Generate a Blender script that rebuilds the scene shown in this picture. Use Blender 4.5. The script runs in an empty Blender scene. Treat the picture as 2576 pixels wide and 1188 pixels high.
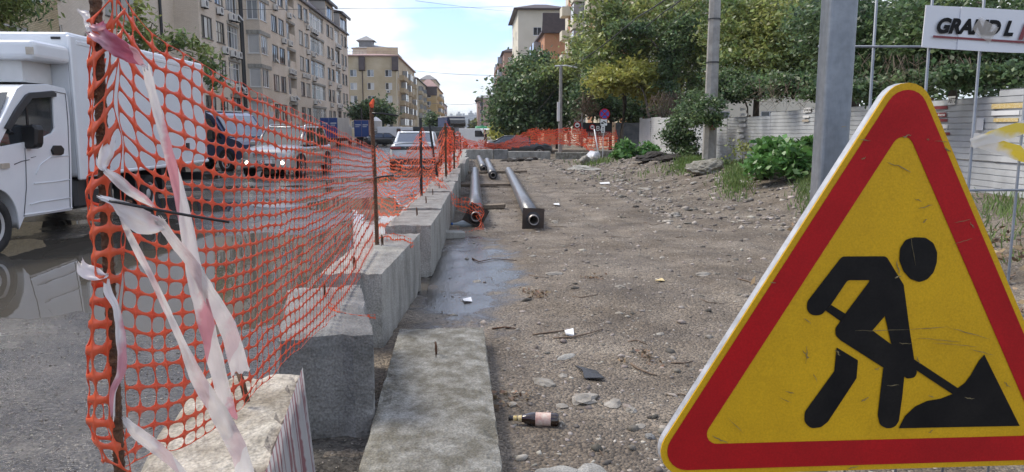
import bpy, bmesh, math, random
import numpy as np
from mathutils import Matrix, Vector
random.seed(7); RNG = np.random.default_rng(7)
sc = bpy.context.scene; col = sc.collection
R = math.radians
sc.cycles.max_bounces = 4; sc.cycles.diffuse_bounces = 2; sc.cycles.glossy_bounces = 2; sc.cycles.transmission_bounces = 2; sc.cycles.transparent_max_bounces = 6; sc.cycles.caustics_reflective = False; sc.cycles.caustics_refractive = False
# ---------------------------------------------------------------- camera
F, HZ, CH = 1850.0, 323.0, 1.6
pitch = math.atan((594-HZ)/F); yaw = math.atan(98*math.cos(pitch)/F)
cam = bpy.data.cameras.new('camera'); co = bpy.data.objects.new('camera', cam); col.objects.link(co)
cam.sensor_width = 36; cam.lens = 36*F/2576; cam.clip_start = .05; cam.clip_end = 6000
co.location = (0, 0, CH); co.rotation_euler = (R(90)-pitch, 0, -yaw); sc.camera = co
# ---------------------------------------------------------------- sky, sun, exposure
SUN_EL, SUN_AZ = R(50), R(-62)          # azimuth measured from +Y towards +X
w = bpy.data.worlds.new('World'); sc.world = w; w.use_nodes = True
nt = w.node_tree; nt.nodes.clear()
def N(t, kind, **k):
    n = t.nodes.new(kind)
    for a, b in k.items(): setattr(n, a, b)
    return n
sky = N(nt, 'ShaderNodeTexSky', sky_type='NISHITA', sun_disc=False, sun_elevation=SUN_EL, sun_rotation=SUN_AZ, air_density=1.0, dust_density=1.2, ozone_density=1.2)
bg = N(nt, 'ShaderNodeBackground'); bg.inputs[1].default_value = .15
wo = N(nt, 'ShaderNodeOutputWorld')
tc = N(nt, 'ShaderNodeTexCoord'); sep = N(nt, 'ShaderNodeSeparateXYZ'); nt.links.new(tc.outputs['Generated'], sep.inputs[0])
za = N(nt, 'ShaderNodeMath', operation='ADD'); za.inputs[1].default_value = .22; nt.links.new(sep.outputs[2], za.inputs[0])
dx = N(nt, 'ShaderNodeMath', operation='DIVIDE'); dy = N(nt, 'ShaderNodeMath', operation='DIVIDE')
nt.links.new(sep.outputs[0], dx.inputs[0]); nt.links.new(za.outputs[0], dx.inputs[1]); nt.links.new(sep.outputs[1], dy.inputs[0]); nt.links.new(za.outputs[0], dy.inputs[1])
cmb = N(nt, 'ShaderNodeCombineXYZ'); nt.links.new(dx.outputs[0], cmb.inputs[0]); nt.links.new(dy.outputs[0], cmb.inputs[1])
cn = N(nt, 'ShaderNodeTexNoise'); cn.inputs['Scale'].default_value = 1.9; cn.inputs['Detail'].default_value = 7; cn.inputs['Roughness'].default_value = .52; cn.inputs['Distortion'].default_value = .35
nt.links.new(cmb.outputs[0], cn.inputs['Vector'])
cr = N(nt, 'ShaderNodeValToRGB'); cr.color_ramp.elements[0].position = .39; cr.color_ramp.elements[1].position = .58
nt.links.new(cn.outputs[0], cr.inputs[0])
cn2 = N(nt, 'ShaderNodeTexNoise'); cn2.inputs['Scale'].default_value = 4.0; cn2.inputs['Detail'].default_value = 5
nt.links.new(cmb.outputs[0], cn2.inputs['Vector'])
cc = N(nt, 'ShaderNodeValToRGB'); cc.color_ramp.elements[0].position = .3; cc.color_ramp.elements[1].position = .65
cc.color_ramp.elements[0].color = (2.45, 2.62, 2.85, 1); cc.color_ramp.elements[1].color = (3.75, 3.82, 3.9, 1)
nt.links.new(cn2.outputs[0], cc.inputs[0])
sb = N(nt, 'ShaderNodeMix', data_type='RGBA', blend_type='MULTIPLY'); sb.inputs[0].default_value = 1; sb.inputs[7].default_value = (.49, .55, .74, 1)
nt.links.new(sky.outputs[0], sb.inputs[6])
mx = N(nt, 'ShaderNodeMix', data_type='RGBA'); nt.links.new(cr.outputs[0], mx.inputs[0]); nt.links.new(sb.outputs[2], mx.inputs[6]); nt.links.new(cc.outputs[0], mx.inputs[7])
nt.links.new(mx.outputs[2], bg.inputs[0]); nt.links.new(bg.outputs[0], wo.inputs[0])
sl = bpy.data.lights.new('sun', 'SUN'); sl.energy = 1.5; sl.angle = R(20); sl.color = (1, .93, .82)
so = bpy.data.objects.new('sun', sl); col.objects.link(so)
sd = Vector((math.cos(SUN_EL)*math.sin(SUN_AZ), math.cos(SUN_EL)*math.cos(SUN_AZ), math.sin(SUN_EL)))
so.rotation_euler = (-sd).to_track_quat('-Z', 'Y').to_euler(); so.location = (-30, 0, 60)
vs = sc.view_settings; vs.view_transform = 'Standard'; vs.look = 'None'; vs.gamma = 1; vs.use_curve_mapping = False; vs.exposure = 1.32
# ---------------------------------------------------------------- image -> place helpers (pixels of a 2576 x 1188 picture)
_f = Vector((math.sin(yaw)*math.cos(pitch), math.cos(yaw)*math.cos(pitch), -math.sin(pitch)))
_r = Vector((math.cos(yaw), -math.sin(yaw), 0)); _u = _r.cross(_f); CAM = Vector((0, 0, CH))
def ray(px, py): return _f + _r*((px-1288)/F) - _u*((py-594)/F)
def G(px, py, z=0): d = ray(px, py); return CAM + d*((z-CH)/d.z)
def P(px, py, Y): d = ray(px, py); return CAM + d*(Y/d.y)
def PX(px, py, X): d = ray(px, py); return CAM + d*(X/d.x)
# ---------------------------------------------------------------- materials
MATS = {}
def mat(name, c=(.5, .5, .5), c2=None, scale=5, rough=.6, metal=0, bump=0, bscale=None, detail=5, spec=.5, lo=.35, hi=.65, r2=None, island=0, transl=0, coat=0, stretch=None, speck=0, sscale=120):
    """plain procedural material: two-tone noise colour, noise bump, optional per-island variation and translucency"""
    m = bpy.data.materials.new(name); MATS[name] = m; m.use_nodes = True; t = m.node_tree
    b = t.nodes['Principled BSDF']; b.inputs['Roughness'].default_value = rough; b.inputs['Metallic'].default_value = metal
    b.inputs['Specular IOR Level'].default_value = spec; b.inputs['Coat Weight'].default_value = coat; b.inputs['Coat Roughness'].default_value = .05
    b.inputs['Base Color'].default_value = (*c, 1)
    tcn = N(t, 'ShaderNodeTexCoord'); vec = tcn.outputs['Object']
    if stretch:
        mp = N(t, 'ShaderNodeMapping'); mp.inputs['Scale'].default_value = stretch; t.links.new(vec, mp.inputs[0]); vec = mp.outputs[0]
    colout = None
    if c2:
        n = N(t, 'ShaderNodeTexNoise'); n.inputs['Scale'].default_value = scale; n.inputs['Detail'].default_value = detail; n.inputs['Roughness'].default_value = .6
        t.links.new(vec, n.inputs['Vector'])
        r = N(t, 'ShaderNodeValToRGB'); r.color_ramp.elements[0].position = lo; r.color_ramp.elements[1].position = hi
        r.color_ramp.elements[0].color = (*c, 1); r.color_ramp.elements[1].color = (*c2, 1)
        t.links.new(n.outputs[0], r.inputs[0]); colout = r.outputs[0]
        if r2 is not None:
            mr = N(t, 'ShaderNodeMapRange'); mr.inputs[1].default_value = lo; mr.inputs[2].default_value = hi; mr.inputs[3].default_value = rough; mr.inputs[4].default_value = r2
            t.links.new(n.outputs[0], mr.inputs[0]); t.links.new(mr.outputs[0], b.inputs['Roughness'])
    if speck:
        vn = N(t, 'ShaderNodeTexNoise'); vn.inputs['Scale'].default_value = sscale; vn.inputs['Detail'].default_value = 3; t.links.new(tcn.outputs['Object'], vn.inputs['Vector'])
        vr = N(t, 'ShaderNodeMapRange'); vr.inputs[1].default_value = .3; vr.inputs[2].default_value = .7; vr.inputs[3].default_value = 1-speck; vr.inputs[4].default_value = 1+speck; t.links.new(vn.outputs[0], vr.inputs[0])
        vm = N(t, 'ShaderNodeMix', data_type='RGBA', blend_type='MULTIPLY'); vm.inputs[0].default_value = 1; t.links.new(colout, vm.inputs[6]); t.links.new(vr.outputs[0], vm.inputs[7]); colout = vm.outputs[2]
    if island:
        g = N(t, 'ShaderNodeNewGeometry'); hs = N(t, 'ShaderNodeHueSaturation')
        mv = N(t, 'ShaderNodeMapRange'); mv.inputs[3].default_value = 1-island; mv.inputs[4].default_value = 1+island
        mh = N(t, 'ShaderNodeMapRange'); mh.inputs[3].default_value = .5+.03*island; mh.inputs[4].default_value = .5-.06*island
        t.links.new(g.outputs['Random Per Island'], mv.inputs[0]); t.links.new(mv.outputs[0], hs.inputs['Value'])
        fr = N(t, 'ShaderNodeMath', operation='FRACT'); ml = N(t, 'ShaderNodeMath', operation='MULTIPLY'); ml.inputs[1].default_value = 7.31
        t.links.new(g.outputs['Random Per Island'], ml.inputs[0]); t.links.new(ml.outputs[0], fr.inputs[0]); t.links.new(fr.outputs[0], mh.inputs[0]); t.links.new(mh.outputs[0], hs.inputs['Hue'])
        if colout: t.links.new(colout, hs.inputs['Color'])
        else: hs.inputs['Color'].default_value = (*c, 1)
        colout = hs.outputs[0]
    if colout: t.links.new(colout, b.inputs['Base Color'])
    if bump:
        bn = N(t, 'ShaderNodeTexNoise'); bn.inputs['Scale'].default_value = bscale or scale*4; bn.inputs['Detail'].default_value = 6; t.links.new(vec, bn.inputs['Vector'])
        bp = N(t, 'ShaderNodeBump'); bp.inputs['Strength'].default_value = bump; bp.inputs['Distance'].default_value = .02
        t.links.new(bn.outputs[0], bp.inputs['Height']); t.links.new(bp.outputs[0], b.inputs['Normal'])
    if transl:
        tr = N(t, 'ShaderNodeBsdfTranslucent'); ms = N(t, 'ShaderNodeMixShader'); ms.inputs[0].default_value = transl
        if colout: t.links.new(colout, tr.inputs[0])
        else: tr.inputs[0].default_value = (*c, 1)
        t.links.new(b.outputs[0], ms.inputs[1]); t.links.new(tr.outputs[0], ms.inputs[2]); t.links.new(ms.outputs[0], t.nodes['Material Output'].inputs[0])
    return m
def brick(name, c1, c2, mortar, bw=.25, bh=.077, msize=.008, bump=.4, dirt=(.75, .7, .62)):
    m = bpy.data.materials.new(name); MATS[name] = m; m.use_nodes = True; t = m.node_tree; b = t.nodes['Principled BSDF']; b.inputs['Roughness'].default_value = .85
    tcn = N(t, 'ShaderNodeTexCoord'); sp = N(t, 'ShaderNodeSeparateXYZ'); t.links.new(tcn.outputs['Object'], sp.inputs[0])
    ad = N(t, 'ShaderNodeMath', operation='ADD'); t.links.new(sp.outputs[0], ad.inputs[0]); t.links.new(sp.outputs[1], ad.inputs[1])
    cb = N(t, 'ShaderNodeCombineXYZ'); t.links.new(ad.outputs[0], cb.inputs[0]); t.links.new(sp.outputs[2], cb.inputs[1])
    bt = N(t, 'ShaderNodeTexBrick'); bt.inputs['Color1'].default_value = (*c1, 1); bt.inputs['Color2'].default_value = (*c2, 1); bt.inputs['Mortar'].default_value = (*mortar, 1)
    bt.inputs['Scale'].default_value = 1; bt.inputs['Brick Width'].default_value = bw; bt.inputs['Row Height'].default_value = bh; bt.inputs['Mortar Size'].default_value = msize
    t.links.new(cb.outputs[0], bt.inputs['Vector'])
    n = N(t, 'ShaderNodeTexNoise'); n.inputs['Scale'].default_value = .35; n.inputs['Detail'].default_value = 6; t.links.new(tcn.outputs['Object'], n.inputs['Vector'])
    r = N(t, 'ShaderNodeValToRGB'); r.color_ramp.elements[0].position = .3; r.color_ramp.elements[1].position = .7; r.color_ramp.elements[0].color = (*dirt, 1); r.color_ramp.elements[1].color = (1, 1, 1, 1); t.links.new(n.outputs[0], r.inputs[0])
    mm = N(t, 'ShaderNodeMix', data_type='RGBA', blend_type='MULTIPLY'); mm.inputs[0].default_value = 1; t.links.new(bt.outputs[0], mm.inputs[6]); t.links.new(r.outputs[0], mm.inputs[7]); t.links.new(mm.outputs[2], b.inputs['Base Color'])
    bp = N(t, 'ShaderNodeBump'); bp.inputs['Strength'].default_value = bump; bp.inputs['Distance'].default_value = .01; bp.invert = True; t.links.new(bt.outputs['Fac'], bp.inputs['Height']); t.links.new(bp.outputs[0], b.inputs['Normal'])
    return m
def emis(name, c, s):
    m = bpy.data.materials.new(name); MATS[name] = m; m.use_nodes = True; b = m.node_tree.nodes['Principled BSDF']
    b.inputs['Base Color'].default_value = (*c, 1); b.inputs['Emission Color'].default_value = (*c, 1); b.inputs['Emission Strength'].default_value = s
# concrete with stains, pits
mat('concrete', (.22, .213, .19), (.39, .38, .345), 3.0, .85, bump=.6, bscale=60, speck=.3, sscale=90, detail=8, stretch=(1.6, 1.6, .55))
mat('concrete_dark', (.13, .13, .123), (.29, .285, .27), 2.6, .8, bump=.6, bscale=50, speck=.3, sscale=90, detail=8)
mat('concrete_moss', (.15, .138, .105), (.33, .32, .28), 9, .9, bump=.9, bscale=45, detail=9, lo=.40, hi=.66, speck=.35, sscale=110)
mat('concrete_rough', (.20, .17, .125), (.46, .42, .35), 6, .9, bump=1.0, bscale=30, detail=10, speck=.3, sscale=80)
mat('concrete_pole', (.26, .25, .23), (.38, .365, .34), 4, .85, bump=.3, bscale=40)
mat('rust', (.055, .028, .016), (.16, .075, .035), 60, .8, bump=.6, bscale=150)
mat('rust_plate', (.04, .034, .03), (.085, .06, .045), 9, .55, metal=.3, bump=.2, bscale=60)
mat('net', (.86, .18, .075), (.78, .12, .055), 7, .3, transl=.35, lo=.3, hi=.7)
mat('net_far', (.80, .13, .06), (.70, .08, .04), 3, .4, transl=.35)
mat('tape_white', (.78, .76, .75), (.68, .66, .65), 18, .35, transl=.35, bump=.4, bscale=50)
mat('black_plastic', (.012, .012, .013), rough=.4)
mat('rubber', (.018, .018, .018), (.035, .034, .032), 12, .85)
mat('galv', (.17, .19, .21), (.31, .33, .35), 7, .42, metal=.45, speck=.12, sscale=60, r2=.55, bump=.1, bscale=60, stretch=(1, 1, .25))
mat('sign_yellow', (.58, .335, .012), (.66, .385, .012), 7, .45, bump=.06, bscale=200, detail=9, speck=.10, sscale=260, r2=.6, spec=.22)
mat('sign_red', (.46, .011, .014), (.37, .010, .012), 7, .42, detail=9, speck=.12, sscale=260, r2=.6, spec=.2)
mat('sign_black', (.006, .006, .007), (.016, .015, .014), 8, .5, detail=9, speck=.2, sscale=200, spec=.15)
mat('scratch', (.16, .12, .05), (.30, .24, .12), 60, .7)
mat('steel_edge', (.30, .315, .34), (.46, .475, .50), 40, .55, metal=.25)
mat('pipe', (.10, .105, .11), (.16, .165, .175), 5, .33, bump=.1, bscale=12, spec=.6, stretch=(2, .4, 2))
mat('pipe_dark', (.02, .02, .02), (.05, .05, .05), 20, .6)
mat('pipe_steel', (.25, .23, .21), (.35, .33, .31), 30, .45, metal=.6)
mat('wood', (.13, .10, .07), (.27, .22, .16), 10, .85, bump=.4, stretch=(1, 8, 8))
mat('bark', (.085, .07, .055), (.17, .145, .12), 10, .9, bump=.6, stretch=(1, 1, .3))
mat('twig', (.12, .085, .06), (.21, .155, .11), 30, .9)
mat('leaf_dark', (.06, .115, .055), (.15, .225, .09), .7, .42, island=.6, detail=3, transl=.42)
mat('leaf_mid', (.11, .19, .07), (.31, .35, .105), .55, .42, island=.6, transl=.42, detail=3)
mat('leaf_yellow', (.34, .37, .09), (.42, .43, .11), .5, .45, island=.4, transl=.45)
mat('leaf_bush', (.08, .21, .05), (.13, .27, .07), 2, .42, island=.4, transl=.35)
mat('leaf_dry', (.16, .11, .06), (.24, .17, .10), 2, .8, island=.45)
mat('grass', (.12, .20, .05), (.19, .27, .09), 2, .6, island=.4, transl=.35)
mat('pebble', (.14, .122, .098), (.34, .31, .265), 9, .85, island=.7)
mat('stone', (.20, .18, .15), (.36, .335, .29), 9, .85, bump=.6, bscale=25)
mat('soil_dark', (.022, .018, .015), (.05, .042, .034), 6, .95, bump=1, bscale=14)
mat('sheet', (.48, .50, .515), (.62, .64, .655), 2.2, .45, metal=.25, r2=.55, bump=.06, bscale=5)
mat('sheet_white', (.60, .62, .62), (.72, .73, .73), 2.5, .45, metal=.2)
mat('sheet_dark', (.09, .10, .11), (.16, .165, .17), 3, .5, metal=.4)
mat('white_paint', (.74, .76, .78), (.80, .815, .83), 1.5, .3, coat=.4)
mat('white_box', (.70, .73, .75), (.77, .79, .81), 1.0, .4)
mat('white_plain', (.75, .75, .74), rough=.5)
mat('white_frame', (.72, .72, .71), rough=.4)
mat('brown_frame', (.045, .035, .03), rough=.4)
mat('ac_white', (.62, .61, .58), (.72, .71, .68), 2, .5)
mat('dark_grey', (.035, .036, .038), rough=.5)
mat('grey_trim', (.09, .09, .095), rough=.55)
mat('interior', (.012, .012, .013), rough=.8)
mat('glass', (.02, .024, .028), (.035, .04, .045), .6, .04, bump=.06, bscale=1.2, spec=.9)
mat('glass_pale', (.22, .24, .26), (.36, .38, .39), .9, .06, spec=.9)
mat('glass_car', (.03, .036, .042), rough=.03, spec=1, coat=.6)
mat('curtain', (.52, .51, .47), (.62, .61, .57), 1.5, .3, stretch=(6, 6, .2))
mat('panel_grey', (.46, .46, .45), (.54, .54, .53), .8, .6)
mat('silver', (.42, .41, .385), rough=.32, metal=.55, coat=.6)
mat('grille', (.03, .032, .038), rough=.35)
mat('chrome', (.6, .61, .62), rough=.15, metal=1)
mat('lens', (.55, .57, .6), rough=.08, coat=.8)
mat('red_lens', (.22, .008, .01), rough=.15, coat=.6)
emis('fog_light', (1, .93, .7), 3.0)
mat('blue_paint', (.018, .032, .095), rough=.3, coat=.7)
mat('blue_box', (.025, .065, .24), (.03, .08, .28), 1.5, .5)
mat('blue_tarp', (.04, .062, .15), (.055, .08, .18), 1.5, .6)
mat('pink_box', (.55, .33, .29), (.62, .40, .35), 1.5, .5)
mat('black_paint', (.012, .013, .015), rough=.25, coat=.8)
mat('dark_car', (.035, .04, .045), rough=.3, coat=.7)
mat('green_tank', (.015, .20, .07), (.02, .25, .09), 3, .4)
mat('yellow_bag', (.75, .48, .02), rough=.5)
mat('bag_grey', (.40, .41, .44), (.58, .58, .60), 6, .4)
mat('skin', (.48, .27, .19), rough=.55)
mat('cloth_black', (.012, .012, .014), rough=.9)
mat('cloth_dark', (.03, .03, .036), rough=.9)
mat('hair', (.012, .009, .008), rough=.6)
mat('roof_brown', (.05, .034, .032), (.075, .05, .046), 2, .55)
mat('roof_grey', (.20, .19, .185), (.27, .26, .25), 1, .6)
mat('roof_pink', (.36, .22, .19), (.44, .29, .25), 1, .6)
mat('plaster_cream', (.62, .56, .43), (.68, .62, .49), .4, .85)
mat('plaster_orange', (.46, .22, .115), (.54, .27, .15), .4, .85)
mat('plaster_pink', (.44, .28, .22), (.50, .33, .26), .3, .85)
mat('plaster_yellow', (.48, .33, .15), (.54, .38, .18), .4, .85)
mat('plaster_grey', (.37, .35, .315), (.43, .41, .375), .5, .85)
mat('bottle_glass', (.02, .008, .004), rough=.06, coat=.8)
mat('label_paper', (.70, .60, .50), (.55, .30, .24), 30, .6)
mat('label_gold', (.55, .38, .08), (.7, .6, .4), 60, .5)
mat('pet', (.50, .56, .60), rough=.12, transl=.5)
mat('cap_blue', (.02, .13, .45), rough=.4)
mat('wet_mud', (.050, .045, .040), (.075, .068, .058), 4, .10, r2=.3, bump=.35, bscale=22, spec=.7)
mat('wire', (.03, .03, .032), rough=.6)
mat('wire_grey', (.20, .22, .25), (.28, .30, .33), 20, .5, metal=.4)
mat('banner', (.70, .71, .73), (.76, .77, .78), 3, .45)
mat('banner_red', (.20, .035, .04), rough=.5)
mat('tape_clear', (.42, .36, .28), (.52, .46, .38), 12, .35)
m_ = mat('tape_film', (.60, .54, .46), (.66, .60, .52), 12, .3); b_ = m_.node_tree.nodes['Principled BSDF']; b_.inputs['Alpha'].default_value = .45
mat('sign_blue', (.03, .08, .42), rough=.4)
mat('city', (.42, .42, .41), (.55, .54, .52), .02, .8)  # base colour kept pale to paint in the haze of distance
brick('brick_beige', (.70, .615, .515), (.77, .685, .58), (.54, .475, .40), dirt=(.86, .83, .79))
brick('brick_yellow', (.52, .42, .25), (.62, .51, .33), (.26, .22, .16), bump=.8)
brick('brick_mid', (.56, .47, .32), (.61, .52, .36), (.46, .385, .265))
# ---------------------------------------------------------------- geometry helpers
def link(name, me, m=None, parent=None, smooth=False):
    o = bpy.data.objects.new(name, me); col.objects.link(o)
    if m is not None and not me.materials:
        for q in (m if isinstance(m, (list, tuple)) else [m]): me.materials.append(MATS[q])
    if smooth:
        me.polygons.foreach_set('use_smooth', np.ones(len(me.polygons), bool))
    if parent is not None:
        o.parent = parent; o.matrix_parent_inverse = wm(parent).inverted()
    return o
def wm(o):
    m = o.matrix_basis.copy()
    if o.parent: m = wm(o.parent) @ o.matrix_parent_inverse @ m
    return m
def thing(name, label, cat, loc=(0, 0, 0), rz=0, group=None):
    o = bpy.data.objects.new(name, None); col.objects.link(o); o.location = loc; o.rotation_euler = (0, 0, rz); o.empty_display_size = .1
    return tag(o, label, cat, group)
def tag(o, label, cat, group=None):
    o['label'] = label; o['category'] = cat
    if group: o['group'] = group
    return o
def kind(o, k, label=None):
    o['kind'] = k
    if label: o['label'] = label
    return o
def copy_tree(o, parent=None):
    c = o.copy(); col.objects.link(c)
    if parent is not None: c.parent = parent
    for ch in list(o.children): copy_tree(ch, c)
    return c
class MB:
    """mesh builder"""
    def __init__(s, M=None): s.v = []; s.f = []; s.mi = []; s.M = M
    def add(s, vs, fs, mi=0):
        b = len(s.v)
        s.v += [tuple(s.M @ Vector(p)) if s.M else tuple(p) for p in vs]; s.f += [tuple(i+b for i in f) for f in fs]; s.mi += [mi]*len(fs); return s
    def box(s, x0, x1, y0, y1, z0, z1, mi=0):
        v = [(x, y, z) for z in (z0, z1) for y in (y0, y1) for x in (x0, x1)]
        return s.add(v, [(0, 2, 3, 1), (4, 5, 7, 6), (0, 1, 5, 4), (2, 6, 7, 3), (0, 4, 6, 2), (1, 3, 7, 5)], mi)
    def cbox(s, c, d, mi=0, M=None):
        x, y, z = d[0]/2, d[1]/2, d[2]/2; c = Vector(c)
        v = [Vector((i*x, j*y, k*z)) for k in (-1, 1) for j in (-1, 1) for i in (-1, 1)]
        if M: v = [M @ p for p in v]
        return s.add([p+c for p in v], [(0, 2, 3, 1), (4, 5, 7, 6), (0, 1, 5, 4), (2, 6, 7, 3), (0, 4, 6, 2), (1, 3, 7, 5)], mi)
    def tube(s, pts, r, n=8, mi=0, cap=True):
        pts = [Vector(p) for p in pts]; rs = r if isinstance(r, (list, tuple)) else [r]*len(pts); vs = []; fs = []
        up = Vector((0, 0, 1))
        for i, p in enumerate(pts):
            d = (pts[min(i+1, len(pts)-1)]-pts[max(i-1, 0)]).normalized()
            a = up.cross(d)
            if a.length < .05: a = Vector((1, 0, 0)).cross(d)
            a.normalize(); b = d.cross(a)
            for k in range(n):
                t = 2*math.pi*k/n; vs.append(p+(a*math.cos(t)+b*math.sin(t))*rs[i])
        for i in range(len(pts)-1):
            for k in range(n): k2 = (k+1) % n; fs.append((i*n+k, i*n+k2, (i+1)*n+k2, (i+1)*n+k))
        if cap: fs.append(tuple(range(n))[::-1]); fs.append(tuple((len(pts)-1)*n+k for k in range(n)))
        return s.add(vs, fs, mi)
    def lathe(s, prof, n=20, M=None, mi=0, cap=True):
        vs = []; fs = []
        for (r, z) in prof:
            for k in range(n): t = 2*math.pi*k/n; vs.append(Vector((r*math.cos(t), r*math.sin(t), z)))
        if M: vs = [M @ p for p in vs]
        for i in range(len(prof)-1):
            for k in range(n): k2 = (k+1) % n; fs.append((i*n+k, i*n+k2, (i+1)*n+k2, (i+1)*n+k))
        if cap: fs.append(tuple(range(n))[::-1]); fs.append(tuple((len(prof)-1)*n+k for k in range(n)))
        return s.add(vs, fs, mi)
    def loft(s, secs, mi=0, cap=True, closed=True):
        n = len(secs[0]); vs = [p for q in secs for p in q]; fs = []
        for i in range(len(secs)-1):
            for k in range(n if closed else n-1): k2 = (k+1) % n; fs.append((i*n+k, i*n+k2, (i+1)*n+k2, (i+1)*n+k))
        if cap: fs.append(tuple(range(n))[::-1]); fs.append(tuple((len(secs)-1)*n+k for k in range(n)))
        return s.add(vs, fs, mi)
    def prism(s, poly, d, mi=0):
        """convex-ish polygon of 3d points extruded along d"""
        n = len(poly); d = Vector(d); vs = [Vector(p) for p in poly]+[Vector(p)+d for p in poly]
        return s.add(vs, [tuple(range(n))[::-1], tuple(range(n, 2*n))]+[(k, (k+1) % n, n+(k+1) % n, n+k) for k in range(n)], mi)
    def mesh(s, name='m', fix=True):
        me = bpy.data.meshes.new(name); me.from_pydata(s.v, [], s.f)
        if any(s.mi): me.polygons.foreach_set('material_index', s.mi)
        if fix:
            bm = bmesh.new(); bm.from_mesh(me); bmesh.ops.recalc_face_normals(bm, faces=bm.faces); bm.to_mesh(me); bm.free()
        me.update(); return me
    def build(s, name, m, parent=None, smooth=False, bevel=0, seg=2, autosm=False):
        o = link(name, s.mesh(name), m, parent, smooth)
        if bevel:
            b = o.modifiers.new('b', 'BEVEL'); b.width = bevel; b.segments = seg; b.limit_method = 'ANGLE'; b.angle_limit = R(35)
        return o
def npmesh(name, v, f, m, parent=None, smooth=False):
    v = np.asarray(v, np.float32); f = np.asarray(f, np.int32); k = f.shape[1]
    me = bpy.data.meshes.new(name); me.vertices.add(len(v)); me.vertices.foreach_set('co', v.ravel())
    me.loops.add(f.size); me.loops.foreach_set('vertex_index', f.ravel()); me.polygons.add(len(f))
    me.polygons.foreach_set('loop_start', np.arange(len(f), dtype=np.int32)*k); me.polygons.foreach_set('loop_total', np.full(len(f), k, np.int32))
    me.update(calc_edges=True); me.validate(); return link(name, me, m, parent, smooth)
def curve_mesh(splines, ext=0, bev=0, to3=None):
    """filled 2-d outlines (first outer, then holes) -> solid mesh; to3 maps (x, y, z) to the place"""
    cu = bpy.data.curves.new('c', 'CURVE'); cu.dimensions = '2D'; cu.fill_mode = 'BOTH'; cu.extrude = ext; cu.bevel_depth = bev; cu.bevel_resolution = 1
    for pts in splines:
        sp = cu.splines.new('POLY'); sp.points.add(len(pts)-1); sp.use_cyclic_u = True
        for q, p in zip(sp.points, pts): q.co = (p[0], p[1], 0, 1)
    o = bpy.data.objects.new('c', cu); me = bpy.data.meshes.new_from_object(o); bpy.data.objects.remove(o); bpy.data.curves.remove(cu)
    me.materials.clear()
    if to3: me.transform(to3)
    return me
def text_mesh(txt, size, ext=.001, shear=0, bold=0, to3=None, align='LEFT', sx=1):
    cu = bpy.data.curves.new('t', 'FONT'); cu.body = txt; cu.size = size; cu.extrude = ext; cu.shear = shear; cu.offset = bold; cu.align_x = align; cu.resolution_u = 4
    o = bpy.data.objects.new('t', cu); me = bpy.data.meshes.new_from_object(o); bpy.data.objects.remove(o); bpy.data.curves.remove(cu)
    me.materials.clear(); me.transform(Matrix.Diagonal((sx, 1, 1, 1)))
    if to3: me.transform(to3)
    return me
def frame(o, x, n):
    """matrix with local x along x, local y up, local z along n (outwards)"""
    x = Vector(x).normalized(); n = Vector(n).normalized(); y = n.cross(x)
    M = Matrix((x, y, n)).transposed().to_4x4(); M.translation = Vector(o); return M
def rounded(pts, rad, n=6):
    out = []; m = len(pts)
    for i in range(m):
        p = Vector(pts[i]); a = (Vector(pts[i-1])-p); b = (Vector(pts[(i+1) % m])-p); r = rad[i] if isinstance(rad, (list, tuple)) else rad
        an = a.angle(b); d = min(r/math.tan(an/2), a.length*.49, b.length*.49); rr = d*math.tan(an/2); a.normalize(); b.normalize()
        c = p+(a+b).normalized()*(rr/math.sin(an/2)); s = p+a*d; e = p+b*d
        v0 = s-c; v1 = e-c; t = v0.angle(v1) if rr > 1e-7 else 0
        for k in range(n+1):
            u = k/n; q = (v0*math.sin((1-u)*t)+v1*math.sin(u*t))/math.sin(t) if t > 1e-4 else v0.lerp(v1, u); out.append(tuple(c+q))
    return out
VT = {}
def vnoise(x, y, s, seed=0):
    if seed not in VT: VT[seed] = np.random.default_rng(seed).random((64, 64))
    T = VT[seed]; x = np.asarray(x)*s; y = np.asarray(y)*s
    xi = np.floor(x).astype(int); yi = np.floor(y).astype(int); fx = x-xi; fy = y-yi; fx = fx*fx*(3-2*fx); fy = fy*fy*(3-2*fy)
    g = lambda a, b: T[a % 64, b % 64]
    return (g(xi, yi)*(1-fx)+g(xi+1, yi)*fx)*(1-fy)+(g(xi, yi+1)*(1-fx)+g(xi+1, yi+1)*fx)*fy
def fbm(x, y, s, seed=0, o=4):
    t = 0; a = .5
    for k in range(o): t = t+a*vnoise(x, y, s*2**k, seed+k); a *= .5
    return t
def sstep(a, b, x): t = np.clip((np.asarray(x, float)-a)/(b-a), 0, 1); return t*t*(3-2*t)
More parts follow.
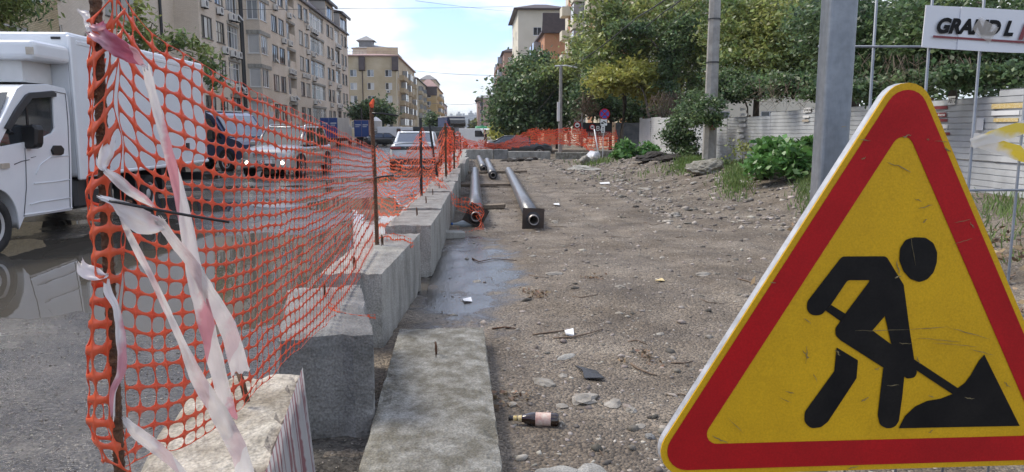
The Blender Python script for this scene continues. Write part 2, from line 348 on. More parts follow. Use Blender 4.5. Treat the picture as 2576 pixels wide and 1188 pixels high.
# ================================================================ THE GROUND
def dip(y): return -.32*sstep(38, 52, y)
def road_h(x, y):
    x = np.asarray(x, float); y = np.asarray(y, float)
    n = (fbm(x, y, .55, 3)-.47)*.075+(fbm(x, y, 2.6, 9)-.47)*.022+(fbm(x, y, 9, 19, 2)-.37)*.008
    n = n*(1-.75*sstep(20, 45, y))
    e = ((x+3.4)/3.6)**2+((y-9.0)/2.5)**2                       # the big puddle beside the blocks
    e2 = ((x+4.5)/2.6)**2+((y-15.5)/1.0)**2
    e3 = ((x+1.5)/.8)**2+((y-12.5)/5)**2
    return dip(y)+n+.012-.055*np.exp(-e**2*.8)-.03*np.exp(-e2)-.045*np.exp(-e3)+.02*sstep(4.5, 2.5, y)-.02*sstep(60, 90, y)
def lot_h(x, y):
    x = np.asarray(x, float); y = np.asarray(y, float)
    bank = sstep(4.6, 7.4, x+.8*(fbm(x, y, .5, 31)-.5))*(.48-.40*sstep(24, 40, y))
    n = (fbm(x, y, .6, 41)-.47)*.09*sstep(.2, 2.5, x)+(fbm(x, y, 3.5, 44)-.47)*.035+(fbm(x, y, 11, 47, 3)-.42)*.016
    def rut(c): d = (x-c-.3*np.sin(y*.21)); return -.03*np.exp(-(d/.16)**2)+.018*np.exp(-((d-.3)/.14)**2)+.014*np.exp(-((d+.3)/.13)**2)
    n = n+(rut(2.0)+rut(3.7))*sstep(2.5, 5, y)*(.4+1.2*fbm(x, y, .4, 61))
    return dip(y)+.012+bank+n*np.where(y < 60, 1, .2)-.026*np.exp(-(((x+.15)/.6)**2+((y-8.3)/2.2)**2)**2*.6)+.012*sstep(.2, 1.3, x)*sstep(13, 10, y)
def grid(name, xs, ys, fn, m, off=0.):
    X, Y = np.meshgrid(xs, ys); Z = fn(X, Y)+off; v = np.stack([X, Y, Z], -1).reshape(-1, 3); nx = len(xs); ny = len(ys)
    i = (np.arange(ny-1)[:, None]*nx+np.arange(nx-1)[None]).ravel(); f = np.stack([i, i+1, i+nx+1, i+nx], -1)
    return kind(npmesh(name, v, f, m, smooth=True), 'structure')
# road: wet broken asphalt
def ground_mat(name, stops, wet, rough, bump, vor, patch=None):
    m = bpy.data.materials.new(name); MATS[name] = m; m.use_nodes = True; t = m.node_tree; b = t.nodes['Principled BSDF']
    g = N(t, 'ShaderNodeTexCoord'); vec = g.outputs['Object']
    def noise(s, d=8, r=.62):
        n = N(t, 'ShaderNodeTexNoise'); n.inputs['Scale'].default_value = s; n.inputs['Detail'].default_value = d; n.inputs['Roughness'].default_value = r; t.links.new(vec, n.inputs['Vector']); return n.outputs[0]
    r = N(t, 'ShaderNodeValToRGB'); t.links.new(noise(1.1, 6), r.inputs[0]); el = r.color_ramp.elements
    while len(el) < len(stops): el.new(.5)
    for e, (p, c) in zip(el, stops): e.position = p; e.color = (*c, 1)
    v = N(t, 'ShaderNodeTexVoronoi'); v.inputs['Scale'].default_value = vor; t.links.new(vec, v.inputs['Vector'])
    hs = N(t, 'ShaderNodeSeparateColor'); t.links.new(v.outputs['Color'], hs.inputs[0])
    mr = N(t, 'ShaderNodeMapRange'); mr.inputs[3].default_value = .55; mr.inputs[4].default_value = 1.55; t.links.new(hs.outputs[0], mr.inputs[0])
    mu = N(t, 'ShaderNodeMix', data_type='RGBA', blend_type='MULTIPLY'); mu.inputs[0].default_value = 1; t.links.new(r.outputs[0], mu.inputs[6]); t.links.new(mr.outputs[0], mu.inputs[7])
    wr = N(t, 'ShaderNodeMapRange'); wr.inputs[1].default_value = .38; wr.inputs[2].default_value = .62; wr.inputs[3].default_value = wet; wr.inputs[4].default_value = rough; t.links.new(noise(.9, 5, .7), wr.inputs[0])
    colr = mu.outputs[2]; rg = wr.outputs[0]; kk = None
    if patch:                                                  # a wet spot with its own outline
        sp = N(t, 'ShaderNodeSeparateXYZ'); t.links.new(vec, sp.inputs[0])
        def lin(o, c, w):
            a = N(t, 'ShaderNodeMath', operation='SUBTRACT'); a.inputs[1].default_value = c; t.links.new(o, a.inputs[0])
            d = N(t, 'ShaderNodeMath', operation='DIVIDE'); d.inputs[1].default_value = w; t.links.new(a.outputs[0], d.inputs[0])
            q = N(t, 'ShaderNodeMath', operation='POWER'); q.inputs[1].default_value = 2; ab = N(t, 'ShaderNodeMath', operation='ABSOLUTE'); t.links.new(d.outputs[0], ab.inputs[0]); t.links.new(ab.outputs[0], q.inputs[0]); return q.outputs[0]
        ad = N(t, 'ShaderNodeMath', operation='ADD'); t.links.new(lin(sp.outputs[0], patch[0], patch[2]), ad.inputs[0]); t.links.new(lin(sp.outputs[1], patch[1], patch[3]), ad.inputs[1])
        a2 = N(t, 'ShaderNodeMath', operation='ADD'); t.links.new(ad.outputs[0], a2.inputs[0]); nm = N(t, 'ShaderNodeMath', operation='MULTIPLY_ADD'); nm.inputs[1].default_value = 3.4; nm.inputs[2].default_value = -1.7; t.links.new(noise(2.2, 5), nm.inputs[0]); t.links.new(nm.outputs[0], a2.inputs[1])
        k = N(t, 'ShaderNodeMapRange'); k.inputs[1].default_value = .55; k.inputs[2].default_value = 1.3; k.inputs[3].default_value = 1; k.inputs[4].default_value = 0; t.links.new(a2.outputs[0], k.inputs[0])
        m1 = N(t, 'ShaderNodeMix', data_type='RGBA'); t.links.new(k.outputs[0], m1.inputs[0]); t.links.new(colr, m1.inputs[6]); m1.inputs[7].default_value = (.045, .041, .037, 1); colr = m1.outputs[2]
        m2 = N(t, 'ShaderNodeMix'); t.links.new(k.outputs[0], m2.inputs[0]); t.links.new(rg, m2.inputs[2]); m2.inputs[3].default_value = .13; rg = m2.outputs[0]; kk = k.outputs[0]
    t.links.new(colr, b.inputs['Base Color']); t.links.new(rg, b.inputs['Roughness'])
    n2 = noise(26, 3, .7); v2 = N(t, 'ShaderNodeMath', operation='MULTIPLY_ADD'); v2.inputs[1].default_value = -.8; t.links.new(v.outputs['Distance'], v2.inputs[0]); t.links.new(n2, v2.inputs[2])
    bp = N(t, 'ShaderNodeBump'); bp.inputs['Strength'].default_value = bump; bp.inputs['Distance'].default_value = .02; t.links.new(v2.outputs[0], bp.inputs['Height']); t.links.new(bp.outputs[0], b.inputs['Normal'])
    if kk:
        ks = N(t, 'ShaderNodeMapRange'); ks.inputs[3].default_value = bump; ks.inputs[4].default_value = bump*.14; t.links.new(kk, ks.inputs[0]); t.links.new(ks.outputs[0], bp.inputs['Strength'])
ground_mat('asphalt_wet', [(.3, (.040, .036, .031)), (.5, (.078, .071, .062)), (.68, (.135, .122, .103))], .06, .34, .3, 55)
ground_mat('dirt', [(.28, (.075, .058, .041)), (.46, (.14, .112, .082)), (.6, (.20, .165, .125)), (.75, (.265, .23, .182))], .6, .95, 1.0, 60, patch=(-.1, 8.3, .62, 2.6))
ground_mat('earth', [(.3, (.07, .066, .06)), (.7, (.12, .112, .10))], .6, .9, .4, 10)
gx = np.array([-2500, -400, -120, -60, -30, 0, 30, 60, 120, 400, 2500.]); gy = np.array([-300, -60, 0, 40, 80, 200, 600, 1500, 4000.])
grid('ground', gx, gy, lambda x, y: -.75+0*x, 'earth')
def geo(a, b, s0, k):
    o = [a]; s = s0
    while o[-1] < b: o.append(o[-1]+s); s *= k
    return np.array(o)
ys = geo(-4, 900, .085, 1.009); xs = np.concatenate([-geo(.45, 42, .07, 1.022)[::-1]])
grid('road', xs, ys, road_h, 'asphalt_wet')
ysl = geo(-3, 70, .06, 1.0075); xsl = np.concatenate([np.arange(-.74, 2.5, .06), geo(2.5, 40, .065, 1.025)])
grid('dirt_lot', xsl, ysl, lot_h, 'dirt', .004)
xs2 = geo(-.3, 60, .8, 1.1); grid('far_road', xs2, geo(70.2, 900, 2, 1.05), lambda x, y: dip(y)+0*x-.01, 'asphalt_wet')
# puddle water standing in the hollows of the road
m = bpy.data.materials.new('muddy_water'); MATS['muddy_water'] = m; m.use_nodes = True; t = m.node_tree; b = t.nodes['Principled BSDF']
b.inputs['Base Color'].default_value = (.10, .088, .07, 1); b.inputs['Roughness'].default_value = .015; b.inputs['IOR'].default_value = 1.42; b.inputs['Specular IOR Level'].default_value = .75
g = N(t, 'ShaderNodeTexCoord'); n = N(t, 'ShaderNodeTexNoise'); n.inputs['Scale'].default_value = 2.2; n.inputs['Detail'].default_value = 2; t.links.new(g.outputs['Object'], n.inputs['Vector'])
bp = N(t, 'ShaderNodeBump'); bp.inputs['Strength'].default_value = .05; bp.inputs['Distance'].default_value = .02; t.links.new(n.outputs[0], bp.inputs['Height']); t.links.new(bp.outputs[0], b.inputs['Normal'])
def water(x, y): return dip(y)-.006+.013*sstep(10.5, 15, y)+0*x
grid('puddle_water', np.linspace(-15, -.47, 20), np.linspace(4.2, 37, 20), water, 'muddy_water')
# ================================================================ BUILDINGS
def wall(par, M, U, z0, z1, ops, m, name='wall', depth=.16):
    us = sorted({0, U, *[o[0] for o in ops], *[o[1] for o in ops]}); zs = sorted({z0, z1, *[o[2] for o in ops], *[o[3] for o in ops]})
    us = [u for u in us if 0 <= u <= U]; zs = [z for z in zs if z0 <= z <= z1]; mb = MB(M)
    for a, b in zip(us, us[1:]):
        run = None
        for c, d in zip(zs, zs[1:]):
            hole = any(o[0]-1e-6 <= a and b <= o[1]+1e-6 and o[2]-1e-6 <= c and d <= o[3]+1e-6 for o in ops)
            if not hole: run = (run[0], d) if run else (c, d)
            if (hole or d == zs[-1]) and run: mb.add([(a, run[0], 0), (b, run[0], 0), (b, run[1], 0), (a, run[1], 0)], [(0, 1, 2, 3)]); run = None
    for (a, b, c, d, *k) in ops:
        q = k[0] if k else depth
        mb.add([(a, c, 0), (b, c, 0), (b, d, 0), (a, d, 0), (a, c, -q), (b, c, -q), (b, d, -q), (a, d, -q)], [(0, 4, 5, 1), (1, 5, 6, 2), (2, 6, 7, 3), (3, 7, 4, 0)])
    return link(name, mb.mesh(fix=False), m, par)
WC = {}
def put(par, M, u, z, n, name, me):
    o = bpy.data.objects.new(name, me); col.objects.link(o); o.parent = par; o.matrix_parent_inverse = wm(par).inverted(); o.matrix_basis = M @ Matrix.Translation((u, z, n)); return o
def window(par, M, a, b, c, d, nm=2, fm='white_frame', gm=None, n=-.13, bars=0, sill=True, fw=.07, trans=0):
    W, H = round(b-a, 2), round(d-c, 2); k = (W, H, nm, fm, bars, sill, fw, trans)
    if k not in WC:
        mb = MB(); mb.box(0, W, 0, fw, 0, .07).box(0, W, H-fw, H, 0, .07).box(0, fw, fw, H-fw, 0, .07).box(W-fw, W, fw, H-fw, 0, .07)
        for i in range(1, nm): x = W*i/nm; mb.box(x-fw*.45, x+fw*.45, fw, H-fw, .003, .067)
        for i in range(1, bars+1): z = H*i/(bars+1); mb.box(fw, W-fw, z-.025, z+.025, .006, .064)
        if trans: mb.box(fw, W-fw, H*trans-.03, H*trans+.03, .005, .065)
        if sill: mb.box(-.05, W+.05, -.05, -.002, -.02, .2)
        WC[k] = mb.mesh('window'); WC[k].materials.append(MATS[fm])
    o = put(par, M, a, c, n, 'window', WC[k])
    for i in range(nm):
        g = gm or random.choice(['glass', 'glass', 'glass', 'glass_pale', 'curtain'])
        kk = (W, H, nm, g)
        if kk not in WC:
            WC[kk] = MB().add([(0, 0, 0), (W/nm-.03, 0, 0), (W/nm-.03, H-.08, 0), (0, H-.08, 0)], [(0, 1, 2, 3)]).mesh('pane', False); WC[kk].materials.append(MATS[g])
        p = bpy.data.objects.new('pane', WC[kk]); col.objects.link(p); p.parent = o; p.location = (.015+i*W/nm, .04, .03)
    return o
def ac_mesh():
    mb = MB(); mb.box(0, .8, 0, .55, .06, .36).box(.08, .12, -.08, 0, 0, .34, 1).box(.68, .72, -.08, 0, 0, .34, 1)
    mb.lathe([(.22, .365), (.22, .361), (.06, .366)], 14, Matrix.Translation((.33, .28, 0)), 1)
    for i in range(5): mb.box(.62, .77, .08+i*.09, .1+i*.09, .36, .364, 1)
    me = mb.mesh('ac'); me.materials.append(MATS['ac_white']); me.materials.append(MATS['dark_grey']); return me
AC = ac_mesh()
def ac(par, M, u, z): return put(par, M, u, z, .02, 'air_conditioner', AC)
DISH = MB().lathe([(.0, 0), (.12, .015), (.24, .06), (.36, .13), (.37, .13), (.25, .05), (.1, 0), (0, -.02)], 16, Matrix.Translation((0, 0, .35)) @ Matrix.Rotation(R(-35), 4, 'X')).tube([(0, 0, 0), (0, 0, .36)], .025, 6).tube([(0, -.15, .4), (0, .1, .75)], .012, 5).mesh('dish'); DISH.materials.append(MATS['panel_grey'])
def dish(par, M, u, z): return put(par, M, u, z, 0, 'satellite_dish', DISH)
def pipe_v(par, M, u, z0, z1, m='black_plastic', n=.1, r=.1): return link('drain_pipe', MB(M).tube([(u, z0, n), (u, z1, n)], r, 6).mesh(), m, par)
def quadpart(par, name, pts, m): return link(name, MB().add(pts, [tuple(range(len(pts)))]).mesh(fix=False), m, par)
STZ = [3.3, 6.33, 9.36, 12.39, 15.42]
# ---- long beige brick block on the left
FX = -20.6
lb = thing('apartment_building', 'long beige brick apartment block with dark framed windows, many air conditioners and brown mansard roof', 'building', (-27, 85, 0))
def Yof(px, X=FX): return PX(px, 400, X).y
Y0, Y1 = 58.4, 126.0
ML = frame((FX, Y0, 0), (0, 1, 0), (1, 0, 0)); LEN = Y1-Y0
pairs = [(59.2-.3, 61.3), (62.2, 64.2), (79.0, 81.3), (81.9, 84.2), (91.2, 93.4), (94.2, 96.4), (108.3, 110.4), (111.2, 113.4), (120.0, 122.0), (122.8, 124.8)]
logs = [(64.9, 68.0, .25), (85.2, 89.2, 1.3), (97.4, 106.2, .3), (114.6, 118.4, .3)]
ops = []
for zc in STZ+[.6]:
    for a, b in pairs:
        if zc > 1: ops.append((a-Y0, b-Y0, zc-.85, zc+.85, .18))
    for a, b, q in logs:
        if zc > 1: ops.append((a-Y0, b-Y0, zc-.95, zc+.95, q))
tops = [(108, 114.2), (119.2, 126)]
wall(lb, ML, LEN, -.6, 16.9, ops, 'brick_beige')
rr = random.Random(3)
for si, zc in enumerate(STZ):
    for a, b in pairs:
        window(lb, ML, a-Y0, b-Y0, zc-.85, zc+.85, 3, 'brown_frame', None if rr.random() < .8 else 'curtain', sill=True, bars=rr.choice([0, 0, 1]))
        if rr.random() < .33: ac(lb, ML, a-Y0+rr.random()*1.2, zc-1.65)
        if rr.random() < .1: dish(lb, ML, a-Y0+.2, zc-.9)
    for li, (a, b, q) in enumerate(logs):
        if li == 1:                                           # open recess with half glazing
            window(lb, ML, a-Y0, a-Y0+1.6, zc-.95, zc+.95, 2, 'white_frame', None, n=-.2, sill=False)
            quadpart(lb, 'loggia_wall', [ML @ Vector(p) for p in ((a-Y0, zc-.95, -1.29), (b-Y0, zc-.95, -1.29), (b-Y0, zc+.95, -1.29), (a-Y0, zc+.95, -1.29))], 'brick_beige')
            link('parapet', MB(ML).box(a-Y0+1.62, b-Y0, zc-.95, zc-.15, -.2, -.05).mesh(), 'brick_beige', lb)
        else:
            k = 3 if li != 2 else 2
            n3 = 1 if li != 2 else 3
            for j in range(n3): 
                w3 = (b-a)/n3
                window(lb, ML, a-Y0+j*w3, a-Y0+(j+1)*w3, zc-.95, zc+.95, 4, rr.choice(['white_frame', 'white_frame', 'brown_frame']), None, n=-.22, sill=False, trans=.72)
        link('lintel', MB(ML).box(a-Y0-.05, b-Y0+.05, zc+.97, zc+1.22, -.1, .05).mesh(), 'concrete', lb)
        for j in range(rr.choice([1, 2, 2, 3])): ac(lb, ML, a-Y0+.3+j*1.25+rr.random()*.3, zc-1.62-.1*rr.random())
        if rr.random() < .4: dish(lb, ML, a-Y0+1+rr.random()*2, zc-1.3)
# raised end bays with a sixth floor, roof
for a, b in tops+[(78, 84.8), (90.2, 97)]:
    mb = MB(ML); A, B = a-Y0, b-Y0
    Mt = frame((FX, a, 0), (0, 1, 0), (1, 0, 0)); zc = 18.1
    wall(lb, Mt, B-A, 16.9, 19.3, [(.6, B-A-.6, 17.2, 18.9, .16)], 'brick_beige')
    window(lb, Mt, .6, B-A-.6, 17.2, 18.9, 4, 'brown_frame', None)
    mb.add([(A, 16.9, 0), (A, 19.3, 0), (A, 19.3, -7), (A, 16.9, -7)], [(0, 1, 2, 3)]); mb.add([(B, 16.9, 0), (B, 16.9, -7), (B, 19.3, -7), (B, 19.3, 0)], [(0, 1, 2, 3)])
    link('end_wall', mb.mesh(fix=False), 'plaster_grey', lb)
    r = MB(ML); r.prism([(A-.4, 19.15, .6), (B+.4, 19.15, .6), (B+.4, 19.5, .6), (A-.4, 19.5, .6)], (0, 0, -.25)); r.add([(A-.4, 19.5, .62), (B+.4, 19.5, .62), (B-.5, 21.2, -7), (A+.5, 21.2, -7), (A-.4, 19.4, -7), (B+.4, 19.4, -7)], [(0, 1, 2, 3), (0, 3, 4), (1, 5, 2)]); link('roof', r.mesh(fix=False), 'roof_brown', lb)
r = MB(ML); r.add([(0, 16.9, .35), (LEN, 16.9, .35), (LEN, 19.3, -2.2), (0, 19.3, -2.2), (LEN, 20.6, -7), (0, 20.6, -7), (0, 16.7, .35), (LEN, 16.7, .35), (0, 16.7, 0), (LEN, 16.7, 0)], [(0, 1, 2, 3), (3, 2, 4, 5), (6, 7, 1, 0), (8, 9, 7, 6)]); link('mansard_roof', r.mesh(fix=False), 'roof_brown', lb)
# ends and back of the volume
bk = MB(); bk.add([(FX, Y1, -.6), (FX, Y1, 16.9), (-34, Y1, 16.9), (-34, Y1, -.6)], [(0, 3, 2, 1)]); bk.add([(-34, 44, -.6), (-34, Y1, -.6), (-34, Y1, 17), (-34, 44, 17)], [(0, 1, 2, 3)]); link('back_wall', bk.mesh(fix=False), 'brick_beige', lb)
# setback wing nearer the camera and its corner
X2 = -22.4; ME_ = frame((X2, Y0, 0), (1, 0, 0), (0, -1, 0)); wall(lb, ME_, FX-X2, -.6, 16.9, [], 'brick_beige')
M2 = frame((X2, 38.5, 0), (0, 1, 0), (1, 0, 0)); o2 = []
for zc in STZ: o2 += [(9.2, 13.8, zc-.9, zc+.85, .2), (2.0, 4.2, zc-.85, zc+.85, .16)]
wall(lb, M2, Y0-38.5, -.6, 16.9, o2, 'brick_beige')
for zc in STZ:
    window(lb, M2, 9.2, 13.8, zc-.9, zc+.85, 4, 'brown_frame', 'glass'); window(lb, M2, 2.0, 4.2, zc-.85, zc+.85, 3, 'white_frame'); ac(lb, M2, 6.5, zc+.2)
pipe_v(lb, M2, 17.2, 0, 17, 'black_plastic')
for u in (68.4-Y0, 68.9-Y0): pipe_v(lb, ML, u, 0, 17)
pipe_v(lb, ML, 77.0-Y0, 0, 17)
# projecting brick bay between the drain pipes
BX = -19.35; MBc = frame((FX, 70.2, 0), (1, 0, 0), (0, -1, 0)); MBs = frame((BX, 70.2, 0), (0, 1, 0), (1, 0, 0))
o1 = []; o3 = []
for zc in STZ: o1.append((.12, 1.12, zc-.95, zc+.75, .12)); o3.append((.25, 2.4, zc-.95, zc+.75, .12))
wall(lb, MBc, BX-FX, 1.2, 16.9, o1, 'brick_beige', 'bay_wall'); wall(lb, MBs, 3.2, 1.2, 16.9, o3, 'brick_beige', 'bay_wall')
for i, zc in enumerate(STZ):
    window(lb, MBc, .12, 1.12, zc-.95, zc+.75, 2 if i > 2 else 1, 'white_frame', 'panel_grey' if i in (0, 1, 2) else 'glass_pale'); window(lb, MBs, .25, 2.4, zc-.95, zc+.75, 3, 'white_frame', None)
    link('lintel', MB().box(FX+.01, BX+.06, 70.14, 73.5, zc+.77, zc+1.12).mesh(), 'concrete', lb)
# ---- older yellow brick house behind the white truck
ob = thing('brick_house', 'old yellow brick house with white glazed loggia behind the white box truck', 'building', (-24, 25, 0))
MO = frame((-18.6, 6, 0), (0, 1, 0), (1, 0, 0)); oo = []; UO = 29.2  # unseen near length of the house added to shade the street
for u in (2, 7.5, 13, 18.2, 22.6): oo += [(u, u+4.2, 4.15, 5.75, .15), (u, u+3.4, 7.15, 8.8, .15), (u, u+3.4, 10.2, 11.8, .15), (u, u+3.4, 13.2, 14.8, .15)]
wall(ob, MO, UO, -.6, 16.6, oo, 'brick_yellow')
for u in (2, 7.5, 13, 18.2, 22.6):
    window(ob, MO, u, u+4.2, 4.15, 5.75, 4, 'white_frame', 'glass_pale' if u == 18.2 else None)
    for z in (7.15, 10.2, 13.2): window(ob, MO, u, u+3.4, z, z+1.65, 4, 'white_frame', None)
    ac(ob, MO, u+3.9, 7.25)
link('loggia_ledge', MB(MO).box(23.0, 27.6, 6.9, 7.08, -.1, .22).mesh(), 'white_plain', ob)
mb = MB().box(-30, -18.62, 35.2-.02, 35.2, -.6, 16.6).box(-30, -18.62, 6, 6.02, -.6, 16.6).box(-30, -18.2, 5.8, 35.5, 16.6, 17.0); link('end_wall', mb.mesh(), 'brick_yellow', ob)
# ---- generic distant block
def block(name, label, x0, x1, y0, y1, h, wm_, roof, fcols, scols, st=3.0, z0=-.5, first=2.2, ww=1.5, wh=1.5, side=1, frame_m='white_frame', rh=1.6, over=.5, mans=None, balc=None, seed=1):
    """front faces the camera (y0); the street side is x1 (side=1) or x0 (side=-1)"""
    rg = random.Random(seed); b = thing(name, label, 'building', ((x0+x1)/2, (y0+y1)/2, 0)); n = int((h-1.0)/st)
    Mf = frame((x0, y0, 0), (1, 0, 0), (0, -1, 0)); o = [(u, u+ww, first+k*st-.75, first+k*st-.75+wh) for k in range(n) for u in fcols]; wall(b, Mf, x1-x0, z0, h, o, wm_)
    for q in o: window(b, Mf, *q, 2 if ww < 1.8 else 3, frame_m); 
    for q in o:
        if rg.random() < .22: ac(b, Mf, q[0]+.3, q[2]-.75)
    Ms = frame((x1, y0, 0), (0, 1, 0), (1, 0, 0)) if side > 0 else frame((x0, y1, 0), (0, -1, 0), (-1, 0, 0))
    L = y1-y0; sc_ = [(u, u+1.9, first+k*st-.8, first+k*st+.8) for k in range(n) for u in scols]; wall(b, Ms, L, z0, h, sc_, wm_)
    for q in sc_: window(b, Ms, *q, 3, frame_m)
    if balc:
        for k in range(n):
            for u in balc: 
                mb = MB(Ms).box(u, u+2.6, first+k*st-1.25, first+k*st-.1, .02, 1.25); link('balcony', mb.mesh(), wm_, b)
                if rg.random() < .6: link('balcony_glazing', MB(Ms).box(u+.03, u+2.57, first+k*st-.09, first+k*st+1.5, .05, 1.2).mesh(), 'glass_pale', b)
    mb = MB(); mb.box(x0+.01, x1-.01, y1-.05, y1, z0, h)
    if side > 0: mb.box(x0, x0+.05, y0+.01, y1-.06, z0, h)
    else: mb.box(x1-.05, x1, y0+.01, y1-.06, z0, h)
    link('back_wall', mb.mesh(), wm_, b)
    r = MB(); q = over; cx, cy = (x0+x1)/2, (y0+y1)/2; ins = min(x1-x0, y1-y0)*.38
    r.add([(x0-q, y0-q, h), (x1+q, y0-q, h), (x1+q, y1+q, h), (x0-q, y1+q, h), (x0-q, y0-q, h+.25), (x1+q, y0-q, h+.25), (x1+q, y1+q, h+.25), (x0-q, y1+q, h+.25), (x0+ins, y0+ins, h+rh), (x1-ins, y0+ins, h+rh), (x1-ins, y1-ins, h+rh), (x0+ins, y1-ins, h+rh)],
          [(3, 2, 1, 0), (0, 1, 5, 4), (1, 2, 6, 5), (2, 3, 7, 6), (3, 0, 4, 7), (4, 5, 9, 8), (5, 6, 10, 9), (6, 7, 11, 10), (7, 4, 8, 11), (8, 9, 10, 11)]); link('roof', r.mesh(), roof, b)
    return b, Mf, Ms
# mid beige block with brown mansard panels (its gable wall faces us)
def pxX(px, Y): return P(px, 400, Y).x
ym = 178.; xl, xr = pxX(872, ym), pxX(1004, ym)
b1, Mf, Ms = block('apartment_building', 'yellowish beige apartment block with brown mansard panels and a white wall sign', xl, xr, ym, ym+52, 18.3, 'brick_mid', 'roof_pink', [1.4, 5.4, 9.6], [2, 20, 36], 3.0, first=2.4, ww=1.55, wh=1.55, balc=[5, 9, 13, 24, 29, 42], rh=1.0, seed=5)
for u0, u1 in ((4.0, 5.1-.2), (10.6, 12.7)):
    pass
for a, b_ in ((3.55, 5.0), (11.25, 12.75)):
    mp = MB(Mf); mp.add([(a, 18.2, .35), (b_, 18.2, .35), (b_, 15.1, .75), (a, 15.1, .75), (a, 14.9, .05), (b_, 14.9, .05), (a, 18.2, .02), (b_, 18.2, .02)], [(0, 3, 2, 1), (3, 4, 5, 2), (0, 6, 4, 3), (1, 2, 5, 7)]); link('mansard_panel', mp.mesh(), 'roof_brown', b1)
pipe_v(b1, Mf, 4.3, 0, 15, 'roof_brown'); pipe_v(b1, Mf, 12.3, 0, 15, 'plaster_cream')
link('wall_sign', MB(Mf).box(9.9, 11.4, 4.2, 5.5, .02, .08).mesh(), 'white_plain', b1)
for k in range(4): link('sign_lettering', MB(Mf).box(10.05, 11.25-.2*(k % 2), 5.25-.28*k, 5.38-.28*k, .081, .085).mesh(), 'sign_blue', b1)
mb = MB(Mf)
for u in np.arange(.5, 12.5, .8): mb.box(u, u+.06, 18.6, 19.4, -.2, -.14)
mb.box(0, 12.6, 19.4, 19.46, -.2, -.14); link('roof_railing', mb.mesh(), 'roof_pink', b1)
ph = MB().box(xl, xr-3, ym+14, ym+40, 18.5, 21.6); link('penthouse', ph.mesh(), 'plaster_cream', b1); ph = MB().box(xr-8, xr-.5, ym+8, ym+8.3, 19, 21.2); link('parapet', ph.mesh(), 'brick_mid', b1)
rf = MB().add([(xl-.5, ym+13.4, 21.6), (xr-2.4, ym+13.4, 21.6), (xr-2.4, ym+40, 21.6), (xl-.5, ym+40, 21.6), (xl+4, ym+24, 23.4), (xr-8, ym+24, 23.4)], [(0, 1, 5, 4), (1, 2, 5), (2, 3, 4, 5), (3, 0, 4)]); link('upper_roof', rf.mesh(), 'roof_grey', b1)
rf = MB().box(xl+1.0, xl+4.4, ym+18, ym+22, 22.4, 23.9).add([(xl+.3, ym+17.4, 23.9), (xl+5.1, ym+17.4, 23.9), (xl+5.1, ym+22.6, 23.9), (xl+.3, ym+22.6, 23.9), (xl+2.7, ym+20, 25.3)], [(0, 1, 4), (1, 2, 4), (2, 3, 4), (3, 0, 4)]); link('roof_turret', rf.mesh(), 'roof_grey', b1)
# next blocks down the street, left
y2 = 246.; b2, Mf2, _ = block('apartment_building', 'beige apartment block with brown mansard corner, second beyond the dark tree', pxX(1000, y2), pxX(1052, y2), y2, y2+50, 17.6, 'brick_mid', 'roof_brown', [3.6], [3, 20, 38], 3.0, balc=[7, 12, 26, 31], rh=1.5, seed=8)
mp = MB(Mf2).add([(.8, 17.8, .4), (6.6, 17.8, .4), (6.8, 14.6, .9), (.6, 14.6, .9), (.6, 14.4, .05), (6.8, 14.4, .05), (.8, 17.8, .02), (6.6, 17.8, .02)], [(0, 3, 2, 1), (3, 4, 5, 2), (0, 6, 4, 3), (1, 2, 5, 7)]); link('mansard_panel', mp.mesh(), 'roof_brown', b2)
y3 = 330.; block('apartment_building', 'tall tan apartment block with grey roof rising behind the orange one', pxX(1062, y3), pxX(1098, y3), y3, y3+40, 22.6, 'brick_mid', 'roof_grey', [4.5], [4, 14, 26], 3.0, rh=2.2, seed=9)
y4 = 292.; b4, Mf4, _ = block('apartment_building', 'orange apartment block with brown top floor at far left of the street', pxX(1060, y4), pxX(1100, y4), y4, y4+60, 17.5, 'plaster_yellow', 'roof_pink', [2.6], [3, 10, 20, 30, 40], 3.0, balc=[6, 14, 24, 34, 46], rh=3, seed=10)
link('mansard_panel', MB(Mf4).box(-.1, 6.5, 14.2, 17.4, .02, .25).mesh(), 'roof_brown', b4)
y5 = 400.; block('apartment_building', 'low brown brick apartment block, last on the left side of the street', pxX(1085, y5), pxX(1112, y5), y5, y5+90, 15.5, 'plaster_pink', 'roof_grey', [2], [4, 12, 20, 30, 40, 55, 70], 3.0, balc=[8, 25, 45], rh=2, seed=11)
# right side, far
y6 = 300.; block('apartment_building', 'pinkish low apartment block behind the green tank at the end of the street', pxX(1202, y6), pxX(1290, y6), y6, y6+60, 13.5, 'plaster_pink', 'roof_grey', [1, 5, 10], [4, 12, 20, 30, 40], 3.0, side=-1, rh=2, seed=12)
y7 = 150.; block('apartment_tower', 'tall cream tower with grey roof and brown eaves right of the open sky', pxX(1303, y7), pxX(1420, y7), y7, y7+22, 24.8, 'plaster_cream', 'roof_brown', [3.0, 7.6], [5, 14], 3.02, first=2.5, ww=1.65, wh=1.6, side=-1, rh=1.6, over=.9, seed=13)
y8 = 175.; block('apartment_building', 'white and red balcony block at the left foot of the cream tower', pxX(1268, y8), pxX(1300, y8), y8, y8+46, 19.0, 'plaster_pink', 'roof_brown', [1], [3, 12, 22, 32, 42], 3.0, side=-1, balc=[6, 16, 26, 36], rh=1.0, seed=14)
y9 = 118.; b9, Mf9, _ = block('apartment_building', 'orange brick block with dark mansard roof in front of the cream tower', pxX(1368, y9), pxX(1480, y9), y9, y9+20, 16.4, 'plaster_orange', 'roof_brown', [9], [3, 9, 15], 3.0, side=-1, balc=[5, 11], rh=3.0, seed=15)
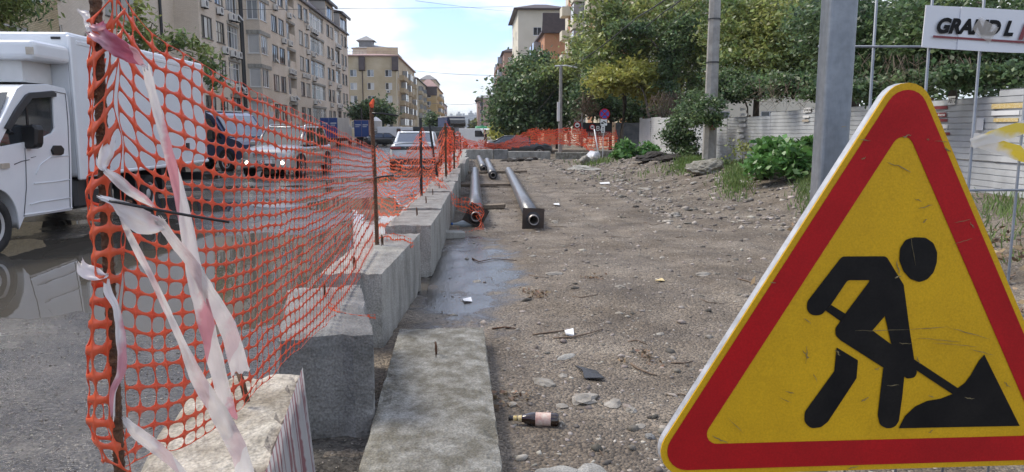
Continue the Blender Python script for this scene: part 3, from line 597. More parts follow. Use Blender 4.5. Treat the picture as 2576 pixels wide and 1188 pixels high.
link('mansard_panel', MB(Mf9).add([(-.3, 19.4, .1), (7, 19.4, .1), (7, 16.3, .8), (-.5, 16.3, .8)], [(0, 3, 2, 1)]).box(-.3, 7, 16.3, 19.4, -.5, .05).mesh(), 'roof_brown', b9)
xo = 13.2; b10, _, Mo = block('apartment_building', 'peach and orange facade with tall white windows half hidden behind the big trees', 12.8, 30, 58, 104, 27, 'plaster_cream', 'roof_brown', [2, 6, 10, 14], [2, 7, 12.5, 18, 23.5, 29, 34.5, 40], 3.0, side=-1, balc=[4.2, 15, 26, 37], rh=2, seed=16)
for k in range(5): link('orange_pilaster', MB(Mo).box(4.1+k*9, 7+k*9, 0, 26.8, .004, .12).mesh(), 'plaster_orange', b10)
# city on the horizon, distance haze painted into its pale walls
rg = random.Random(4)
for k, (px, wpx, top) in enumerate([(1128, 20, 291), (1148, 14, 286), (1160, 20, 290), (1178, 14, 284), (1190, 22, 288), (1210, 26, 292)]):
    Yc = 1500+60*(k % 3); a, b_ = P(px, 300, Yc).x, P(px+wpx, 300, Yc).x; zt = P(px, top, Yc).z
    t_ = thing('distant_tower_block', ['pale tower block on the hazy skyline, leftmost of the row', 'pale stepped tower block on the skyline, second from left', 'pale tower block on the skyline, third from left', 'tallest pale tower block on the hazy skyline', 'pale tower block on the skyline just left of the dark utility pole', 'pale tower block on the skyline, rightmost of the row'][k], 'building', ((a+b_)/2, Yc, 0), group='tower blocks on the skyline')
    link('wall', MB().box(a, b_, Yc, Yc+30, -1, zt).box(a+3, a+8, Yc+3, Yc+12, zt, zt+4).mesh(), 'city', t_)
    mb = MB()
    for r_ in range(int(zt/3.2)): mb.box(a+1.2, b_-1.2, Yc-.15, Yc-.02, 1.2+r_*3.2, 2.6+r_*3.2)
    link('window_band', mb.mesh(), 'glass_pale', t_)
# ================================================================ CONCRETE BLOCKS
def block_mesh(L, W, H, seed, chip=.012, groove=True, nx=None, warp=0.):
    nx = nx or max(10, int(L/.07)); ny = 9; nz = 10; rg = np.random.default_rng(seed); bm = bmesh.new()
    xs = np.linspace(0, L, nx+1); yy = np.linspace(-W/2, W/2, ny+1); zz = np.linspace(0, H, nz+1); V = {}
    def vert(i, j, k):
        if (i, j, k) in V: return V[i, j, k]
        x, y, z = xs[i], yy[j], zz[k]; ed = (i in (0, nx))+(j in (0, ny))+(k in (0, nz))
        c = Vector((x, y, z)); cen = Vector((min(max(x, .06), L-.06), min(max(y, -W/2+.06), W/2-.06), min(max(z, .06), H-.06)))
        d = (c-cen)
        if ed >= 2: 
            a = chip*(.35+1.6*rg.random()**3*(1.5 if ed == 3 else 1)); c = c-d.normalized()*a
        c += Vector(rg.normal(0, chip*.12, 3))
        if warp: c.z += warp*(float(fbm(x*1.0+seed, y*1.0, 3.0, seed))-.47)*(1 if k == nz else 0)
        if groove and i in (0, nx) and abs(y) < W*.17: c.x += .035 if i == 0 else -.035
        V[i, j, k] = bm.verts.new(c); return V[i, j, k]
    def q(a, b, c, d): bm.faces.new((vert(*a), vert(*b), vert(*c), vert(*d)))
    for i in range(nx):
        for j in range(ny): q((i, j, nz), (i+1, j, nz), (i+1, j+1, nz), (i, j+1, nz)); q((i, j, 0), (i, j+1, 0), (i+1, j+1, 0), (i+1, j, 0))
        for k in range(nz): q((i, 0, k), (i+1, 0, k), (i+1, 0, k+1), (i, 0, k+1)); q((i, ny, k), (i, ny, k+1), (i+1, ny, k+1), (i+1, ny, k))
    for j in range(ny):
        for k in range(nz): q((0, j, k), (0, j, k+1), (0, j+1, k+1), (0, j+1, k)); q((nx, j, k), (nx, j+1, k), (nx, j+1, k+1), (nx, j, k+1))
    bmesh.ops.recalc_face_normals(bm, faces=bm.faces); me = bpy.data.meshes.new('block'); bm.to_mesh(me); bm.free(); return me
def hoop(L, at, H, h=.09, w=.06):
    return MB().tube([(at-w/2, 0, H-.03), (at-w/2, 0, H+h*.6), (at-w*.3, 0, H+h*.92), (at, .004, H+h), (at+w*.3, .004, H+h*.92), (at+w/2, 0, H+h*.6), (at+w/2, 0, H-.03)], .007, 7)
def fbs(label, fr, rz, L, W=.45, H=.58, m='concrete', seed=1, loops=(.25, .8), **k):
    """fr = front right lower corner (x, y); local x runs away from the camera"""
    a = R(90)+rz; ax = Vector((math.cos(a), math.sin(a), 0)); right = Vector((math.sin(a), -math.cos(a), 0)); loc = Vector((fr[0], fr[1], 0))-right*(W/2)
    t = thing('concrete_block', label, 'block', loc, a, k.pop('group', None)); t.location.z = k.pop('z', -.01)
    o = link('body', block_mesh(L, W, H, seed, **k), m); o.parent = t
    for f in loops: l = hoop(L, L*f, H).build('lifting_loop', 'rust', smooth=True); l.parent = t
    return t
GB = 'concrete blocks along the road edge'
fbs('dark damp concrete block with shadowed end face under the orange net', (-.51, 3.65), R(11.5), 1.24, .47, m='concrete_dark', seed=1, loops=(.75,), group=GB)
fbs('long grey concrete block right behind the dark damp one', (-.66, 5.22), R(-3.6), 2.06, .47, seed=2, loops=(.08, .62), group=GB)
fbs('short concrete block, third in the row along the road', (-.46, 7.88), R(-2), 1.5, .5, seed=3, loops=(.6,), group=GB)
fbs('concrete block, fourth in the row, with net torn across its top', (-.42, 9.62), R(-1), 2.38, .5, seed=4, group=GB)
nm = ['fifth', 'sixth', 'seventh', 'eighth', 'ninth', 'tenth', 'eleventh', 'twelfth', 'thirteenth', 'fourteenth']
yb = 12.25; rg = random.Random(5)
for k in range(10):
    fbs(f'concrete block, {nm[k]} in the row along the road', (-.37+.03*rg.uniform(-1, 1)*3+.01*k, yb), R(rg.uniform(-3, 1)), 2.34, .5, seed=10+k, nx=12, group=GB); yb += 2.44
# near broken block and mossy slab
fbs('broken pale concrete block with ragged crumbling top at bottom left', (-.52, 1.15), R(6.5), 1.98, .42, .57, m='concrete_rough', seed=31, loops=(), chip=.022, groove=False, nx=26, warp=.03, group=GB)
sb_ = fbs('low mossy concrete slab with one lifting loop beside the dark block', (.13, 2.3), R(1.2), 2.98, .62, .16, m='concrete_moss', seed=32, loops=(), chip=.016, groove=False, nx=34)
l = hoop(1, 2.3, .15, .1, .07).build('lifting_loop', 'rust', smooth=True); l.parent = sb_; l.matrix_basis = Matrix.Translation((0, .02, 0))
# blocks across the end of the lot
GC = 'concrete blocks across the lot'
def cross(label, px0, px1, Y, H, m, seed, z):
    a, b = P(px0, 400, Y).x, P(px1, 400, Y).x; t = thing('concrete_block', label, 'block', (a, Y, z), 0, GC); o = link('body', block_mesh(b-a, .5, H, seed, nx=14), m); o.parent = t; o.location = (0, .25, 0)
    for f in (.2, .8): l = hoop(1, (b-a)*f, H).build('lifting_loop', 'rust'); l.parent = t; l.location = (0, .25, 0)
cross('grey concrete block across the lot, leftmost, behind the pipes', 1170, 1240, 38.2, .56, 'concrete', 41, -.04)
cross('short dark concrete block between two longer ones across the lot', 1241, 1278, 38.3, .55, 'concrete_dark', 42, -.04)
cross('long light grey concrete block across the lot under the dark car', 1279, 1385, 38.1, .52, 'concrete', 43, -.1)
cross('brown weathered concrete block right of the thin lamp pole', 1398, 1490, 37.6, .5, 'concrete_moss', 44, -.12)
cross('brown weathered concrete block beside the grey rubbish bag', 1491, 1560, 37.9, .5, 'concrete_moss', 45, -.05)

# ================================================================ REBAR POSTS
def rebar(label, pts, r, ribs=True, m='rust', group='steel posts carrying the orange net'):
    mb = MB(); pts = [Vector(p) for p in pts]; path = []; rad = []
    L = (pts[-1]-pts[0]).length; n = int(L/.006) if ribs else 12
    for i in range(n+1):
        u = i/n*(len(pts)-1); k = min(int(u), len(pts)-2); path.append(pts[k].lerp(pts[k+1], u-k)); rad.append(r*(1.0+(.13 if i % 3 == 0 else -.02)) if ribs else r)
    mb.tube(path, rad, 9); o = mb.build('steel_post', m, smooth=False); return tag(o, label, 'post', group)
rebar('thick rusty ribbed rebar post nearest the camera, wrapped in tape', [P(303, 1235, 1.36), P(270, 620, 1.36), P(238, -40, 1.36)], .0098)
rebar('dark ribbed rebar post with red rag on its tip, second along the net', [P(949, 630, 6.55), P(943, 450, 6.55), P(934, 268, 6.55)], .018)
rebar('straight black steel post rising in front of the white sedan', [P(1060, 492, 11.4), P(1058, 297, 11.4)], .022, False, 'black_plastic')
rebar('leaning black steel post just right of the white sedan', [P(1101, 445, 14.8), P(1090, 385, 14.8), P(1081, 314, 14.8)], .024, False, 'black_plastic')
for px, y0, y1, Y, lab in [(1120, 310, 445, 16.0, 'left post of the close group of posts holding bunched net'), (1130, 335, 437, 17.5, 'short post inside the bunched net, second of the close group'), (1141, 322, 428, 19, 'bent rusty post inside the bunched net, third of the close group'), (1157, 334, 385, 26, 'thin post right of the bunched net before the blue truck')]:
    rebar(lab, [P(px+2, y1, Y), P(px, y0, Y)], .026, False)
# red rag on the tip, cable ties
o = MB().loft([[P(932, 272, 6.54), P(936, 270, 6.5), P(940, 272, 6.54)], [P(928, 262, 6.53), P(936, 262, 6.48), P(941, 262, 6.53)], [P(936, 250, 6.53), P(940, 248, 6.49), P(942, 252, 6.53)]]).build('rag', 'net'); tag(o, 'red plastic rag on the tip of the second post', 'rag')
def ptube(name, label, cat, pts, r, m, group=None, n=6):
    q = [Vector(p) for p in pts]; o = MB().tube(q, r, n).build(name, m, smooth=True); return tag(o, label, cat, group)
ptube('cable_tie', 'long black cable tie sticking out from the near rusty post', 'cable tie', [P(256, 503, 1.34), P(290, 508, 1.32), P(400, 529, 1.33), P(490, 545, 1.36), P(576, 559, 1.40)], .0028, 'black_plastic')
ptube('cable_tie', 'thin black cable tie at the top of the second post', 'cable tie', [P(936, 285, 6.5), P(965, 286, 6.52), P(1000, 291, 6.56)], .009, 'black_plastic')
ptube('cable_tie', 'black cable tie halfway up the second post', 'cable tie', [P(943, 448, 6.5), P(965, 444, 6.55), P(990, 442, 6.6)], .008, 'black_plastic')
ptube('steel_rod_stub', 'short dark rod stub on the broken block under the net', 'rod', [P(622, 1012, 2.7), P(610, 965, 2.72), P(600, 935, 2.74)], .012, 'rust')

# ================================================================ ORANGE NET
def cr_interp(C, t):
    """Catmull-Rom along axis 0 of C at parameters t in [0, n-1]"""
    n = len(C); i = np.clip(np.floor(t).astype(int), 0, n-2); f = (t-i)[:, None] if C.ndim == 2 else (t-i).reshape(-1, *[1]*(C.ndim-1))
    g = lambda k: C[np.clip(k, 0, n-1)]
    p0, p1, p2, p3 = g(i-1), g(i), g(i+1), g(i+2)
    return .5*((2*p1)+(-p0+p2)*f+(2*p0-5*p1+4*p2-p3)*f*f+(-p0+3*p1-3*p2+p3)*f**3)
def net(label, stations, rows, cols, m='net', a=.455, b=.365, us=None, wob=.006, seed=1, solid=0, lin=False, group='orange safety nets', drop=None):
    """stations: list (along) of lists (top to bottom) of (px, py, Y)"""
    C = np.array([[tuple(P(*q)) for q in s] for s in stations]); nu, nv = C.shape[:2]
    us = np.arange(nu) if us is None else np.asarray(us, float)
    # rows: fine grid at half-cell resolution is evaluated exactly at the points needed
    rg = np.random.default_rng(seed)
    uu = np.interp(np.linspace(us[0], us[-1], 8*cols+1), us, np.arange(nu)); U = cr_interp(C, uu)                # (8c+1, nv, 3)
    vv = np.linspace(0, nv-1, 8*rows+1); S = cr_interp(U.transpose(1, 0, 2), vv).transpose(1, 0, 2)               # (8c+1, 8r+1, 3)
    iu = np.linspace(0, cols, 8*cols+1)[:, None]; iv = np.linspace(0, rows, 8*rows+1)[None]
    ph = 2*math.pi*fbm(iu*.12+0*iv, iv*.12+0*iu, 1, seed, 3)*3
    S[..., 0] += wob*np.sin(ph); S[..., 2] += wob*.6*np.cos(ph*1.3)
    S[..., 2] += (vnoise(iu*.5+0*iv, iv*.9+0*iu, 1, seed+5)-.5)*wob*2.2
    def E(u, v):                                               # bilinear on the fine grid, u in cells
        x = np.clip(u*8, 0, 8*cols-1e-6); y = np.clip(v*8, 0, 8*rows-1e-6); i = x.astype(int); j = y.astype(int); fx = (x-i)[..., None]; fy = (y-j)[..., None]
        return (S[i, j]*(1-fx)+S[i+1, j]*fx)*(1-fy)+(S[i, j+1]*(1-fx)+S[i+1, j+1]*fx)*fy
    th = np.radians(15+30*np.arange(12)); c, s = np.cos(th), np.sin(th); k = np.maximum(abs(c), abs(s)); ou, ov = .5*c/k, .5*s/k
    se = (abs(c)**3+abs(s)**3)**(-1/3); i_u, i_v = a*c*se, b*s*se
    CI, CJ = np.meshgrid(np.arange(cols), np.arange(rows), indexing='ij'); CI = CI.ravel(); CJ = CJ.ravel()
    if drop is not None: keep = ~drop(CI, CJ); CI = CI[keep]; CJ = CJ[keep]
    sz = 1+.0*CI; O_ = E(CI[:, None]+.5+ou, CJ[:, None]+.5+ov); jit = .02*rg.normal(size=(len(CI), 1))
    I_ = E(CI[:, None]+.5+i_u*(1+jit), CJ[:, None]+.5+i_v*(1-jit)); V = np.concatenate([O_, I_], 1).reshape(-1, 3); nC = len(CI)
    base = (np.arange(nC)*24)[:, None]; q = np.arange(12); q2 = (q+1) % 12
    Fc = np.stack([base+q, base+q2, base+q2+12, base+q+12], -1).reshape(-1, 4)
    o = npmesh('safety_net', V, Fc, m, smooth=True)
    if solid:
        bm = bmesh.new(); bm.from_mesh(o.data); bmesh.ops.remove_doubles(bm, verts=bm.verts, dist=.0003); bm.to_mesh(o.data); bm.free()
        md = o.modifiers.new('s', 'SOLIDIFY'); md.thickness = solid; md.offset = 0
    return tag(o, label, 'net', group)
NX = lambda px: None
def Yn(px):                                                    # depth of the near net plane at a picture column
    for k in range(3): pass
    X0, Y0_, X1_, Y1_ = -.655, 1.38, -.86, 6.5
    d = ray(px, 600); tX = d.x/d.y; sl_ = (X1_-X0)/(Y1_-Y0_); return (X0-sl_*Y0_)/(tX-sl_)
def st(px, top, bot, prof=None, lean=0, dY=0):
    """a station of 7 control points"""
    prof = prof or [k/6 for k in range(7)]; return [(px+lean*q, top+(bot-top)*q, Yn(px)+dY) for q in prof]
def stY(pts): return pts
pinch = [0, .155, .285, .335, .375, .52, 1]
near = [st(300, -30, 1182, lean=14), st(380, 78, 1150), st(470, 132, 1118), st(600, 207, 1030), st(722, 268, 905, [0, .165, .33, .5, .66, .83, 1]), st(815, 309, 822, [0, .16, .31, .46, .61, .79, 1]), st(885, 344, 735, [0, .155, .29, .4, .51, .7, 1]), st(940, 369, 640, pinch)]
us = [Yn(s[0][0]) for s in near]
net('orange plastic barrier net stretched from the near rusty post to the second post', near, 24, 58, us=us, wob=.005, seed=2, solid=.001, a=.482, b=.43)
# loose end folded round the near post
loose = [[(300+14*q, -30+1212*q, 1.372) for q in [k/6 for k in range(7)]], [(262+16*q+6*math.sin(9*q), 10+1165*q, 1.335) for q in [k/6 for k in range(7)]], [(234+5*math.sin(14*q), 60+1100*q, 1.36) for q in [k/6 for k in range(7)]], [(262+16*q, 40+1130*q, 1.40) for q in [k/6 for k in range(7)]]]
net('loose orange net end folded around the near rusty post', loose, 20, 4, wob=.012, seed=4, solid=.0014, a=.46, b=.37, drop=lambda i, j: ((i*7+j*13) % 23 == 0) | ((i > 2) & (j % 3 == 1)))
# second bay: from the second post to the black post, pinched and peaked
q7 = lambda px, ys_, Y: [(px, y, Y) for y in ys_]
net('slack orange net between the second post and the black post by the sedan', [q7(943, [369, 411, 446, 460, 471, 510, 640], 6.55), q7(968, [383, 418, 450, 470, 492, 530, 610], 7.6), q7(995, [391, 420, 452, 478, 500, 533, 585], 8.6), q7(1022, [384, 408, 438, 466, 490, 520, 560], 9.7), q7(1045, [352, 378, 410, 440, 470, 500, 535], 10.8), q7(1058, [318, 345, 375, 405, 435, 470, 500], 11.4)], 22, 46, wob=.02, seed=6, a=.46, b=.39)
net('orange net hung between the black post and the bunched posts', [q7(1060, [318, 345, 375, 405, 435, 470, 500], 11.4), q7(1072, [355, 375, 395, 415, 435, 455, 478], 13), q7(1090, [376, 388, 400, 412, 425, 440, 460], 14.6), q7(1104, [350, 366, 384, 402, 420, 435, 450], 15.4), q7(1118, [314, 335, 358, 380, 402, 424, 446], 16)], 18, 36, wob=.03, seed=7, a=.46, b=.38)
net('tall bunched red net around the close group of posts', [q7(1119, [312, 332, 354, 376, 398, 420, 444], 16), q7(1128, [318, 338, 358, 378, 398, 416, 438], 17.2), q7(1134, [326, 344, 362, 380, 396, 412, 432], 17.6), q7(1142, [324, 340, 358, 374, 390, 406, 424], 19), q7(1152, [334, 346, 360, 372, 384, 396, 408], 21), q7(1160, [344, 350, 358, 366, 374, 382, 390], 25)], 18, 36, wob=.05, seed=8, a=.45, b=.37, m='net_far')
net('torn orange net scrap hooked over the fourth block', [q7(940, [596, 600, 604, 608, 612, 616, 622], 6.7), q7(985, [585, 592, 600, 608, 614, 620, 628], 6.8), q7(1012, [598, 604, 610, 615, 620, 626, 632], 6.75), q7(1036, [606, 610, 614, 618, 622, 626, 630], 6.6)], 4, 14, wob=.02, seed=9)
net('ragged orange net hanging off the concrete blocks toward the left pipe', [q7(1090, [430, 436, 442, 448, 454, 460, 468], 13.5), q7(1110, [450, 458, 465, 472, 478, 485, 494], 13), q7(1128, [464, 471, 478, 485, 492, 499, 506], 12.6), q7(1150, [497, 502, 507, 512, 517, 521, 526], 12.0), q7(1185, [505, 510, 516, 522, 528, 534, 540], 11.75), q7(1208, [512, 518, 525, 533, 541, 548, 556], 11.6), q7(1216, [548, 550, 553, 556, 560, 564, 570], 11.55), q7(1200, [575, 578, 581, 585, 588, 591, 594], 11.4), q7(1152, [580, 585, 589, 592, 595, 598, 602], 11.2)], 6, 40, wob=.03, seed=10, a=.47, b=.41)
net('torn orange net strip lying across the top of the broken near blocks', [q7(820, [760, 764, 768, 775, 782, 790, 798], 4.2), q7(838, [770, 776, 782, 788, 792, 797, 802], 4.15), q7(880, [795, 796, 797, 798, 799, 800, 802], 4.05), q7(946, [796, 797, 798, 799, 800, 801, 802], 3.98)], 3, 10, wob=.012, seed=12)
# far nets
net('far red net low over stacked slabs behind the blocks', [q7(1157, [336, 342, 348, 355, 362, 369, 376], 39), q7(1180, [351, 355, 359, 364, 368, 373, 378], 40), q7(1202, [358, 361, 364, 367, 370, 374, 378], 41)], 12, 26, 'net_far', seed=13, wob=.05, b=.30, a=.42)
net('far orange net sagging in front of the dark sedan', [q7(1204, [350, 355, 360, 365, 369, 373, 378], 40), q7(1235, [360, 363, 366, 369, 371, 373, 375], 40), q7(1270, [356, 360, 363, 366, 369, 372, 375], 40), q7(1300, [342, 347, 352, 357, 361, 366, 370], 40), q7(1332, [325, 332, 339, 346, 353, 360, 366], 40)], 14, 60, 'net_far', seed=14, wob=.05, b=.30, a=.42)
net('far orange net stretched past the thin lamp pole', [q7(1332, [325, 332, 339, 345, 351, 357, 362], 40), q7(1400, [324, 331, 338, 345, 352, 358, 364], 40.2), q7(1462, [323, 330, 338, 346, 354, 361, 367], 40), q7(1478, [338, 346, 353, 359, 364, 370, 376], 40)], 16, 56, 'net_far', seed=15, wob=.06, b=.28, a=.40)
net('far orange net running behind the parking sign to the fence', [q7(1478, [342, 347, 352, 357, 362, 367, 373], 40), q7(1520, [339, 344, 350, 356, 362, 368, 374], 40.5), q7(1553, [328, 336, 344, 352, 360, 368, 375], 41)], 12, 28, 'net_far', seed=16, wob=.06, b=.34, a=.44)
net('orange net tail trailing down to the grey rubbish bag', [q7(1470, [360, 362, 364, 366, 368, 370, 373], 39.5), q7(1490, [374, 376, 378, 380, 382, 384, 386], 38), q7(1502, [386, 388, 389, 391, 392, 394, 396], 37)], 5, 12, 'net_far', seed=17, wob=.05, b=.28, a=.4)
# ================================================================ BARRIER TAPES
def tape_mat(name, per, ph, soft=.12, c1=(.78, .755, .745), c2=(.58, .19, .26)):
    m = bpy.data.materials.new(name); MATS[name] = m; m.use_nodes = True; t = m.node_tree; b = t.nodes['Principled BSDF']; b.inputs['Roughness'].default_value = .35
    uv = N(t, 'ShaderNodeUVMap'); sp = N(t, 'ShaderNodeSeparateXYZ'); t.links.new(uv.outputs[0], sp.inputs[0])
    ma = N(t, 'ShaderNodeMath', operation='MULTIPLY_ADD'); ma.inputs[1].default_value = per; ma.inputs[2].default_value = ph; t.links.new(sp.outputs[0], ma.inputs[0])
    a2 = N(t, 'ShaderNodeMath', operation='MULTIPLY_ADD'); a2.inputs[1].default_value = .3; t.links.new(sp.outputs[1], a2.inputs[0]); t.links.new(ma.outputs[0], a2.inputs[2])
    fr = N(t, 'ShaderNodeMath', operation='FRACT'); t.links.new(a2.outputs[0], fr.inputs[0])
    n = N(t, 'ShaderNodeTexNoise'); n.inputs['Scale'].default_value = 30; tcn = N(t, 'ShaderNodeTexCoord'); t.links.new(tcn.outputs['Object'], n.inputs['Vector'])
    ad = N(t, 'ShaderNodeMath', operation='MULTIPLY_ADD'); ad.inputs[1].default_value = .5; t.links.new(n.outputs[0], ad.inputs[0]); t.links.new(fr.outputs[0], ad.inputs[2])
    r = N(t, 'ShaderNodeValToRGB'); e = r.color_ramp.elements; e[0].position = .82; e[1].position = .82+soft; e[0].color = (*c1, 1); e[1].color = (*c2, 1); t.links.new(ad.outputs[0], r.inputs[0]); t.links.new(r.outputs[0], b.inputs['Base Color'])
    tr = N(t, 'ShaderNodeBsdfTranslucent'); t.links.new(r.outputs[0], tr.inputs[0]); ms = N(t, 'ShaderNodeMixShader'); ms.inputs[0].default_value = .35; t.links.new(b.outputs[0], ms.inputs[1]); t.links.new(tr.outputs[0], ms.inputs[2]); t.links.new(ms.outputs[0], t.nodes['Material Output'].inputs[0])
tape_mat('tape', 1.1, .35, .25, c2=(.66, .32, .37)); tape_mat('tape_faded', 1.3, .3, .3, c2=(.72, .60, .61)); tape_mat('tape_pink', 3, .4, .5, (.66, .38, .43), (.48, .13, .20)); tape_mat('tape_yellow', 2.2, .3, .2, (.74, .70, .62), (.78, .58, .06)); tape_mat('tape_strips', 22, 0, .15, (.62, .60, .60), (.36, .16, .18))
def ribbon(name, label, pts, m='tape', fold=.35, seed=1, rag=True, group='red and white barrier tapes on the near post', n=60, across=9, ref=None):
    """pts: (px, py, Y, width in px); the strip faces the camera roughly and is crumpled"""
    C = np.array([[*P(a, b, c), d/F*c] for a, b, c, d in pts]); S = cr_interp(C, np.linspace(0, len(C)-1, n+1)); rg = np.random.default_rng(seed); V = []; UVs = []
    L = 0
    for i in range(n+1):
        p = Vector(S[i, :3]); t = Vector(S[min(i+1, n), :3]-S[max(i-1, 0), :3]).normalized(); vw = (p-CAM).normalized(); s = t.cross(vw).normalized(); nn = s.cross(t)
        if i: L += (Vector(S[i, :3])-Vector(S[i-1, :3])).length
        for k in range(across):
            q = k/(across-1)-.5; wv = float(vnoise(i*.16+seed*3.1, k*.9, 1, seed)-.5)*1.6+math.sin(q*9+seed+i*.05)*.5
            ww = S[i, 3]*(1+.18*(float(vnoise(i*.35, seed, 1, seed+9))-.5))
            e = 0
            if rag and i in (0, n): e = (rg.random()-.5)*.02
            V.append(tuple(p+s*(q*ww)+nn*(wv*fold*ww*.35)+t*e)); UVs.append((L*2.2, q))
    f = [(i*across+k, i*across+k+1, (i+1)*across+k+1, (i+1)*across+k) for i in range(n) for k in range(across-1)]
    o = npmesh(name, V, f, m, smooth=True); uvl = o.data.uv_layers.new(name='UVMap'); li = np.zeros(len(o.data.loops), np.int32); o.data.loops.foreach_get('vertex_index', li); uvl.data.foreach_set('uv', np.array(UVs, np.float32)[li].ravel()); return tag(o, label, 'tape', group)
ribbon('barrier_tape', 'red and white tape knotted near the post top and pulled right to a point', [(232, 75, 1.345, 40), (258, 92, 1.33, 38), (300, 122, 1.34, 44), (335, 142, 1.36, 36), (361, 164, 1.38, 6)], 'tape_pink', .5, 1, n=40, across=13)
ribbon('barrier_tape', 'long red and white tape hanging down the middle of the near net', [(368, 172, 1.38, 18), (383, 235, 1.40, 21), (404, 310, 1.42, 21), (428, 400, 1.46, 24), (450, 480, 1.5, 26), (470, 575, 1.53, 32), (492, 700, 1.58, 37), (520, 820, 1.66, 39), (560, 980, 1.78, 36), (580, 1052, 1.86, 34)], 'tape', .45, 2, n=110)
ribbon('barrier_tape', 'short upright tape end knotted midway up the near post', [(281, 350, 1.345, 20), (268, 385, 1.335, 30), (258, 415, 1.33, 24), (264, 428, 1.325, 10)], 'tape', .5, 3, n=24)
ribbon('barrier_tape', 'twisted tape slanting right from the midway knot to the net', [(262, 428, 1.325, 12), (290, 448, 1.335, 24), (325, 478, 1.36, 24), (360, 500, 1.39, 20), (384, 518, 1.42, 8)], 'tape', .5, 4, n=36)
ribbon('barrier_tape', 'crumpled white tape sheet flaring below the black cable tie', [(252, 497, 1.335, 12), (285, 508, 1.325, 20), (320, 532, 1.335, 44), (365, 562, 1.36, 60), (408, 566, 1.40, 28)], 'tape_faded', .35, 5, n=40, across=13)
ribbon('barrier_tape', 'white tape sweeping from the crumpled sheet to a wide torn end', [(398, 552, 1.38, 20), (440, 610, 1.45, 26), (484, 665, 1.52, 29), (530, 745, 1.62, 34), (575, 830, 1.75, 43), (605, 938, 1.9, 49)], 'tape_faded', .35, 6, n=80, across=13)
ribbon('barrier_tape', 'thin twisted tape running diagonally down to the broken block', [(300, 528, 1.34, 10), (318, 575, 1.36, 14), (350, 640, 1.40, 18), (382, 700, 1.44, 14), (420, 780, 1.5, 16), (460, 868, 1.56, 20), (500, 958, 1.63, 34), (552, 1042, 1.75, 42), (600, 1135, 1.9, 44), (618, 1200, 2.0, 46)], 'tape_faded', .45, 7, n=110)
ribbon('barrier_tape', 'small white tape flag tied left of the near post', [(203, 660, 1.35, 14), (214, 680, 1.345, 34), (240, 690, 1.34, 36), (262, 694, 1.335, 14), (272, 690, 1.33, 8)], 'tape_faded', .5, 8, n=30)
ribbon('barrier_tape', 'pink streaked tape hanging along the lower near post', [(268, 696, 1.34, 12), (272, 735, 1.335, 18), (292, 775, 1.33, 16), (304, 850, 1.33, 22), (306, 930, 1.33, 20), (284, 985, 1.33, 16), (284, 1050, 1.33, 10)], 'tape', .45, 9, n=60)
ribbon('barrier_tape', 'white tape slanting right from the foot of the near post', [(312, 1052, 1.35, 10), (340, 1085, 1.37, 28), (385, 1120, 1.42, 32), (425, 1155, 1.48, 26), (465, 1195, 1.55, 16)], 'tape_faded', .4, 10, n=40)
ribbon('barrier_tape', 'clear tape puff tied at the very top of the near post', [(200, 28, 1.37, 8), (218, 40, 1.36, 26), (232, 62, 1.35, 34), (240, 92, 1.34, 16)], 'tape_white', .5, 11, n=24)
ribbon('barrier_tape', 'pink tape knot wound around the upper near post', [(228, 66, 1.345, 12), (240, 70, 1.325, 16), (256, 66, 1.325, 16), (266, 58, 1.34, 14)], 'tape_pink', .5, 12, n=20)
# tape strips pasted over the end of the broken block: a curtain of pleats
V = []; Fs = []; UVs = []; n = 44
for i in range(n+1):
    u = i/n; top = Vector((-.520-.1139*(1.95-1.35*u), 1.15+.9935*(1.95-1.35*u), .58))
    off = .012*math.sin(i*2.3)+.006*math.sin(i*5.1)
    for k in range(6):
        z = .585-.58*k/5; V.append((top.x+.003+.05*k/5+off*(k/5+.1), top.y-.02*(1-u)*k/5, z)); UVs.append((u, 0))
Fs = [(i*6+k, i*6+k+1, (i+1)*6+k+1, (i+1)*6+k) for i in range(n) for k in range(5)]
o = npmesh('tape_curtain', V, Fs, 'tape_strips', smooth=True); uvl = o.data.uv_layers.new(name='UVMap'); li = np.zeros(len(o.data.loops), np.int32); o.data.loops.foreach_get('vertex_index', li); uvl.data.foreach_set('uv', np.array(UVs, np.float32)[li].ravel()); tag(o, 'pleated curtain of striped tape wrapped over the end of the broken block', 'tape')
# ================================================================ ROADWORKS SIGN, POST, MESH FENCE, BANNER
SA, SL, SR = Vector((.81312, 1.35522, 1.73616)), Vector((.32424, 1.34717, .92165)), Vector((1.27315, 1.38993, .9057))
sx_ = (SR-SL).normalized(); sn = sx_.cross(SA-SL).normalized(); sn = sn if sn.y < 0 else -sn
MS = frame((SL+SR)/2, sx_, sn); MSi = MS.inverted()
def sp(px, py):                                               # picture point -> sign plane
    d = ray(px, py); o_ = MS.translation; t_ = (o_-CAM).dot(sn)/d.dot(sn); q = MSi @ (CAM+d*t_); return (q.x, q.y)
sg = thing('road_sign', 'yellow and red triangular roadworks sign with a black digging figure', 'sign', MS.translation+Vector((0, 0, -.02)))
A_, B_, C_ = MSi @ SA, MSi @ SL, MSi @ SR; tri = [(A_.x, A_.y), (B_.x, B_.y), (C_.x, C_.y)]; cen = Vector(((A_.x+B_.x+C_.x)/3, (A_.y+B_.y+C_.y)/3))
def tri_in(d, r): 
    rin = .95*math.sqrt(3)/6; k = (rin-d)/rin; return rounded([tuple(cen+(Vector(p)-cen)*k) for p in tri], r, 8)
T = lambda z: MS @ Matrix.Translation((0, 0, z))
def flat(name, splines, z, m, par, th=.0003): return link(name, curve_mesh(splines, th, 0, T(z)), m, par)
outer = tri_in(0, .052)
edge = MB(MS); n = len(outer); edge.add([(x, y, -.004) for x, y in outer]+[(x, y, -.024) for x, y in outer], [(k, (k+1) % n, n+(k+1) % n, n+k) for k in range(n)]+[tuple(range(n, 2*n))]); link('folded_edge', edge.mesh(), 'steel_edge', sg)
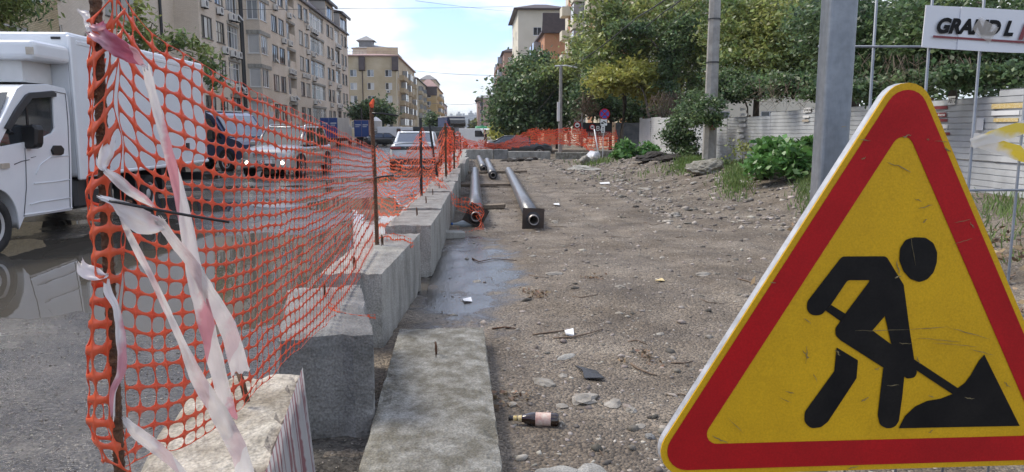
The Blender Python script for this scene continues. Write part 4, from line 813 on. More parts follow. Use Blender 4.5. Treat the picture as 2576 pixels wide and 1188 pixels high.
flat('face_plate', [outer], -.0035, 'sign_yellow', sg, .0025)
flat('red_band', [tri_in(.0115, .042), tri_in(.065, .022)], .0, 'sign_red', sg)
fig = [[(2262, 655), (2264, 625), (2278, 603), (2300, 597), (2328, 598), (2348, 612), (2357, 635), (2356, 660), (2348, 685), (2332, 703), (2312, 710), (2290, 702), (2272, 682)]]
z8 = lambda a: [(1932+x*.4996, 593.8+y*.5) for x, y in a]
body = rounded([sp(*q) for q in z8([(372, 103), (595, 102), (682, 245), (712, 470), (735, 620), (750, 690), (735, 712), (700, 718), (685, 706), (676, 800), (658, 930), (640, 960), (600, 970), (562, 950), (552, 900), (580, 662), (365, 525), (340, 500), (338, 465), (362, 430), (388, 392), (515, 222), (400, 222), (317, 345), (268, 398), (222, 400), (195, 375), (197, 330)])], [.012, .012, .006, .004, .004, .01, .008, .008, .001, .001, .012, .016, .02, .016, .012, .001, .01, .012, .012, .006, .002, .002, .01, .002, .016, .018, .018, .016], 4)
hole = [sp(*q) for q in z8([(588, 402), (525, 475), (620, 545)])]
flat('worker_figure', [body, hole], .0006, 'sign_black', sg)
head = rounded([sp(*q) for q in fig[0]], .012, 3); flat('figure_head', [head], .0006, 'sign_black', sg)
leg = rounded([sp(*q) for q in z8([(345, 560), (452, 625), (445, 715), (300, 935), (265, 962), (215, 968), (182, 935), (185, 885), (333, 680)])], [.001, .002, .006, .014, .014, .016, .018, .016, .006], 4); flat('figure_leg', [leg], .0006, 'sign_black', sg)
flat('figure_handle', [[sp(*q) for q in z8([(318, 347), (394, 394), (366, 430), (290, 375)])]], .0006, 'sign_black', sg)
pile = [sp(*q) for q in z8([(658, 967), (690, 905), (740, 858), (800, 830), (870, 818), (928, 795), (747, 676), (735, 620), (955, 765), (990, 740), (1020, 700), (1060, 630), (1088, 597), (1266, 955)])]; flat('figure_spoil_heap', [pile], .0006, 'sign_black', sg)
rg = random.Random(8)
def scr(px0, py0, px1, py1, w=2.0):
    a = Vector(sp(px0, py0)); b = Vector(sp(px1, py1)); d = (b-a); nrm = Vector((-d.y, d.x)).normalized()*(w/F*.85); n = 7; top = []; bot = []
    for k in range(n+1):
        u = k/n; c = a.lerp(b, u)+nrm*rg.uniform(-1.2, 1.2); hw = math.sin(math.pi*u)*rg.uniform(.3, 1)+.05; top.append(tuple(c+nrm*hw)); bot.append(tuple(c-nrm*hw))
    return top+bot[::-1]
marks = [(2232, 407, 2292, 432, 3), (2290, 828, 2380, 822, 1.4), (2380, 822, 2490, 853, 1.6), (2305, 850, 2420, 860, 1.2), (2345, 862, 2460, 872, 1.2), (2440, 878, 2500, 893, 2), (2150, 832, 2290, 830, 1.6), (2260, 864, 2292, 864, 2), (2310, 525, 2345, 515, 3), (2395, 615, 2445, 600, 1), (2022, 800, 2040, 815, 2), (2100, 880, 2112, 895, 4), (2018, 880, 2034, 900, 2), (1975, 985, 1998, 990, 2), (2165, 1010, 2185, 1000, 3), (2336, 1090, 2346, 1080, 3), (2255, 655, 2262, 690, 3), (2290, 595, 2302, 668, 0.9), (2166, 402, 2178, 396, 3), (2115, 320, 2128, 318, 2), (2270, 343, 2292, 342, 4), (2330, 350, 2336, 352, 3), (2160, 350, 2190, 356, 2), (2373, 372, 2392, 382, 4), (2350, 355, 2385, 357, 2), (2400, 560, 2440, 552, 1.2), (2130, 1180, 2160, 1172, 2), (1790, 1095, 1830, 1115, 3), (1830, 1050, 1870, 1090, 1.2), (2440, 560, 2450, 575, 3), (1936, 710, 1952, 712, 2), (2045, 940, 2055, 960, 2), (2030, 870, 2026, 915, 2), (2305, 895, 2312, 915, 2), (2335, 995, 2350, 1000, 2), (2230, 970, 2262, 968, 2), (1960, 1000, 1990, 1012, 1.5), (2200, 930, 2212, 925, 3), (2425, 1000, 2450, 1004, 2), (2525, 960, 2540, 975, 3), (2250, 700, 2266, 694, 4), (2320, 560, 2332, 552, 3), (2300, 500, 2318, 508, 2)]
flat('paint_scratches', [scr(*q) for q in marks], .0012, 'scratch', sg)['kind'] = 'stuff'
for q in ((.25, .5), (.72, .3)): pass
# galvanised post behind the sign
pY = 1.62; a, b = P(2062, 300, pY).x, P(2134, 300, pY).x; top = P(2105, 0, pY); cx = P(2100, 200, pY).x
po = MB(); rr_ = rounded([(-.0325, -.026), (.0325, -.026), (.0325, .026), (-.0325, .026)], .011, 4)
po.loft([[(cx+x, pY+y, z) for x, y in rr_] for z in (-.05, .8, 1.6, 2.7)]); o = po.build('sign_post', 'galv'); me = o.data
for p in me.polygons: p.use_smooth = False
tag(o, 'grey galvanised square post standing behind the roadworks sign', 'post')
# welded mesh fence panel: wires as parts
mf = thing('mesh_fence_panel', 'grey welded wire fence panel behind the roadworks sign', 'fence', (1.5, 1.78, 0))
fY = 1.78
def fx(px, py): return P(px, py, fY)
xv = [fx(2190, 200).x, fx(2328, 200).x, fx(2456, 200).x, fx(2580, 200).x, fx(2708, 200).x]
zh = [fx(2400, 120).z, fx(2500, 480).z, fx(2500, 120).z+.36, .3]
for i, x in enumerate(xv): link('wire', MB().tube([(x, fY, .02), (x+.004, fY-.003, 1.2), (x-.002, fY, 2.5)], .0034, 6).mesh(), 'wire_grey', mf, True)
for z in zh: link('wire', MB().tube([(cx+.03, fY-.007, z), (1.9, fY-.007, z+.004)], .0032, 6).mesh(), 'wire_grey', mf, True)
# banner
bn = thing('banner', 'white plastic banner reading GRAND LINE hung on the wire fence', 'banner', fx(2500, 125)); bY = fY-.012
p0, p1, p2, p3 = [P(*q, bY) for q in ((2330, 13), (2320, 123), (2700, 150), (2700, 60))]
mb = MB(); n = 14; V0 = []
for i in range(n+1):
    u = i/n; t0 = P(2330+u*400, 13+u*22, bY); t1 = P(2319+u*400, 119+u*14+6*math.sin(u*3), bY); off = Vector((0, -.0016*math.sin(u*7), 0)); V0.append((t0+off, t1+off))
for i in range(n): 
    for dz in (0,): mb.add([V0[i][0], V0[i+1][0], V0[i+1][1], V0[i][1]], [(0, 3, 2, 1)])
me = mb.mesh(); o = link('sheet', me, 'banner', bn); md = o.modifiers.new('s', 'SOLIDIFY'); md.thickness = .003; md.offset = -1
dirx = (P(2730, 31, bY)-P(2330, 13, bY)); dirx.y = 0
def bt(px, py): return frame(P(px, py, bY-.0058), dirx.normalized(), (0, -1, 0))
sz = .047
link('lettering', text_mesh('GRAND L', sz, .0003, .25, .0022, bt(2352, 81), sx=.95), 'sign_black', bn); link('lettering', text_mesh('INE', sz*1.15, .0003, .25, .002, bt(2560, 98), sx=1.1), 'banner_red', bn)
link('underline', MB(frame(P(2347, 92, bY-.0058), (dirx.normalized()+Vector((0, 0, -.02))).normalized(), (0, -1, 0))).box(0, .32, -.0025, .0025, 0, .0008).mesh(), 'banner_red', bn)
q = [P(a, b, bY-.0072) for a, b in ((2466, 43), (2500, 63), (2513, 70), (2490, 108), (2460, 90), (2446, 72))]; link('tape_patch', MB().add(q, [tuple(range(6))]).mesh(fix=False), 'tape_film', bn)
# yellow and white tape on the mesh fence
ribbon('barrier_tape', 'yellow and white tape strung upward across the wire fence', [(2444, 362, 1.76, 26), (2480, 350, 1.755, 30), (2530, 335, 1.75, 34), (2600, 312, 1.74, 36)], 'tape_yellow', .15, 21, False, 'yellow tapes on the wire fence', n=24)
ribbon('barrier_tape', 'red tinged yellow tape strung downward across the wire fence', [(2446, 352, 1.765, 34), (2480, 358, 1.76, 38), (2530, 375, 1.755, 36), (2600, 396, 1.75, 36)], 'tape_yellow', .15, 22, False, 'yellow tapes on the wire fence', n=24)
# ================================================================ PIPES
def steel_pipe(label, n0, n1, r=.125, plate=None, prot=.22):
    a, b = Vector(n0), Vector(n1); d = (b-a); L = d.length; M = frame(a, Vector((0, 0, 1)).cross(d).normalized(), d.normalized()); t = thing('steel_pipe', label, 'pipe', (a.x, a.y, 0)); 
    t_ = MB(); mul = lambda prof, mi=0: t_.lathe(prof, 28, M, mi, False)
    link('casing', MB().lathe([(r*.82, 0), (r, 0), (r, L*.25), (r, L*.5), (r, L*.75), (r, L), (r*.6, L)], 28, M, cap=False).mesh(), 'pipe', t, True)
    link('end_collar', MB().lathe([(r*.98, .12), (r*1.06, .1), (r*1.06, -.03), (r*.9, -.035), (r*.62, -.05)], 28, M, cap=False).mesh(), 'pipe_dark', t, True)
    link('inner_pipe', MB().lathe([(r*.62, .0), (r*.62, -prot), (r*.52, -prot), (r*.5, L*.1), (.001, L*.1)], 28, M, cap=False).mesh(), 'pipe_steel', t, True)
    if plate:
        s, ang, at = plate; hole = [(r*.9*math.cos(k*math.pi/10), r*.9*math.sin(k*math.pi/10)) for k in range(20)][::-1]
        me = curve_mesh([[(-s, -s), (s, -s), (s, s), (-s, s)], hole], .005, 0, M @ Matrix.Translation((0, -.0, at)) @ Matrix.Rotation(ang, 4, 'Z')); link('square_plate', me, 'rust_plate', t)
    return t
c0 = P(1341, 552, 11.55)
steel_pipe('long grey steel pipe with upright square plate, right one of the pair', (c0.x, c0.y, .18), (G(1272, 430).x, 25.5, .15), .128, (.172, R(2), -.03))
c1 = P(1197, 546, 11.9)
steel_pipe('long grey steel pipe with tilted diamond plate, left one of the pair', (c1.x, c1.y, .2), (c1.x+.02, 25.0, .18), .125, (.165, R(28), -.02))
c2 = P(1217, 428, 26.5); steel_pipe('short grey pipe lying farthest back between the long pipes', (c2.x, 26.6, .16), (c2.x-.1, 37, .15), .125, None, .12)
c3 = P(1240, 448, 23.0); steel_pipe('short grey pipe lying in the middle between the long pipes', (c3.x, 22.9, .16), (c3.x+.02, 33.5, .15), .13, None, .12)
def plank(label, p, q, w=.18, h=.05, m='wood'):
    a, b = Vector(p), Vector(q); d = b-a; M = frame(a, d.normalized(), Vector((0, 0, 1))); o = MB(M).box(0, d.length, -w/2, w/2, 0, h).build('plank', m, bevel=.006); return tag(o, label, 'plank', 'planks under the pipes')
plank('weathered plank under the left pipe, nearest of the planks', (-.10, 14.6, .0), (.62, 14.5, .04), .25, .08)
plank('weathered plank behind the nearest one, long and thin under both pipes', (-.4, 20.2, .02), (1.1, 20.0, .05), .2, .07)
plank('dark plank lying under the far ends of the pipes', (-.2, 25.8, .03), (1.9, 26.4, .03), .2, .08)
# ================================================================ VEHICLES
def gz(x, y): return float(road_h(np.array([x]), np.array([y]))[0])
def wheel(par, c, r, w, axis='y', out=1, m='silver', sub=True):
    """wheel > rim; axle along local y, outer face towards out"""
    M = Matrix.Translation(c) @ Matrix.Rotation(R(-90)*out, 4, 'X')
    t_ = link('wheel', MB().lathe([(r*.62, -w/2), (r*.93, -w/2), (r, -w*.36), (r, w*.36), (r*.93, w/2), (r*.66, w/2), (r*.6, w*.40)], 24, M).mesh(), 'rubber', None, True); t_.parent = par
    rm = MB(); rm.lathe([(r*.64, w*.46), (r*.58, w*.5), (r*.5, w*.36), (r*.2, w*.30), (.001, w*.36)], 20, M, cap=False)
    for k in range(6): 
        q = M @ Matrix.Rotation(k*math.pi/3, 4, 'Z') @ Matrix.Translation((r*.34, 0, w*.40)); rm.add([q @ Vector(v) for v in ((-r*.24, -r*.07, -.02), (r*.24, -r*.05, -.02), (r*.24, r*.05, -.02), (-r*.24, r*.07, -.02), (-r*.22, -r*.05, .02), (r*.22, -r*.04, .01), (r*.22, r*.04, .01), (-r*.22, r*.05, .02))], [(0, 1, 5, 4), (1, 2, 6, 5), (2, 3, 7, 6), (3, 0, 4, 7), (4, 5, 6, 7)])
    o = link('rim', rm.mesh(), m, None, True); o.parent = t_
    return t_
def lp(name, mb, m, par, smooth=False, bevel=0):                # a part in the thing's own axes
    o = mb.build(name, m, None, smooth, bevel); o.parent = par; return o
def car(name, label, cat, loc, rz, L, W, H, paint, hood=.95, belt=1.0, trunk=1.05, xs=(1.0, .35, -1.0, -1.75), wr=.32, wb=2.65, zb=.2, group=None, gl='glass_car', post=True, top=None, rails=False, fr=.12, tape=.78):
    """local x forward; xs = windscreen base, roof front, roof rear, rear glass base"""
    t = thing(name, label, cat, loc, rz, group); h = L/2; A, B, C, D = xs; hw = W/2
    st_ = [(-h, .55, trunk-.12, .80), (-h+.05, .30, trunk-.04, .90), (-h+.3, zb+.02, trunk, .97), (D, zb, belt+.01, 1.0), (C, zb, belt, 1), (0, zb, belt-.01, 1), (A-.25, zb, belt-.02, 1), (A+.1, zb, hood+.01, .995), (h-.45, zb+.02, hood-.05, .96), (h-.15, zb+.06, hood-.14, .90), (h-.03, .32, hood-.24, .80), (h, .45, hood-.34, .70)]
    secs = []
    for x, z0, z1, k in st_:
        w = hw*k; zm = z0+(z1-z0)*.55; half = [(w*.82, z0), (w*.97, z0+.12*(z1-z0)), (w, zm), (w*.97, z0+(z1-z0)*.86), (w*.88, z1-.01), (w*.5, z1+.025)]
        secs.append([(x, y, z) for y, z in half]+[(x, -y, z) for y, z in half[::-1]])
    o = lp('body', MB().loft(secs), paint, t, True); md = o.modifiers.new('s', 'SUBSURF'); md.levels = md.render_levels = 1
    wt = tape*hw; g = MB(); b0 = belt-.03; rt = H-.06
    ring0 = [(A, hw*.80, b0), (A-.3, hw*.9, b0), (D+.3, hw*.9, b0), (D, hw*.78, b0)]; ring1 = [(B, wt*.88, rt), (B-.12, wt*.96, rt), (C+.1, wt*.96, rt), (C, wt*.88, rt)]
    mir = lambda q: q+[(x, -y, z) for x, y, z in q[::-1]]
    g.loft([mir(ring0), mir(ring1)]); lp('glasshouse', g, gl, t)
    rf = MB(); rr2 = [(x*1.0, y*1.02, z) for x, y, z in ring1]; rtop = [((x-(B+C)/2)*.86+(B+C)/2, y*.84, H) for x, y, z in ring1]; rf.loft([mir(rr2), mir([(x, y, z+.035) for x, y, z in rr2]), mir(rtop)]); lp('roof', rf, paint, t, True)
    if post:
        for s in (1, -1):
            for nm_, q0, q1, r_ in (('windscreen_pillar', ring0[0], ring1[0], .035), ('rear_pillar', ring0[3], ring1[3], .055), ('door_pillar', ((A+D)/2+.05, hw*.9, b0), ((B+C)/2, wt*.965, rt), .035)):
                lp(nm_, MB().tube([(q0[0], q0[1]*s, q0[2]), (q1[0], q1[1]*s, q1[2]+.02)], r_, 6), paint, t, True)
    for i, sx in enumerate((wb/2+.03, -wb/2)):
        for s in (1, -1):
            lp('wheel_arch', MB().lathe([(wr*1.2, 0), (wr*1.2, .035), (wr*.6, .036)], 22, Matrix.Translation((sx, s*(hw-.025), wr+.03)) @ Matrix.Rotation(R(-90)*s, 4, 'X')), 'interior', t)
            wheel(t, (sx, s*(hw-.07), wr), wr, .2, out=s)
    for s in (1, -1): lp('mirror', MB().cbox((A-.35, s*(hw+.09), belt+.06), (.12, .2, .13)), top or paint, t, False, .03)
    return t
def plate(par, x, z, txt, face=1, w=.52):
    o = lp('number_plate', MB().cbox((x, 0, z), (.012, w, .115)), 'white_plain', par); M = frame((x+.008*face, -.24*face, z-.037), (0, face, 0), (face, 0, 0)); q = link('lettering', text_mesh(txt, .105, .001, 0, .002, M), 'sign_black', None); q.parent = o; return o
# ---- silver SUV coming towards us
sx, sy = -6.4, 26.2; su = car('suv', 'silver SUV with lit fog lamps coming through the wet road', 'car', (sx, sy, gz(sx, sy)-.02), R(-97), 4.33, 1.83, 1.68, 'silver', hood=1.06, belt=1.05, trunk=1.08, xs=(1.02, .28, -1.55, -1.95), wr=.35, wb=2.63, zb=.3, tape=.84)
h = 4.33/2
lp('bumper', MB().loft([[(h-.32, y, z) for y, z in ((-.93, .32), (.93, .32), (.93, .66), (-.93, .66))], [(h-.05, y, z) for y, z in ((-.84, .34), (.84, .34), (.84, .64), (-.84, .64))], [(h+.06, y, z) for y, z in ((-.62, .36), (.62, .36), (.62, .62), (-.62, .62))]]), 'silver', su, False, .03)
lp('grille', MB().cbox((h-.02, 0, .76), (.06, .78, .14)), 'grille', su, False, .015)
for z in (.715, .76, .805): lp('grille_bar', MB().cbox((h+.015, 0, z), (.012, .74, .012)), 'chrome', su)
em = MB().lathe([(.075, 0), (.085, .006), (.095, 0)], 18, Matrix.Translation((h+.03, 0, .765)) @ Matrix.Rotation(R(90), 4, 'Y') @ Matrix.Diagonal((.62, 1, 1, 1)), cap=False)
for y, sl_ in ((-.03, 0), (.03, 0)): em.cbox((h+.032, y, .765), (.006, .014, .075), M=Matrix.Rotation(R(-16), 4, 'X'))
em.cbox((h+.032, 0, .765), (.006, .06, .014)); lp('emblem', em, 'chrome', su)
lp('lower_grille', MB().cbox((h+.045, 0, .44), (.04, .7, .1)), 'grille', su)
for s in (1, -1):
    lp('headlight', MB().loft([[(h-.5, s*.86, .86), (h-.5, s*.80, .93), (h-.42, s*.72, .92)], [(h-.14, s*.72, .70), (h-.16, s*.66, .86), (h-.1, s*.5, .84)], [(h-.03, s*.52, .70), (h-.05, s*.5, .82), (h-.02, s*.44, .80)]]), 'lens', su)
    lp('fog_lamp', MB().lathe([(.07, 0), (.06, .03), (.001, .035)], 14, Matrix.Translation((h+.03, s*.58, .52)) @ Matrix.Rotation(R(90), 4, 'Y')), 'fog_light', su)
    if s > 0 or True: lp('roof_rail', MB().tube([(.2, s*.62, 1.66), (.0, s*.62, 1.73), (-1.2, s*.62, 1.73), (-1.4, s*.62, 1.66)], .02, 6), 'chrome', su, True)
    lp('side_cladding', MB().cbox((0, s*.915, .42), (2.2, .03, .22)), 'silver', su, False, .01)
    for x in (.1, -.85): lp('door_handle', MB().cbox((x, s*.925, .9), (.18, .03, .035)), 'black_plastic', su)
lp('wiper', MB().tube([(1.0, .3, 1.04), (.85, -.3, 1.12)], .012, 5), 'black_plastic', su); plate(su, h+.07, .56, 'BZ 10', 1)
lp('hood_lettering', MB().cbox((h-.17, 0, .90), (.02, .34, .03)), 'grey_trim', su)
# ---- white sedan seen from behind
wx, wy = -2.25, 30.0; ws = car('sedan', 'white sedan seen from behind with dark full width tail light bar', 'car', (wx, wy, gz(wx, wy)), R(91), 4.8, 1.86, 1.46, 'white_paint', hood=.95, belt=.98, trunk=1.06, xs=(1.2, .45, -1.0, -1.95), wr=.33, wb=2.78, top='black_plastic')
h = 2.4
lp('tail_light_bar', MB().cbox((-h+.02, 0, .86), (.1, 1.68, .13)), 'black_paint', ws, False, .03)
for s in (1, -1): lp('tail_light', MB().cbox((-h+.01, s*.66, .86), (.11, .4, .09)), 'red_lens', ws, False, .02)
for y in (-.3, -.15, 0, .15, .3): lp('badge', MB().cbox((-h-.035, y, .88), (.006, .03, .03)), 'chrome', ws)
lp('rear_bumper', MB().cbox((-h+.08, 0, .38), (.22, 1.6, .18)), 'dark_grey', ws, False, .04); plate(ws, -h+.0, .69, 'M697', -1)
lp('boot_spoiler', MB().cbox((-h+.08, 0, 1.065), (.14, 1.5, .025)), 'white_paint', ws, False, .01)
# ---- dark blue van crossing behind the SUV
vx, vy = P(575, 400, 29.5).x-.4, 29.8
bv = thing('van', 'dark blue van with steel wheels waiting behind the silver SUV', 'van', (vx, vy, gz(vx, vy)), R(-32))
prof = [(-3.0, .45), (2.35, .45), (2.45, .7), (2.42, 1.0), (2.25, 1.12), (1.55, 1.28), (.85, 2.08), (.5, 2.2), (-3.0, 2.25)]
mb = MB(); mb.loft([[(x, -.98, z) for x, z in prof], [(x, -1.0, z) for x, z in prof], [(x, 1.0, z) for x, z in prof], [(x, .98, z) for x, z in prof]]); lp('body', mb, 'blue_paint', bv, False, .06)
lp('windscreen', MB().loft([[(1.60, -.88, 1.27), (1.60, .88, 1.27), (.92, .82, 2.05), (.92, -.82, 2.05)], [(1.63, -.88, 1.29), (1.63, .88, 1.29), (.95, .82, 2.07), (.95, -.82, 2.07)]]), 'glass_pale', bv)
for s in (1, -1):
    lp('side_window', MB().prism([(1.35, s*1.005, 1.2), (.75, s*1.005, 1.95), (-.1, s*1.005, 1.95), (-.1, s*1.005, 1.2)], (0, s*.012, 0)), 'glass_car', bv)
    lp('side_window', MB().prism([(-.25, s*1.005, 1.25), (-.25, s*1.005, 1.92), (-1.6, s*1.005, 1.92), (-1.6, s*1.005, 1.25)], (0, s*.012, 0)), 'glass_car', bv)
    lp('headlight', MB().cbox((2.36, s*.68, .88), (.12, .34, .2)), 'lens', bv, False, .03); lp('mirror', MB().cbox((1.15, s*1.16, 1.35), (.14, .16, .28)), 'black_plastic', bv, False, .03)
    for x in (1.55, -1.9):
        lp('wheel_arch', MB().lathe([(.46, 0), (.46, .03), (.3, .031)], 22, Matrix.Translation((x, s*.985, .38)) @ Matrix.Rotation(R(-90)*s, 4, 'X')), 'interior', bv); wheel(bv, (x, s*.95, .34), .35, .22, out=s, m='panel_grey')
lp('bumper', MB().cbox((2.42, 0, .52), (.16, 1.9, .22)), 'grey_trim', bv, False, .03); lp('roof_panel', MB().cbox((-1.2, 0, 2.25), (3.3, 1.7, .05)), 'panel_grey', bv, False, .02); lp('wiper', MB().tube([(1.6, .4, 1.3), (1.35, -.3, 1.55)], .015, 5), 'black_plastic', bv)
# ---- white box truck on the left
TX = -6.1
tk = thing('box_truck', 'white refrigerated box truck with black mirror driving in from the left', 'truck', (-7.1, 13, 0))
ps = lambda px, py: (PX(px, py, TX).y, PX(px, py, TX).z)
MT = Matrix(((0, 0, 1, TX), (1, 0, 0, 0), (0, 1, 0, 0), (0, 0, 0, 1)))      # (Y, z, out) -> place
wc = ps(-6, 563); arch = [(wc[0]+.46*math.cos(a), .37+.47*math.sin(a)) for a in [R(k) for k in range(-12, 193, 12)]]
out_ = [ps(182, 528), ps(180, 400), ps(176, 300), ps(170, 245), ps(163, 223), ps(120, 213), ps(60, 214), ps(44, 224), ps(18, 278), ps(-18, 350), ps(-60, 378), ps(-95, 400), (wc[0]-.95, .95), (wc[0]-.98, .35), (wc[0]-.5, .30)]+arch[::-1]+[ps(62, 546)]
win_ = rounded([ps(*q) for q in ((-6, 372), (30, 300), (66, 246), (134, 240), (139, 324), (132, 336), (98, 352), (40, 363))], .03, 3)
link('cab_side', curve_mesh([out_, win_], .012, .006, MT @ Matrix.Translation((0, 0, -.02))), 'white_paint', tk)
sol = [p for p in out_]
link('cab_shell', curve_mesh([out_], 1.0, 0, MT @ Matrix.Translation((0, 0, -1.04))), 'white_paint', tk)
link('side_window', curve_mesh([win_], .004, 0, MT @ Matrix.Translation((0, 0, -.030))), 'glass', tk)
vis = [ps(*q) for q in ((10, 322), (36, 276), (62, 240), (72, 234), (128, 230), (137, 235), (137, 243), (76, 247), (50, 282), (22, 326))]; link('window_visor', curve_mesh([vis], .012, .004, MT @ Matrix.Translation((0, 0, .014))), 'dark_grey', tk)
link('quarter_frame', curve_mesh([[ps(*q) for q in ((68, 250), (72, 250), (80, 358), (74, 358))]], .003, 0, MT @ Matrix.Translation((0, 0, -.022))), 'black_plastic', tk)
w0, w1 = ps(40, 232), ps(-14, 342); link('windscreen', MB().add([(TX-.08, w0[0]-.03, w0[1]), (TX-1.95, w0[0]-.03, w0[1]), (TX-1.95, w1[0]-.03, w1[1]), (TX-.04, w1[0]-.03, w1[1])], [(0, 1, 2, 3)]).mesh(), 'glass_car', tk)
def seam(name, pts, r=.005, m='grey_trim', o_=.004): link(name, MB().tube([(TX+o_, *ps(*q)) for q in pts], r, 5).mesh(), m, tk, True)
seam('door_seam', [(60, 545), (66, 470), (64, 400), (62, 372)]); seam('door_seam', [(164, 236), (170, 300), (174, 400), (176, 524)]); seam('door_seam', [(72, 235), (130, 229), (164, 236)]); seam('sill_strip', [(60, 541), (120, 533), (181, 523)], .012, 'white_paint'); seam('body_crease', [(85, 462), (130, 458), (175, 452)], .008, 'white_paint'); seam('body_crease', [(90, 440), (100, 415), (125, 396), (172, 391)], .007, 'white_paint'); seam('body_crease', [(75, 515), (100, 508), (175, 498)], .008, 'white_paint')
seam('paint_scratch', [(36, 414), (55, 406), (74, 402)], .006, 'black_plastic', .0); seam('paint_scratch', [(78, 397), (90, 394)], .004, 'black_plastic', .001)
hd = rounded([ps(*q) for q in ((128, 378), (134, 367), (150, 367), (157, 375), (156, 386), (150, 390), (132, 389))], .01, 3); link('door_handle', curve_mesh([hd], .012, .005, MT @ Matrix.Translation((0, 0, .01))), 'black_plastic', tk)
link('turn_indicator', MB(MT).box(ps(0, 417)[0], ps(20, 417)[0], ps(10, 424)[1], ps(10, 411)[1], .0, .025).mesh(), 'tape_clear', tk)
mm = [P(q[0], q[1], ps(60, 340)[0]) for q in ((40, 318), (82, 312), (92, 322), (92, 366), (84, 375), (44, 374), (36, 366))]; link('side_mirror', MB().prism(mm, (.02, .16, 0)).mesh(), 'black_plastic', tk).modifiers.new('b', 'BEVEL').width = .03
link('mirror_arm', MB().tube([(TX-.02, *ps(22, 330)), tuple(P(45, 345, ps(60, 340)[0]+.06))], .035, 6).mesh(), 'black_plastic', tk)
# wheels, chassis
def twheel(y, z, r=.37, x=TX-.14):
    M = Matrix.Translation((x, y, z)) @ Matrix.Rotation(R(90), 4, 'Y'); o = link('wheel', MB().lathe([(r*.6, -.11), (r*.93, -.11), (r, -.08), (r, .08), (r*.93, .11), (r*.64, .11), (r*.6, .06)], 28, M).mesh(), 'rubber', tk, True)
    rim = MB().lathe([(r*.63, .085), (r*.58, .09), (r*.52, .02), (r*.3, .0), (r*.26, .06), (.001, .065)], 24, M, cap=False)
    for k in range(6): rim.lathe([(.02, .0), (.02, .03), (.001, .032)], 8, M @ Matrix.Translation((r*.4*math.cos(k*1.047), r*.4*math.sin(k*1.047), .0)))
    link('rim', rim.mesh(), 'panel_grey', o, True)
twheel(wc[0], .355); ry = ps(392, 480)[0]; twheel(ry, .36, .36, TX-.2); twheel(ry, .36, .36, TX-1.9)
ya, yz = ps(190, 300)[0]+.02, ps(519, 300)[0]
link('chassis', MB().box(TX-1.6, TX-.5, wc[0], yz-.1, .5, .84).mesh(), 'interior', tk); link('fuel_tank', MB().box(TX-.75, TX-.12, ya+.05, ya+1.25, .34, .83).mesh(), 'dark_grey', tk).modifiers.new('b', 'BEVEL').width = .05
link('side_lamp', MB().box(TX-.1, TX-.06, ya+.35, ya+.62, .62, .76).mesh(), 'tape_clear', tk); link('mudguard', MB().box(TX-.5, TX-.1, ry+.55, ry+.7, .3, .84).mesh(), 'black_plastic', tk); link('mudguard', MB().box(TX-.5, TX-.1, ry-.62, ry-.5, .3, .84).mesh(), 'black_plastic', tk); link('rear_bar', MB().box(TX-2.1, TX-.05, yz-.35, yz-.2, .45, .62).mesh(), 'black_plastic', tk)
bx = link('cargo_box', MB().box(TX-2.2, TX, ya, yz, .84, 3.05).mesh(), 'white_box', tk); md = bx.modifiers.new('b', 'BEVEL'); md.width = .07; md.segments = 3
for nm_, q in (('box_trim', (TX-.06, TX+.012, ya-.012, ya+.16, .80, 3.0)), ('box_trim', (TX-.04, TX+.01, ya+.17, yz, .83, .90)), ('box_trim', (TX-.04, TX+.01, ya+.17, yz, 2.86, 2.95))): link(nm_, MB().box(*q).mesh(), 'white_paint', tk).modifiers.new('b', 'BEVEL').width = .02
link('marker_lamp', MB().box(P(129, 96, ya).x, P(152, 96, ya).x, ya-.02, ya+.02, P(130, 99, ya).z, P(130, 93, ya).z).mesh(), 'black_plastic', tk)
link('latch', MB().box(TX-.01, TX+.03, ps(468, 370)[0], ps(474, 370)[0], ps(470, 378)[1], ps(470, 360)[1]).mesh(), 'black_plastic', tk)
yu = ya-.95; zt, zb_ = P(60, 99, yu).z, P(60, 148, yu).z
ru = link('cooling_unit', MB().box(TX-2.0, P(86, 120, yu).x, yu, ya-.02, zb_, zt).mesh(), 'white_paint', tk); md = ru.modifiers.new('b', 'BEVEL'); md.width = .07; md.segments = 3
link('cooling_unit_base', MB().box(TX-1.8, P(56, 180, yu+.2).x, yu+.2, ya-.02, P(50, 206, yu+.2).z, zb_).mesh(), 'ac_white', tk); link('unit_label', MB().box(P(64, 120, yu).x, P(84, 120, yu).x, yu-.006, yu-.001, P(60, 137, yu).z, P(60, 118, yu).z).mesh(), 'tape_clear', tk); link('unit_hose', MB().tube([P(60, 150, yu+.3), P(56, 180, yu+.5), P(54, 205, yu+.6)], .03, 6).mesh(), 'black_plastic', tk); link('roof_beacon', MB().lathe([(.09, 0), (.085, .04), (.05, .06), (.001, .065)], 14, Matrix.Translation((TX-.55, ps(60, 300)[0]+.1, 2.205))).mesh(), 'panel_grey', tk)
link('unit_lettering', text_mesh('S', .2, .002, 0, .006, frame(P(-20, 141, yu-.01), (1, 0, 0), (0, -1, 0))), 'sign_black', tk)
